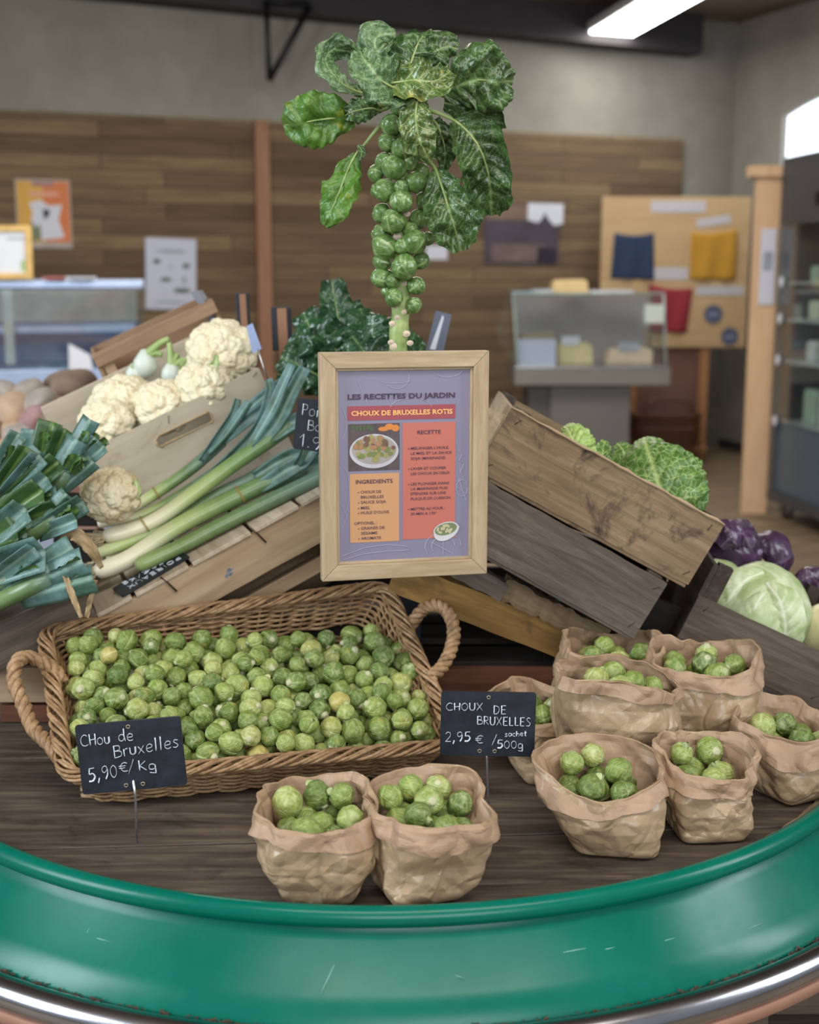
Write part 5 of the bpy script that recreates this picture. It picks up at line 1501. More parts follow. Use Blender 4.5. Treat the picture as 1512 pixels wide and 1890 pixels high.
# ------------------------------------------------------------------ leeks
def leek(label, group, sp_, r0, white=1.0, blades=(), roots=False, seed=0, flat=.9, g0=0.0):
    r = random.Random(seed); pts = [P(*p) for p in sp_]
    T = thing('leek', label, 'vegetable', Matrix.Translation(pts[0]), group)
    N = 44; c = cat_rom(pts, N)
    rad = [r0 * float(np.interp(i / N, [0, .02, .06, .2, .7, 1], [.55, .9, 1.02, .95, 1.0, 1.08])) for i in range(N + 1)]
    m = MB(); m.tube(c, rad, 16, cols=[(min(1, g0 + .01 + i / N * white), 0, 0) for i in range(N + 1)], flat=flat)
    m.build('shaft', M_leek, T)
    if roots:
        m = MB(); d = (c[0] - c[2]).normalized()
        for k in range(120):
            a = r.uniform(0, 6.28); s = d.orthogonal().normalized(); b = d.cross(s)
            o_ = (s * math.cos(a) + b * math.sin(a))
            p0 = c[0] + o_ * r0 * r.uniform(0, .6); q = [p0]
            for i in range(4): q.append(q[-1] + d * r.uniform(.003, .010) + V((r.uniform(-.004, .004), r.uniform(-.004, .004), r.uniform(-.005, .003))))
            m.tube(q, .0010, 4)
        m.build('roots', M_root, T)
    for k, (bs, hw, fo, ro) in enumerate(blades):
        m = MB(); leaf(m, [P(*p) for p in bs], [h_ * 2.05 / FPX for h_ in hw], roll=ro, fold=fo, nu=24, nv=6, nveins=1, midw=.08, seed=seed + k, vein_w=.001)
        m.build('leaf_blade', M_blade, T, solid=.0012)
    return T
leek('long slender leek lying uppermost beside the cauliflower crate', None, [(203, 962, 2.182), (287, 911, 2.213), (357, 862, 2.240), (410, 814, 2.264)], .0115, 1.25,
     [([(395, 826, 2.260), (450, 780, 2.273), (500, 742, 2.296), (560, 688, 2.331), (578, 668, 2.345)], [9, 12, 13, 12, 11], .5, .2), ([(370, 850, 2.234), (398, 810, 2.231), (425, 770, 2.237), (438, 736, 2.241)], [6, 10, 10, 8], .6, .5),
      ([(400, 822, 2.271), (440, 775, 2.291), (490, 730, 2.314), (545, 690, 2.347), (584, 660, 2.367)], [8, 12, 12, 10, 8], .5, -.3), ([(385, 838, 2.227), (420, 800, 2.226), (448, 760, 2.233), (460, 742, 2.236)], [6, 9, 10, 9], -.5, .2)], seed=1)
leek('thin pale leek tucked beneath the thick white one', None, [(180, 968, 2.156), (262, 950, 2.177), (328, 915, 2.193), (400, 868, 2.221)], .0085, 1.1,
     [([(385, 878, 2.207), (440, 830, 2.221), (480, 780, 2.231), (498, 720, 2.236), (494, 700, 2.235)], [7, 11, 12, 11, 9], .5, .3)], seed=2)
leek('thick white leek with bearded roots lying across the middle of the heap', None, [(190, 990, 2.119), (230, 982, 2.129), (287, 960, 2.143), (357, 911, 2.160), (426, 860, 2.178), (492, 815, 2.194), (535, 785, 2.205)], .0150, .92,
     [([(470, 828, 2.179), (510, 780, 2.188), (535, 730, 2.195), (556, 690, 2.200), (562, 678, 2.201)], [9, 14, 15, 14, 12], .5, .2), ([(500, 808, 2.186), (540, 780, 2.196), (580, 765, 2.206), (620, 750, 2.226)], [12, 16, 16, 12], .4, -.2),
      ([(450, 845, 2.193), (500, 760, 2.206), (520, 715, 2.211), (540, 672, 2.216)], [6, 10, 11, 9], .4, -.4)], roots=True, seed=3)
leek('dark green leek in the shade below the thick white one', None, [(176, 1022, 2.115), (262, 991, 2.137), (330, 958, 2.159), (400, 915, 2.181), (460, 886, 2.196), (520, 850, 2.211)], .0128, .9,
     [([(470, 880, 2.179), (520, 850, 2.191), (570, 830, 2.204), (620, 800, 2.216)], [10, 16, 18, 14], .4, 0)], g0=.3, seed=4)
leek('thick green-and-white leek with rounded white bulb second from the front', None, [(174, 1056, 2.084), (205, 1046, 2.092), (246, 1026, 2.103), (328, 972, 2.123), (410, 930, 2.143), (492, 892, 2.164), (560, 868, 2.181)], .0168, 1.0,
     [([(480, 900, 2.151), (530, 868, 2.153), (560, 850, 2.161), (590, 815, 2.168)], [12, 16, 15, 10], .4, -.1), ([(540, 868, 2.166), (555, 845, 2.150), (562, 825, 2.151)], [5, 8, 7], .6, .3), ([(550, 870, 2.169), (585, 860, 2.177), (630, 850, 2.189)], [16, 20, 18], .3, 0)], roots=True, seed=5)
leek('deep green leek lying nearest on the slatted tray', None, [(250, 1046, 2.074), (328, 1011, 2.093), (410, 968, 2.114), (492, 928, 2.134), (560, 896, 2.151), (610, 872, 2.163)], .0145, .55, g0=.5, seed=6)
leek('leek whose white end shows behind the root beard of the heap', None, [(196, 1032, 2.150), (250, 1004, 2.163), (310, 972, 2.179), (380, 935, 2.196)], .0105, .9, roots=True, seed=7)
for lab, pts, rr in (('rubber band round the uppermost slender leek', [(287, 911, 2.213)], .0125), ('rubber band round the thick white leek', [(266, 968, 2.138)], .0160), ('rubber band round the thick green-and-white leek', [(443, 914, 2.152)], .0180)):
    px, py, Y = pts[0]; c = P(px, py, Y); d = (P(px + 40, py - 24, Y) - c).normalized(); m = MB()
    s = d.cross(V((0, 1, 0))).normalized(); b = d.cross(s)
    for off in (0, .0022): m.tube([c + d * (off + .004 * math.sin(a)) + (s * math.cos(a) * .93 + b * math.sin(a)) * rr for a in np.linspace(0, 6.283, 29)[:-1]], .0007, 5, closed=True)
    tag(m.build('rubber_band', M_twine, None), lab, 'rubber band')
# leek tops at the left edge
def leek_top(label, base, tip, w, Y, n, seed, group=None, dark=False):
    r = random.Random(seed); A_, B_ = P(base[0], base[1], Y), P(tip[0], tip[1], Y - .01)
    T = thing('leek', label, 'vegetable', Matrix.Translation(A_), group)
    d = B_ - A_; side = d.cross(V((0, -1, .25))).normalized(); up = side.cross(d).normalized()
    m = MB(); m.tube([A_ - d * .5, A_ + d * .25, A_ + d * .5], [w * .5 * Y / FPX, w * .50 * Y / FPX, w * .40 * Y / FPX], 12, cols=[(.6, 0, 0), (.85, 0, 0), (1, 0, 0)], flat=.8); m.build('shaft', M_leek, T)
    for k in range(n):
        f = (k / max(n - 1, 1) - .5); hw = w * r.uniform(.42, .62) * Y / FPX
        e = B_ + side * (f * w * 1.5 * Y / FPX) + up * r.uniform(-.012, .012) + d * r.uniform(-.15, .12)
        s0_ = A_ + side * (f * w * .5 * Y / FPX)
        m = MB(); leaf(m, [s0_, s0_.lerp(e, .5) + up * .004, e], [hw * .8, hw, hw], roll=r.uniform(-.5, .5), fold=r.choice((.55, -.55, .8)), nu=12, nv=8, nveins=1, midw=.06, vein_w=.001, seed=seed * 7 + k)
        m.build('leaf_blade', M_blade_d if (dark and k % 2) or r.random() < .22 else M_blade, T, solid=.0012)
    m = MB()                                                     # pale ruffled cut core
    for k in range(5):
        o_ = side * r.uniform(-.012, .012) + up * r.uniform(-.008, .008)
        leaf(m, [A_ + d * .55 + o_, A_ + d * .78 + o_, A_ + d * r.uniform(.86, .98) + o_ * 1.5], [.004, .008, .007], roll=r.uniform(-1.2, 1.2), fold=.6, ruffle=.3, nu=8, nv=4, seed=k + seed)
    m.build('cut_core', M_blade_d, T)
    return T
LT = [('leek top standing upright behind the others at the left', (70, 900), (92, 792), 40, 2.06, 3, 0), ('leek top cut short beside the cauliflower crate corner', (120, 880), (182, 796), 34, 2.02, 3, 0),
      ('leek top with pale layered cut between crate corner and upright one', (100, 905), (150, 836), 34, 1.99, 3, 0), ('blue-green leek top at the upper left edge of the heap', (-30, 930), (45, 826), 34, 2.0, 3, 0),
      ('broad blue-green leek top crossing the left edge', (-20, 950), (76, 840), 40, 1.97, 3, 0), ('dark drooping leek top in the middle of the left heap', (10, 960), (92, 912), 42, 1.95, 4, 1),
      ('leek top with two blue bands ending near the loose cauliflower', (70, 980), (142, 930), 36, 1.93, 3, 0), ('dark green fanned leek top at the lower left edge', (-60, 1050), (58, 985), 60, 1.91, 5, 1),
      ('long pale blue leek leaf lowest at the left edge', (-40, 1100), (75, 1035), 34, 1.885, 2, 0), ('leek top with frilly green core resting on the grey crate edge', (30, 1095), (156, 1036), 46, 1.88, 3, 0),
      ('blue leek top in shade beside the frilly dark ones', (30, 945), (92, 895), 30, 1.965, 2, 0)]
for k, (lab, b, tp, w, Y, n, dk) in enumerate(LT): leek_top(lab, b, tp, w, Y, n, 60 + k, None, dk)
# dry husks
for lab, sp_, hw in (('dry brown husk hanging between the leek tops and roots', [(110, 1000, 1.93), (135, 985, 1.92), (165, 1010, 1.92), (188, 1048, 1.93)], [5, 13, 11, 4]),
                     ('wide dry tan husk beside the cut leek tops', [(92, 1012, 1.915), (108, 1022, 1.905), (122, 1034, 1.905), (128, 1040, 1.91)], [12, 15, 13, 6]),
                     ('dry straw-like leaf hanging over the grey crate corner', [(120, 1062, 1.87), (138, 1110, 1.865), (150, 1140, 1.865)], [5, 6, 3]),
                     ('dry curled stem standing beside the hanging straw-like leaf', [(176, 1070, 1.90), (166, 1110, 1.89), (160, 1140, 1.89)], [4, 5, 4])):
    m = MB(); leaf(m, [P(*p) for p in sp_], [h_ * 1.95 / FPX for h_ in hw], fold=.15, ruffle=.45, rfreq=3, und=.5, nu=24, nv=10, seed=len(lab), nveins=2, edgej=.25)
    tag(m.build('dry_leaf', M_straw, None, solid=.0008), lab, 'dry leaf')

# ------------------------------------------------------------------ cauliflowers
def fib(n, seed=0):
    r = random.Random(seed); out = []
    for i in range(n):
        z = 1 - 2 * (i + .5) / n; a = i * 2.399963; q = math.sqrt(1 - z * z)
        out.append((q * math.cos(a) + r.uniform(-.08, .08), q * math.sin(a) + r.uniform(-.08, .08), z + r.uniform(-.08, .08)))
    a = np.array(out); return a / np.linalg.norm(a, axis=1)[:, None]
def curd_mesh(seed, n1=46, n2=460, name='curd'):
    nl, nn = 90, 120
    th = np.linspace(0.001, math.pi * .999, nl + 1); ph = np.linspace(0, 2 * math.pi, nn, endpoint=False)
    T_, P_ = np.meshgrid(th, ph, indexing='ij')
    d = np.stack([np.sin(T_) * np.cos(P_), np.sin(T_) * np.sin(P_), np.cos(T_)], -1).reshape(-1, 3)
    def bump(n, s):
        c = fib(n, s); dots = d @ c.T; g = np.arccos(np.clip(dots.max(1), -1, 1)); r0 = 2.1 / math.sqrt(n)
        return np.sqrt(np.clip(1 - (g / r0) ** 2, 0, 1))
    r = 0.80 + 0.17 * bump(n1, seed) + 0.055 * bump(n2, seed + 1)
    p = d * r[:, None]; p[:, 2] *= .84
    m = MB(); m.grid([[V(p[i * nn + j]) for j in range(nn)] for i in range(nl + 1)], closed=True)
    return m
CURD = {}
def cauliflower(label, px, py, Y, rpx, seed, mat=None, leaves=(), rot=None):
    c = P(px, py, Y); R = rpx * Y * 1.03 / FPX
    T = thing('cauliflower', label, 'vegetable', Matrix.Translation(c))
    mm = curd_mesh(seed); q = rot or Matrix.Rotation(math.radians(40), 4, 'X')
    mm.v = [tuple(c + (q @ V(v)) * R) for v in mm.v]
    mm.build('curd', mat or M_caul, T)
    for k, (sp_, hw) in enumerate(leaves):
        m = MB(); leaf(m, [P(*p) for p in sp_], [h_ * Y / FPX for h_ in hw], cup=.4, ruffle=.15, nu=18, nv=8, seed=seed + k); m.build('leaf', M_cleaf, T, solid=.001)
    return T
cauliflower('large cauliflower standing highest at the right end of its crate', 410, 650, 2.430, 66, 1, leaves=[([(380, 690, 2.360), (396, 672, 2.340), (400, 655, 2.350)], [4, 8, 3]), ([(330, 700, 2.430), (345, 672, 2.420), (362, 660, 2.430)], [5, 10, 4])])
cauliflower('cauliflower half sunk in the crate below the highest one', 378, 712, 2.360, 54, 2)
cauliflower('cauliflower in the middle of the plywood crate', 302, 752, 2.360, 56, 3)
cauliflower('biggest white cauliflower at the left of the plywood crate', 230, 752, 2.420, 66, 4)
cauliflower('white cauliflower at the lower left corner of the plywood crate', 196, 782, 2.330, 52, 5)
cauliflower('loose yellowed cauliflower lying in front of the plywood crate', 205, 914, 2.120, 56, 6, M_caul_old, leaves=[([(205, 945, 2.095), (216, 920, 2.090), (222, 900, 2.100)], [3, 6, 2]), ([(240, 935, 2.110), (252, 905, 2.110), (250, 885, 2.120)], [4, 9, 3]), ([(190, 955, 2.100), (200, 925, 2.090), (205, 910, 2.090)], [3, 4, 2])])
# fennel in the crate behind
for lab, x, y, r_, tops in (('white fennel bulb with green stalks behind the cauliflowers', 268, 672, 22, [(290, 640), (312, 625), (300, 655)]), ('small white fennel bulb left of the green-topped one', 248, 690, 16, [(262, 668)]), ('fennel bulb whose green stalks lie beside the highest cauliflower', 318, 690, 20, [(330, 655), (350, 665), (312, 632)])):
    Y = 2.52; c = P(x, y, Y); R = r_ * Y / FPX; T = thing('fennel', lab, 'vegetable', Matrix.Translation(c))
    m = MB(); rows = [[c + V((R * q * math.cos(a) * 1.05, R * q * math.sin(a) * .8, R * z * 1.15)) for a in np.linspace(0, 6.283, 21)[:-1]] for q, z in ((.05, -1), (.6, -.85), (1, -.2), (.9, .3), (.5, .8), (.3, 1.05), (.02, 1.1))]
    m.grid(rows, closed=True); m.build('bulb', plain('fennel_white', (206, 214, 200), .4, var=.05), T)
    for tx, ty in tops:
        m = MB(); m.tube(cat_rom([c + V((0, 0, R * .6)), c.lerp(P(tx, ty, Y), .6) + V((0, 0, .01)), P(tx, ty, Y)], 10), [.010 - .0005 * i for i in range(11)], 8); m.build('stalk', M_cleaf, T)
# ------------------------------------------------------------------ potato pile at the left
prod = thing('produce_table', 'peach painted table under the potatoes at the left edge', 'table', Matrix.Translation(V((-1.30, 3.05, 0))))
bx('table_top', M_peach, (-.70, -.35, .92), (.68, .45, .95), prod, world=False)
bx('back_edge', M_peach, (-.70, .45, .92), (.40, .47, 1.09), prod, world=False)
for sx in (-.6, .6):
    for sy in (-.28, .38): bx('leg', M_peach, (sx - .03, sy - .03, 0), (sx + .03, sy + .03, .92), prod, world=False)
rp2 = random.Random(44)
PT = [(20, 760, 44, 0), (70, 745, 40, 2), (130, 712, 46, 3), (150, 770, 34, 0), (100, 800, 40, 1), (40, 800, 38, 2), (15, 830, 34, 0), (70, 835, 34, 0), (160, 745, 26, 2), (120, 755, 30, 1), (60, 775, 30, 1), (10, 720, 26, 2), (100, 720, 26, 2), (140, 805, 30, 0), (-20, 790, 34, 3), (105, 765, 26, 2), (50, 722, 28, 2), (20, 795, 26, 0), (120, 835, 30, 0), (165, 785, 22, 0), (85, 770, 22, 3), (150, 830, 28, 2), (-5, 760, 26, 2), (30, 738, 24, 3), (75, 805, 24, 2), (35, 865, 34, 0), (90, 870, 34, 1)]
PL = ['tan sweet potato in the blurred heap at the left edge', 'pinkish sweet potato in the blurred heap at the left edge', 'greyish potato in the blurred heap at the left edge', 'dark brown root in the blurred heap at the left edge']
PN = ['sweet_potato', 'sweet_potato', 'potato', 'beetroot']
for k, (x, y, r_, kd) in enumerate(PT):
    Y = 2.86 + (800 - y) * .0016 + rp2.uniform(-.03, .03); c = P(x, y, Y); R = r_ * Y / FPX * .95
    el = V((rp2.uniform(1.0, 1.35), .85, rp2.uniform(.65, .85))); q = Matrix.Rotation(rp2.uniform(-.9, .9), 3, 'Y') @ Matrix.Rotation(rp2.uniform(-.6, .6), 3, 'Z')
    rows = []
    for i in range(15):
        th = math.pi * i / 14
        rows.append([c + q @ V((R * el.x * math.cos(th), R * el.y * math.sin(th) * math.cos(a), R * el.z * math.sin(th) * math.sin(a))) * (1 + .12 * noise.noise(V((th * 1.5, math.cos(a) * 1.2, k * 3.0)))) if False else c + (q @ V((R * el.x * math.cos(th), R * el.y * math.sin(th) * math.cos(a), R * el.z * math.sin(th) * math.sin(a)))) * (1 + .14 * noise.noise(V((math.cos(th) * 1.5, math.sin(th) * math.cos(a) * 1.5, math.sin(th) * math.sin(a) * 1.5 + k * 3.0)))) for a in np.linspace(0, 6.283, 19)[:-1]])
    m = MB(); m.grid(rows, closed=True); tag(m.build(PN[kd], M_pot[kd], None), PL[kd], 'vegetable', ['tan sweet potatoes at left', 'pink sweet potatoes at left', 'grey potatoes at left', 'brown roots at left'][kd])

# ------------------------------------------------------------------ cabbages at the right
def on_ball(px, py, cx, cy, Y, rpx, k=1.03):
    c = P(cx, cy, Y); R = rpx * Y * 1.03 / FPX * k; d = ray(px, py).normalized(); o = EYE - c
    b = o.dot(d); q = b * b - (o.dot(o) - R * R)
    return EYE + d * (-b - math.sqrt(max(q, 0)))
def cabbage(label, px, py, Y, rpx, seed, mat, rot, elong=.92, ruffle=0.0, step=.07, layers=6, cover=(70, 95), loose=(), lmat=None, lump=.05, cut=False):
    c = P(px, py, Y); R = rpx * Y * 1.03 / FPX
    T = thing('cabbage', label, 'vegetable', Matrix.Translation(c))
    m = wrapped_ball(R, seed, 56, 76, layers, step, elong, lump, 0.9, 5.0, cover, ruffle)
    m.v = [tuple(c + rot @ V(v)) for v in m.v]
    m.build('head', mat, T)
    for k, (sp_, hw) in enumerate(loose):
        mm = MB(); leaf(mm, [P(*p) if len(p) == 3 else on_ball(p[0], p[1], px, py, Y, rpx, 1.0 + .012 * (k + 1)) for p in sp_], [h_ * Y / FPX for h_ in hw], cup=-.35, ruffle=.2 if len(sp_[0]) == 3 else .05, rfreq=3, pucker=.06, nu=30, nv=16, seed=seed + k, edgej=.1); mm.build('loose_leaf', lmat or mat, T)
    if cut:
        mm = MB(); ax = rot @ V((0, 0, -1)); s = ax.orthogonal().normalized(); b = ax.cross(s); q = c + ax * R * elong * .80
        mm.grid([[q + ax * z * R + (s * math.cos(a) + b * math.sin(a)) * R * rr for a in np.linspace(0, 6.283, 15)[:-1]] for rr, z in ((.42, 0), (.36, .14), (.30, .22), (.02, .20))], closed=True)
        mm.build('cut_stem', M_pcut, T)
    return T
E3 = lambda x, y, z: (Matrix.Rotation(x, 3, 'X') @ Matrix.Rotation(y, 3, 'Y') @ Matrix.Rotation(z, 3, 'Z'))
cabbage('large pale green cabbage in the tilted crate at the right', 1402, 1132, 2.12, 93, 5, M_wcab, E3(.9, .5, 1.2), step=.10, layers=5, cover=(58, 80), lump=.09, loose=[([(1328, 1165), (1345, 1110), (1375, 1072), (1410, 1056)], [22, 38, 34, 8]), ([(1440, 1195), (1450, 1160), (1440, 1110), (1415, 1075)], [30, 38, 38, 8]), ([(1400, 1200), (1388, 1160), (1395, 1120), (1410, 1095)], [30, 36, 28, 8])])
cabbage('creamy cabbage at the very right edge beside the large pale one', 1530, 1172, 2.12, 62, 6, M_wcab_y, E3(.5, -.4, .2))
cabbage('pale cabbage peeping out behind the crate end above the large one', 1326, 1080, 2.22, 50, 7, M_wcab, E3(.3, .4, 2.2))
cabbage('purple cabbage touching the corner of the savoy crate', 1352, 1012, 2.30, 50, 8, M_pcab, E3(.2, -.7, .4), elong=1.05, ruffle=.10, step=.12, lump=.14, loose=[([(1330, 1010, 2.23), (1352, 990, 2.22), (1372, 985, 2.24), (1385, 1010, 2.24)], [10, 26, 26, 8]), ([(1318, 1000, 2.25), (1332, 975, 2.26), (1350, 966, 2.28)], [10, 20, 8])])
cabbage('dark purple cabbage showing its cut tan stem', 1418, 1025, 2.36, 44, 9, M_pcab, E3(-1.05, .75, 0), ruffle=.12, step=.13, lump=.12, cut=True)
cabbage('purple cabbage at the right picture edge above the creamy one', 1510, 1095, 2.30, 50, 10, M_pcab, E3(.6, .2, 0), ruffle=.08, step=.10, lump=.12, loose=[([(1465, 1085, 2.24), (1490, 1066, 2.23), (1520, 1062, 2.24)], [6, 18, 10])])
# savoy cabbages inside the upper crate
def savoy(label, px, py, Y, rpx, leaves, seed):
    c = P(px, py, Y); R = rpx * Y * 1.03 / FPX
    T = thing('savoy_cabbage', label, 'vegetable', Matrix.Translation(c))
    m = wrapped_ball(R, seed, 40, 54, 6, .10, .95, .06, 0.7, 5, (65, 85), .06); m.v = [tuple(c + V(v)) for v in m.v]; m.build('head', M_savoy_p, T)
    for k, (sp_, hw, mt, ro, cu) in enumerate(leaves):
        mm = MB(); leaf(mm, [P(*p) for p in sp_], [h_ * Y / FPX for h_ in hw], roll=ro, cup=cu, ruffle=.10, rfreq=6, pucker=.10, nu=48, nv=24, nveins=7, slant=1.0, seed=seed + k, edgej=.10, midw=.035, vein_w=.05); mm.build('outer_leaf', mt, T)
    return T
savoy('green savoy cabbage with a big veined leaf over the crate edge', 1215, 905, 2.14, 62, [([(1240, 985, 2.06), (1228, 935, 2.03), (1212, 880, 2.04), (1195, 830, 2.08), (1188, 808, 2.12)], [60, 84, 82, 62, 20], M_savoy, 0.0, -.35), ([(1180, 900, 2.10), (1160, 860, 2.12), (1150, 832, 2.14), (1140, 818, 2.16)], [34, 40, 34, 10], M_savoy, .2, -.3), ([(1250, 920, 2.16), (1235, 860, 2.17), (1222, 822, 2.2)], [50, 60, 14], M_savoy, -.2, -.3)], 3)
savoy('pale yellow-green savoy cabbage at the upper end of the crate', 1060, 842, 2.12, 36, [([(1075, 856, 2.05), (1062, 821, 2.05), (1050, 796, 2.07), (1042, 786, 2.09)], [30, 36, 32, 10], M_savoy_p, 0, -.3), ([(1110, 866, 2.05), (1112, 842, 2.05), (1115, 822, 2.07), (1118, 814, 2.08)], [12, 16, 14, 5], M_savoy, 0, .3), ([(1085, 841, 2.09), (1078, 811, 2.1), (1070, 796, 2.12)], [16, 22, 8], M_savoy_p, .3, -.2)], 4)

# ------------------------------------------------------------------ things on the back wall
def on_wall(name, label, cat, px0, px1, py0, py1, th=0.012, off=0.031, skew=0.0):
    """a flat thing hung on the back wall; returns empty with local x along wall, z up, -y to the room, and its width, height"""
    a = PW(px0, py1, off); b = PW(px1, py1, off); tz = PW(px0, py0, off).z
    o = WA + WD * ((a - WA).dot(WD)) + WN * off
    M_ = Matrix(((WD.x, -WN.x, 0, o.x), (WD.y, -WN.y, 0, o.y), (0, 0, 1, a.z), (0, 0, 0, 1))) @ Matrix.Rotation(skew, 4, 'Y')
    return thing(name, label, cat, M_), (b - a).length, tz - a.z
T, w, h = on_wall('poster', 'orange poster with a white shape hung on the plank wall at the left', 'poster', 33, 134, 330, 458)
bx('sheet', plain('poster_edge', (168, 160, 150), .6), (0, -.006, 0), (w, 0, h), T, world=False)
bx('orange_field', plain('poster_orange', (206, 116, 62), .6, var=.1, scale=3), (w * .50, -.008, h * .09), (w * .97, -.0062, h * .97), T, world=False, bevel=0)
bx('yellow_field', plain('poster_yellow', (210, 160, 66), .6, var=.1, scale=3), (w * .03, -.008, h * .09), (w * .50, -.0062, h * .97), T, world=False, bevel=0)
bx('heading_strip', plain('poster_mauve', (160, 116, 112), .6), (w * .30, -.009, h * .90), (w * .70, -.0082, h * .97), T, world=False, bevel=0)
bx('caption_strip', plain('poster_peach', (220, 160, 140), .6), (w * .24, -.009, h * .76), (w * .78, -.0082, h * .82), T, world=False, bevel=0)
m = MB(); m.prism([(w*.20, h*.20), (w*.30, h*.52), (w*.24, h*.66), (w*.44, h*.70), (w*.60, h*.62), (w*.84, h*.64), (w*.76, h*.42), (w*.86, h*.16), (w*.44, h*.12)], -.0095, -.0082); m.build('white_shape', M_paper, T, world=False, smooth=False)
m = MB(); m.prism([(w*.50, h*.42), (w*.58, h*.46), (w*.62, h*.56), (w*.48, h*.57)], -.0102, -.0096); m.build('dark_patch', M_beam, T, world=False, smooth=False)
m = MB(); m.prism([(w*.10, h*.10), (w*.44, h*.12), (w*.42, h*.36), (w*.34, h*.30), (w*.28, h*.40), (w*.20, h*.28)], -.0102, -.0096); m.build('green_patch', plain('poster_green', (120, 128, 96), .6), T, world=False, smooth=False)
T, w, h = on_wall('information_sheet', 'white information sheet with small dark pictures on the plank wall', 'sign', 269, 362, 438, 570, skew=.03)
bx('sheet', plain('sheet_bluish', (186, 190, 208), .6, var=.02), (0, -.004, 0), (w, 0, h), T, world=False)
M_gr = plain('print_dark_green', (84, 96, 84), .7); M_gl = plain('print_grey', (150, 154, 168), .7)
for (cx, cz, sx, sz, mt) in ((.5, .82, .30, .025, M_gl), (.22, .67, .08, .035, M_gr), (.80, .62, .08, .035, M_gr), (.40, .42, .12, .03, M_gr), (.72, .27, .18, .035, M_gr), (.5, .10, .34, .02, M_gl), (.5, .60, .04, .02, M_gl), (.76, .42, .04, .06, M_gl)):
    m = MB(); m.disc((w * cx, -.0052, h * cz), (w * sx, 0, 0), (0, 0, h * sz), 14); m.build('print', mt, T, world=False, smooth=False)
T, w, h = on_wall('photo_print', 'dark landscape photo print on the plank wall right of the stalk', 'picture', 893, 1030, 376, 488)
bx('print_sheet', plain('photo_dusk', (74, 66, 76), .5, var=.3, scale=4), (0, -.006, 0), (w, 0, h), T, world=False)
bx('photo_foreground', plain('photo_brown', (112, 94, 90), .5, var=.2, scale=6), (w * .10, -.008, h * .05), (w * .80, -.0062, h * .34), T, world=False, bevel=0)
bx('photo_sky', plain('photo_sky_brown', (126, 104, 90), .5, var=.15, scale=5), (w * .02, -.008, h * .74), (w * .60, -.0062, h * .98), T, world=False, bevel=0)
m = MB(); m.prism([(w*.70, h*.02), (w*.94, h*.02), (w*.98, h*.26), (w*.72, h*.30)], -.0085, -.0082); m.build('photo_shadow', plain('photo_deep', (44, 40, 52), .5), T, world=False, smooth=False)
T, w, h = on_wall('paper_note', 'white paper note pinned over the corner of the landscape photo', 'note', 974, 1039, 375, 416, off=.041)
m = MB(); m.prism([(0, h * .25), (w * .28, h * .12), (w * .40, h * .30), (w * .48, h * .62), (w * .58, h * .30), (w * .75, 0), (w, h * .1), (w, h), (0, h)], -.002, 0); m.build('sheet', M_paper, T, world=False, smooth=False)
T, w, h = on_wall('card', 'small white card on the plank wall beside the sprout stalk', 'card', 786, 826, 453, 479)
bx('sheet', M_paper, (0, -.003, 0), (w, 0, h), T, world=False)
# black iron bracket hanging from the beam
a = PW(497, 148, .30); b = PW(492, 36, .30); c = PW(572, 44, .30); s = (a - WA).dot(WD)
br_ = thing('iron_bracket', 'black iron bracket hanging below the dark beam left of the stalk', 'bracket', Matrix.Translation(a))
zt2 = b.z + .12
m = MB(); m.tube([a, V((b.x, b.y, zt2))], .017, 8); m.build('upright', M_black, br_)
m = MB(); m.tube([a, V((c.x, c.y, zt2 - .02))], .022, 8); m.build('diagonal', M_black, br_)
m = MB(); m.tube([V((b.x, b.y, zt2)), V((c.x, c.y, zt2))], .02, 8); m.build('top_bar', M_black, br_)
# fluorescent ceiling light
l0, l1 = PZ(1126, 66, 3.16), PZ(1240, 0, 3.16)
d = (l1 - l0).normalized(); sd = V((-d.y, d.x, 0)).normalized(); Lg = 2.2
ML = Matrix(((d.x, sd.x, 0, l0.x), (d.y, sd.y, 0, l0.y), (0, 0, 1, 3.16), (0, 0, 0, 1)))
lt = thing('ceiling_light', 'bright white rectangular ceiling light at the top right', 'ceiling light', ML)
bx('housing', plain('lamp_housing', (196, 196, 196), .5), (-.02, -.20, .012), (Lg, .20, .07), lt, world=False)
bx('diffuser', mat_emit('lamp_diffuser', (255, 252, 250), 9.0), (0, -.175, 0), (Lg - .02, .175, .012), lt, world=False)
for x in (.3, 1.7): bx('hanger', M_black, (x, -.01, .07), (x + .02, .01, .20), lt, world=False)

# ------------------------------------------------------------------ glass counter at the left
CY = 6.3
ca, cb2 = P(-140, 530, CY), P(270, 530, CY + .25)
xd = V((cb2.x - ca.x, cb2.y - ca.y, 0)); CW = xd.length; xd.normalize()
MC = Matrix(((xd.x, -xd.y, 0, ca.x), (xd.y, xd.x, 0, ca.y), (0, 0, 1, 0), (0, 0, 0, 1)))
ct = thing('glass_counter', 'refrigerated glass counter with steel rails at the left', 'counter', MC)
zt_ = P(100, 516, CY).z; zr = P(100, 612, CY).z; zs = P(100, 668, CY).z
M_ctr = plain('counter_body', (176, 188, 214), .4, var=.04)
bx('base', M_ctr, (0, .02, 0), (CW, .75, zs - .12), ct, world=False)
bx('shelf', plain('counter_shelf', (176, 196, 232), .25, .0, var=.04), (0, 0, zs - .12), (CW, .78, zs - .05), ct, world=False)
bx('well', plain('counter_well', (84, 104, 142), .3, 0), (0.02, .10, zs - .05), (CW - .02, .74, zs - .045), ct, world=False)
bx('well_back', plain('counter_inner', (80, 100, 138), .3, 0), (0.02, .72, zs - .05), (CW - .02, .74, zr + .02), ct, world=False)
M_rail = plain('pale_steel_rail', (170, 186, 214), .25, .4, var=.05)
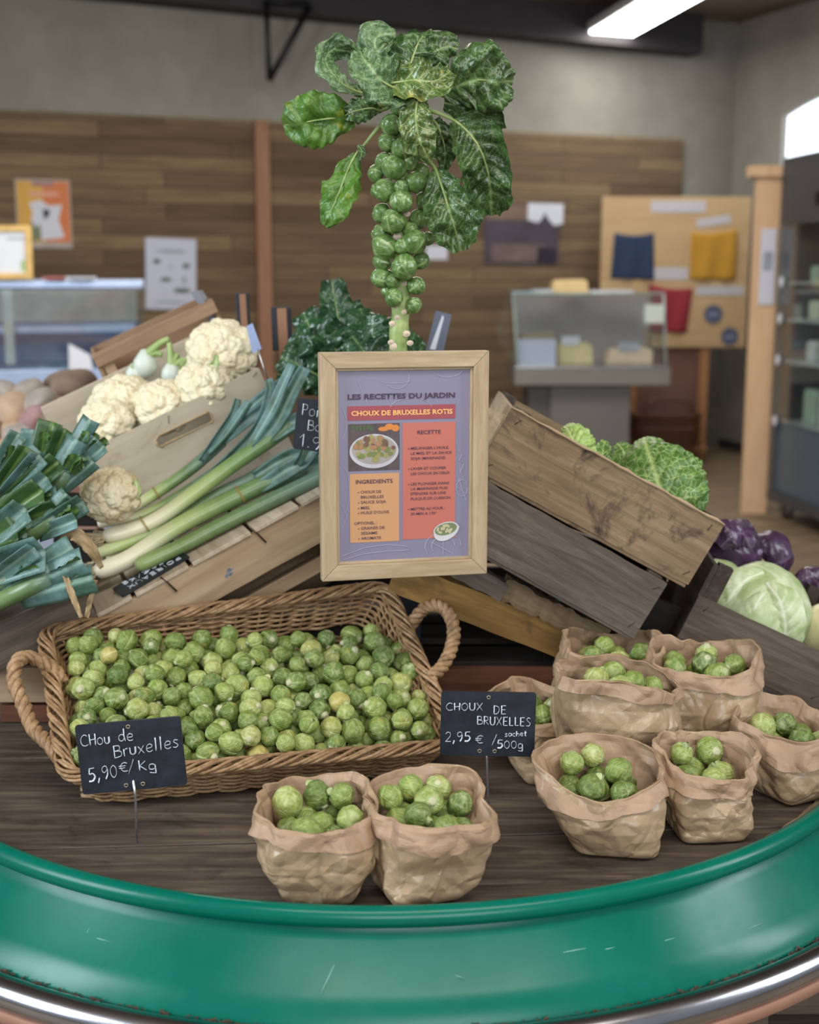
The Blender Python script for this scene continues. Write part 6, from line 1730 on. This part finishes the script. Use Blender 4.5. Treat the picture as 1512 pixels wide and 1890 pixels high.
bx('middle_rail', M_rail, (0, .30, zr - .03), (CW - .05, .36, zr + .02), ct, world=False, bevel=.01)
bx('top_rail', M_rail, (0, .20, zt_ - .05), (CW, .50, zt_), ct, world=False, bevel=.012)
bx('front_pane', M_gglass, (0.02, .02, zs - .05), (CW - .02, .026, zt_ - .05), ct, world=False, bevel=0)
bx('side_pane', M_gglass, (CW - .02, .03, zs - .05), (CW - .014, .72, zt_ - .05), ct, world=False, bevel=0)
px_ = (MC.inverted() @ P(12, 600, CY)).x
bx('glass_post', plain('pale_post', (176, 186, 186), .4), (px_ - .02, .03, zs - .02), (px_ + .025, .07, zt_ - .05), ct, world=False)
bx('back_panel', plain('counter_back', (138, 138, 134), .5), (0.02, .745, zs - .05), (CW - .02, .76, zt_ - .05), ct, world=False)
# on top of the counter
a, b = P(-40, 517, CY + .22), P(60, 517, CY + .24)
Mq = plane_M(V((a.x, a.y, zt_ + .001)), V((b.x, b.y, zt_ + .001)), -.10)
T = thing('certificate_frame', 'yellow framed white certificate standing on the glass counter', 'picture frame', Mq); w = (b - a).length; h = P(0, 415, CY + .22).z - zt_
M_yf = plain('yellow_pine', (222, 184, 110), .5)
for q in (((0, 0, 0), (w, .02, .03)), ((0, 0, h - .03), (w, .02, h)), ((0, 0, .03), (.03, .02, h - .03)), ((w - .03, 0, .03), (w, .02, h - .03))): bx('frame_rail', M_yf, *q, T, world=False)
bx('certificate', plain('certificate_paper', (222, 226, 232), .5, var=.01), (.03, .008, .03), (w - .03, .014, h - .03), T, world=False)
m = MB(); m.disc((w * .84, .0075, h * .25), (.018, 0, 0), (0, 0, .03), 12); m.build('green_emblem', plain('pale_green_print', (176, 206, 150), .6), T, world=False, smooth=False)
bx('print_line', M_gl, (w * .55, .0072, h * .74), (w * .88, .0078, h * .77), T, world=False, bevel=0)
for lab, x0, x1, mt in (('flat reddish leaflet lying on the glass counter', 88, 122, plain('leaflet_red', (196, 120, 110), .6)), ('flat white leaflet beside the reddish one on the glass counter', 130, 172, M_paper)):
    a, b = P(x0, 514, CY + .35), P(x1, 514, CY + .36); m = MB(); m.box((min(a.x, b.x), a.y - .1, zt_ + .0005), (max(a.x, b.x), a.y + .08, zt_ + .014)); tag(m.build('leaflet', mt, None, smooth=False), lab, 'leaflet')
# bright price card in the counter
a, b = P(128, 690, CY + .12), P(172, 690, CY + .14)
zc = zs - .0445
T = thing('price_card', 'bright white card leaning inside the glass counter', 'card', plane_M(V((a.x, a.y, zc)), V((b.x, b.y, zc)), -.25))
w = (b - a).length; m = MB(); m.prism([(0, .0), (w, .0), (w * .9, .07), (0, .13)], 0, .003); m.build('sheet', M_paper, T, world=False, smooth=False)
b_ = P(64, 690, 3.6)
# ------------------------------------------------------------------ cheese display case
DY = 8.3
xl, xr = P(950, 600, DY).x, P(1242, 600, DY).x
zc0 = P(1100, 712, DY).z; zc1 = P(1100, 680, DY).z; ztop = P(1100, 543, DY).z
MD = Matrix.Translation(V((0, DY, 0)))
dc = thing('cheese_display_case', 'small glass cheese display case on a grey pedestal', 'display case', MD)
M_grey = plain('grey_enamel', (120, 117, 110), .45, var=.05, scale=3); M_greyd = plain('grey_enamel_dark', (84, 80, 74), .5, var=.05, scale=3)
xp0, xp1 = P(1015, 800, DY + .1).x, P(1162, 800, DY + .1).x
bx('pedestal', plain('pedestal_grey', (104, 101, 97), .5, var=.04, scale=2), (xp0, .10, 0), (xp1, .60, zc0), dc, world=False, bevel=.006)
bx('pedestal_side', M_greyd, (xp0 - .14, .14, 0), (xp0, .55, zc0), dc, world=False)
bx('tray', M_grey, (xl + .005, 0, zc0), (xr, .70, zc1), dc, world=False, bevel=.008)
bx('tray_rim', M_steel, (xl + .005, -.004, zc1), (xr - .02, .68, zc1 + .012), dc, world=False)
gx0, gx1 = P(935, 600, DY + .1).x, P(1228, 600, DY + .1).x
tx0, tx1 = P(940, 543, DY + .2).x, P(1222, 543, DY + .2).x
def pane(name, pts):
    m = MB(); n = len(pts); m.add([V(p) for p in pts], [tuple(range(n))]); return m.build(name, M_gglass, dc, world=False, smooth=False, solid=.006)
zg = zc1 + .012
pane('front_pane', [(gx0 + .07, .02, zg), (gx1, .02, zg), (tx1, .14, ztop), (tx0 + .02, .14, ztop)])
pane('left_pane', [(gx0 + .07, .02, zg), (tx0 + .02, .14, ztop), (tx0 + .02, .60, ztop), (gx0 - .03, .66, zg + .2), (gx0 + .07, .66, zg)])
pane('right_pane', [(gx1, .02, zg), (gx1, .66, zg), (tx1, .60, ztop), (tx1, .14, ztop)])
pane('top_pane', [(tx0 + .02, .14, ztop), (tx1, .14, ztop), (tx1, .60, ztop), (tx0 + .02, .60, ztop)])
for a, b in (((gx1, .02, zg), (tx1, .14, ztop)), ((gx0 + .07, .02, zg), (tx0 + .02, .14, ztop)), ((tx0 + .02, .14, ztop), (tx1, .14, ztop)), ((gx1, .66, zg), (tx1, .60, ztop)), ((tx1, .14, ztop), (tx1, .60, ztop))):
    m = MB(); m.tube([V(a), V(b)], .008, 8); m.build('edge_strip', plain('pale_green_edge', (150, 164, 158), .3), dc, world=False)
bx('back_panel', plain('case_back', (170, 164, 164), .6, var=.06, scale=2), (gx0 + .10, .66, zg), (gx1 - .02, .67, ztop - .02), dc, world=False)
def cheese(label, px, py, Y, wpx, hpx, dep, mat, kind='block'):
    c = P(px, py, Y); w, h = wpx * Y * 1.0 / FPX, hpx * Y / FPX
    z0 = zg + .001 if kind != 'top' else ztop + .004
    m = MB()
    if kind == 'wedge': m.prism([(-w/2, 0), (w/2, 0), (w/2, h * .8), (w * .1, h), (-w * .42, h * .75)], 0, dep)
    else: m.prism([(-w/2, .004), (-w*.46, 0), (w*.46, 0), (w/2, .004), (w * .47, h * .85), (w * .38, h), (-w * .40, h * .96), (-w * .48, h * .7)], 0, dep)
    m.v = [(c.x + x, Y + y, z0 + z) for x, y, z in m.v]
    return tag(m.build('cheese', mat, None, smooth=False, bevel=.008), label, 'cheese')
M_ch = plain('cheese_paste', (224, 206, 156), .5, var=.05); M_ch2 = plain('cheese_rind', (230, 204, 176), .5, var=.08); M_ch3 = plain('cheese_grey_rind', (156, 146, 124), .6, var=.08)
cheese('yellow cheese block in the middle of the display case', 1062, 676, DY + .20, 66, 38, .2, M_ch)
cheese('greyish cheese wheel behind the white card in the display case', 992, 676, DY + .30, 70, 56, .2, M_ch3)
cheese('pinkish cut cheese at the right in the display case', 1162, 676, DY + .22, 86, 32, .2, M_ch2, 'wedge')
cheese('pale cheese standing on top of the display case', 1053, 545, DY + .30, 66, 24, .18, plain('cheese_top', (226, 198, 142), .5, var=.06), 'top')
def card(label, px0, px1, py0, py1, Y, mat=M_paper, name='price_card', z=None, tilt=-.1):
    a, b, t_ = P(px0, py1, Y), P(px1, py1, Y), P(px0, py0, Y)
    if z is not None: dz = z - a.z; a.z += dz; b.z += dz; t_.z += dz
    T = thing(name, label, 'card', plane_M(a, V((b.x, b.y, a.z)), tilt)); w, h = (b - a).length, t_.z - a.z
    bx('sheet', mat, (0, 0, 0), (w, .003, h), T, world=False, bevel=0); return T
card('large bluish white card at the left inside the display case', 954, 1026, 628, 676, DY + .10, plain('bluish_card', (190, 196, 218), .7, var=.01), z=zg + .001)
card('white price card on the yellow cheese block', 1036, 1070, 632, 648, DY + .19, z=zg + .125, tilt=-.05)
card('grey and white label on the pinkish cut cheese', 1142, 1180, 645, 662, DY + .21, plain('grey_label', (176, 180, 192), .7), z=zg + .085, tilt=-.05)
card('pale greenish notice stuck to the right of the case glass', 1190, 1226, 562, 596, DY + .045, plain('green_white_note', (196, 208, 198), .7, var=.02), name='notice')
for lab, x0, x1, mt, h in (('blue leaflet lying at the left on the display case', 945, 985, plain('leaflet_blue', (140, 170, 190), .6), .010), ('pale leaflet left of the cheese on the display case', 984, 1020, plain('leaflet_pale', (186, 196, 204), .6), .022), ('white leaflets lying right of the cheese on the display case', 1090, 1168, M_paper, .016)):
    a, b = P(x0, 545, DY + .25), P(x1, 545, DY + .25); m = MB(); m.box((a.x, DY + .20, ztop + .004), (b.x, DY + .45, ztop + .004 + h)); tag(m.build('leaflet', mt, None, smooth=False), lab, 'leaflet')
# ------------------------------------------------------------------ notice board on its stand with baskets
NY = 9.9
a, b, tl = P(1105, 641, NY), P(1375, 641, NY), P(1112, 363, NY)
MN = plane_M(a, V((b.x, b.y, a.z)), 0.0); NW, NH = (b - a).length, tl.z - a.z
nb = thing('notice_board', 'pine notice board with coloured cloths standing before the corner', 'notice board', MN)
M_pine = wood('pine_board', (196, 168, 128), (176, 146, 108), 'x', .3, bump=.05)
M_pinez = wood('pine_leg', (190, 140, 96), (150, 104, 68), 'z', .3, bump=.05)
bx('board', M_pine, (0, 0, 0), (NW, .03, NH), nb, world=False)
def nbx(px): return (MN.inverted() @ P(px, 500, NY)).x
def nbz(py): return (MN.inverted() @ P(1240, py, NY)).z
for px in (1176, 1309): bx('leg', M_pinez, (nbx(px - 8), .03, -a.z), (nbx(px + 8), .08, .25), nb, world=False)
bx('lower_panel', plain('stand_back', (120, 86, 74), .7, var=.1, scale=3), (nbx(1184), .06, -a.z + .12), (nbx(1302), .075, .02), nb, world=False)
bx('shelf', M_pinez, (nbx(1170), -.12, -a.z + .10), (nbx(1312), .30, -a.z + .13), nb, world=False)
bx('kick_board', M_pinez, (nbx(1170), .06, -a.z), (nbx(1316), .10, -a.z + .10), nb, world=False)
def cloth(label, mat, pts, seed):
    """pts TL TR BR BL px"""
    q = [V((nbx(x), 0, nbz(y))) for x, y in pts]; rows = []
    for i in range(15):
        s = i / 14; L_, R_ = q[0].lerp(q[3], s), q[1].lerp(q[2], s)
        rows.append([L_.lerp(R_, k / 14) + V((0, -.016 - .009 * math.sin(k * .9 + s * 2 + seed) * (.3 + s), -.02 * math.sin(math.pi * k / 14) * (1 - s))) for k in range(15)])
    m = MB(); m.grid(rows); m.v = [tuple(MN @ V(v)) for v in m.v]
    return tag(m.build('cloth', mat, None, solid=.002), label, 'cloth')
cloth('navy blue cloth pinned at the left of the notice board', plain('navy_cloth', (40, 56, 84), .9, var=.06), [(1132, 430), (1204, 430), (1207, 516), (1127, 514)], 1)
cloth('mustard yellow cloth pinned at the right of the notice board', plain('mustard_cloth', (186, 138, 44), .9, var=.06), [(1272, 428), (1357, 422), (1358, 516), (1274, 516)], 2)
cloth('red cloth pinned at the lower middle of the notice board', plain('red_cloth', (146, 44, 56), .9, var=.06), [(1198, 524), (1279, 532), (1272, 614), (1204, 612)], 3)
def strip(label, x0, y0, x1, y1, rot=0.0, mat=M_paper):
    w = nbx(x1) - nbx(x0); h = nbz(y0) - nbz(y1)
    T = MN @ Matrix.Translation(V((nbx(x0), -.004, nbz(y1)))) @ Matrix.Rotation(-rot, 4, 'Y')
    m = MB(); m.box((0, 0, 0), (w, .003, h)); o = m.build('paper_strip', mat, None, smooth=False, M=T); return tag(o, label, 'paper strip')
M_strip = plain('grey_white_paper', (186, 184, 188), .8, var=.02)
strip('long white heading strip at the top of the notice board', 1198, 371, 1298, 392, 0, M_strip)
strip('tilted white strip above the mustard cloth', 1284, 405, 1346, 420, .14, M_strip)
strip('white strip between the navy and mustard cloths', 1206, 494, 1270, 516, 0, M_strip)
strip('white strip below the mustard cloth', 1287, 528, 1374, 545, 0, M_strip)
for lab, x, y, r_ in (('round slate-blue sticker below the mustard cloth', 1320, 580, 17), ('round blue sticker at the lower right corner of the notice board', 1352, 621, 16)):
    c = MN @ V((nbx(x), -.003, nbz(y))); R = r_ * NY * 1.0 / FPX; m = MB()
    m.prism([(R * math.cos(k * .2618), R * math.sin(k * .2618)) for k in range(24)], -.003, .0025, MN.to_3x3().to_4x4()); m.v = [tuple(V(v) + c) for v in m.v]
    T = thing('sticker', lab, 'sticker', Matrix.Translation(c)); m.build('disc', plain('slate_blue_print', (84, 92, 118), .6), T, smooth=False)
    m = MB(); m.box((-R * .55, -.0042, -R * .18), (R * .55, -.0031, R * .18), Matrix.Translation(c) @ MN.to_3x3().to_4x4()); m.build('pale_band', plain('slate_blue_pale', (132, 140, 164), .6), T, smooth=False)
# baskets on the stand's shelf
M_bw = plain('brown_wicker', (104, 66, 44), .6, var=.25, scale=40)
for k, (lab, zz_, s) in enumerate((('lower brown wicker basket stacked under the notice board', -a.z + .131, 1.0), ('upper brown wicker basket stacked under the notice board', -a.z + .235, 1.04))):
    T = thing('wicker_basket', lab, 'basket', MN @ Matrix.Translation(V(((nbx(1170) + nbx(1296)) / 2, -.06, zz_))))
    hw_, hd = (nbx(1292) - nbx(1172)) / 2 * s, .16
    m = MB()
    for j in range(6):
        m.tube([V((hw_ * (.86 + .028 * j) * max(-1, min(1, 1.25 * math.cos(q))), hd * (.86 + .028 * j) * max(-1, min(1, 1.25 * math.sin(q))), .012 + .026 * j)) for q in np.linspace(0, 6.283, 41)[:-1]], .013, 6, closed=True)
    m.build('woven_side', M_bw, T, world=False)
    m = MB(); m.box((-hw_ * .85, -hd * .85, 0), (hw_ * .85, hd * .85, .008)); m.build('woven_base', M_bw, T, world=False, smooth=False)
    if k == 1:
        for sy in (-1, 1):
            m = MB(); m.tube(cat_rom([V((-hw_ * .7, sy * hd, .14)), V((-hw_ * .6, sy * hd, .24)), V((0, sy * hd, .265)), V((hw_ * .6, sy * hd, .24)), V((hw_ * .7, sy * hd, .14))], 20), .012, 6); m.build('handle', M_bw, T, world=False)
# ------------------------------------------------------------------ fridge and wood screen at the right
f0 = V((2.12, 7.62, 0)); f1 = V((2.235, 6.80, 0)); fdv = (f1 - f0).normalized(); fn = V((-fdv.y, fdv.x, 0))     # fn points away from the viewer side (into the fridge)
if fn.x < 0: fn = -fn
MFR = Matrix(((fdv.x, fn.x, 0, f0.x), (fdv.y, fn.y, 0, f0.y), (0, 0, 1, 0), (0, 0, 0, 1)))
FL_ = 1.35; FD = .62; FH = 2.06
fr = thing('display_fridge', 'tall dark glass-door display fridge on casters at the right edge', 'fridge', MFR)
M_fr = plain('fridge_charcoal', (70, 72, 76), .45, .2, var=.06); M_fri = plain('fridge_inside', (166, 178, 188), .5, var=.05); M_frb = plain('fridge_lower_panel', (84, 100, 112), .35, .2, var=.04)
def fz(py): return P(1430, py, 7.55).z
z_head = fz(415); z_low = fz(778); z_bot = fz(905)
bx('head_panel', M_fr, (0, 0, z_head), (FL_, FD, FH), fr, world=False, bevel=.006)
bx('side_wall', M_fr, (0, .02, z_bot), (.04, FD, z_head), fr, world=False)
bx('side_wall', M_fr, (FL_ - .04, .02, z_bot), (FL_, FD, z_head), fr, world=False)
bx('back_wall', M_fri, (.04, FD - .03, z_bot), (FL_ - .04, FD, z_head), fr, world=False)
bx('lower_body', M_frb, (.04, .03, z_bot), (FL_ - .04, FD - .03, z_low), fr, world=False)
bx('plinth', M_fr, (0, 0, z_bot - .06), (FL_, FD, z_bot), fr, world=False)
bx('door', M_gglass, (.05, .004, z_low), (FL_ - .05, .012, z_head), fr, world=False, bevel=0)
bx('door_stile', M_steel_d, (0, 0, z_bot), (.05, .03, z_head), fr, world=False)
bx('name_plate', M_black, (.45, -.004, fz(385)), (.75, 0, fz(362)), fr, world=False, bevel=0)
SH = [fz(y) for y in (520, 588, 664, 776)]
for z in SH: bx('shelf', plain('glass_shelf', (150, 162, 164), .3, var=.03), (.045, .04, z - .016), (FL_ - .045, FD - .035, z), fr, world=False)
for x, y in ((.12, .08), (.12, FD - .08), (FL_ - .12, .08), (FL_ - .12, FD - .08)):
    c = V((x, y, .06)); m = MB(); m.tube([c + V((0, -.016, 0)), c + V((0, .016, 0))], .058, 20); m.tube([c + V((0, 0, .05)), c + V((0, 0, z_bot - .06))], .012, 8)
    m.build('caster', M_steel_d, fr, world=False)
M_cn = [plain('jar_green', (150, 178, 160), .4, var=.06), plain('jar_pale', (190, 200, 176), .4, var=.06), plain('tub_white', (190, 198, 204), .4, var=.04)]
rq = random.Random(31)
gi = 0
for si, z in enumerate(SH):
    row = ['top shelf', 'second shelf', 'third shelf', 'bottom shelf'][si]
    hh = (.10, .11, .13, .20)[si]; x = .22
    while x < FL_ - .2:
        w = rq.uniform(.10, .16); T_ = MFR @ Matrix.Translation(V((x, .10, z + .001)))
        m = MB(); h2 = hh * rq.uniform(.85, 1.05); m.prism([(0, 0), (w * .9, 0), (w * .94, h2 * .8), (w * .8, h2), (.01, h2), (-.004, h2 * .8)], 0, .13)
        o = m.build('food_tub', M_cn[(si + gi) % 3], None, smooth=False, M=T_, bevel=.006); tag(o, 'pale green food tub on the ' + row + ' of the display fridge', 'tub', 'tubs on the fridge ' + row)
        x += w + .05; gi += 1
    T_ = MFR @ Matrix.Translation(V((.075, -.006, z - .045)))
    m = MB(); m.prism([(.03 * math.cos(k * .5236), .045 + .03 * math.sin(k * .5236)) for k in range(12)], 0, .003)
    tag(m.build('price_disc', M_paper, None, smooth=False, M=T_), 'round white price disc at the ' + row + ' edge of the fridge', 'label')
sx0, sx1 = P(1385, 600, 7.66).x, P(1431, 600, 7.66).x
scn = thing('wood_screen', 'narrow pale wooden upright panel beside the fridge', 'panel', Matrix.Translation(V(((sx0 + sx1) / 2, 7.66, 0))))
hw_ = (sx1 - sx0) / 2; zsc = P(1400, 326, 7.66).z
M_screen = wood('pale_birch', (222, 190, 152), (196, 158, 124), 'z', .25, bump=.05)
bx('upright', M_screen, (-hw_, 0, 0), (hw_, .04, zsc), scn, world=False)
bx('cap', M_screen, (-hw_ - .04, -.03, zsc), (hw_ + .01, .09, zsc + .06), scn, world=False)
T = thing('paper_notice', 'white paper notice taped to the pale wooden panel by the fridge', 'notice', Matrix.Translation(V((P(1400, 560, 7.65).x, 7.652, P(1400, 562, 7.65).z))))
hn = P(1400, 422, 7.65).z - P(1400, 562, 7.65).z; wn = P(1428, 500, 7.65).x - P(1400, 500, 7.65).x
bx('sheet', plain('notice_sheet', (200, 200, 212), .8, var=.02), (0, 0, 0), (wn, .004, hn), T, world=False, bevel=0)
bx('print_block', M_gl, (wn * .2, -.0015, hn * .45), (wn * .8, -.0005, hn * .7), T, world=False, bevel=0)
# slatted crates on the floor, seen below the rail
a = PZ(1400, 1835, .47)
pl = thing('floor_crate', 'slatted wooden crate stored under the table at the lower right corner', 'crate', Matrix.Translation(V((a.x, a.y + .05, 0))))
for k, z in enumerate((.05, .17, .29, .41)): bx('slat', M_crate_b if k % 2 else M_ply, (0, 0, z), (.42, .015, z + .085), pl, world=False); bx('slat', M_crate_b, (0, .30, z), (.42, .315, z + .085), pl, world=False)
for x in (.01, .39):
    for y in (.015, .275): bx('corner_post', M_crate_b, (x, y, 0), (x + .025, y + .025, .51), pl, world=False)
bx('bottom_board', M_crate_b, (0, .015, .03), (.42, .30, .045), pl, world=False)

# ------------------------------------------------------------------ fit the printed lettering
dg = bpy.context.evaluated_depsgraph_get()
for o, M_, width, hh in TEXTS:
    bb = [V(c) for c in o.bound_box]; x0 = min(c.x for c in bb); x1 = max(c.x for c in bb); hcap = 0.72
    sx = width / max(x1 - x0, 1e-6) if width else hh / hcap; sy = hh / hcap
    me = bpy.data.meshes.new_from_object(o.evaluated_get(dg)); nm = o.name.split('.')[0]; par = o.parent
    bpy.data.objects.remove(o)
    q = bpy.data.objects.new(nm, me); COL.objects.link(q); q.parent = par
    q.matrix_local = M_ @ Matrix.Diagonal((sx, sy, 1, 1)) @ Matrix.Translation(V((-x0, 0, 0)))
bpy.context.view_layer.update()
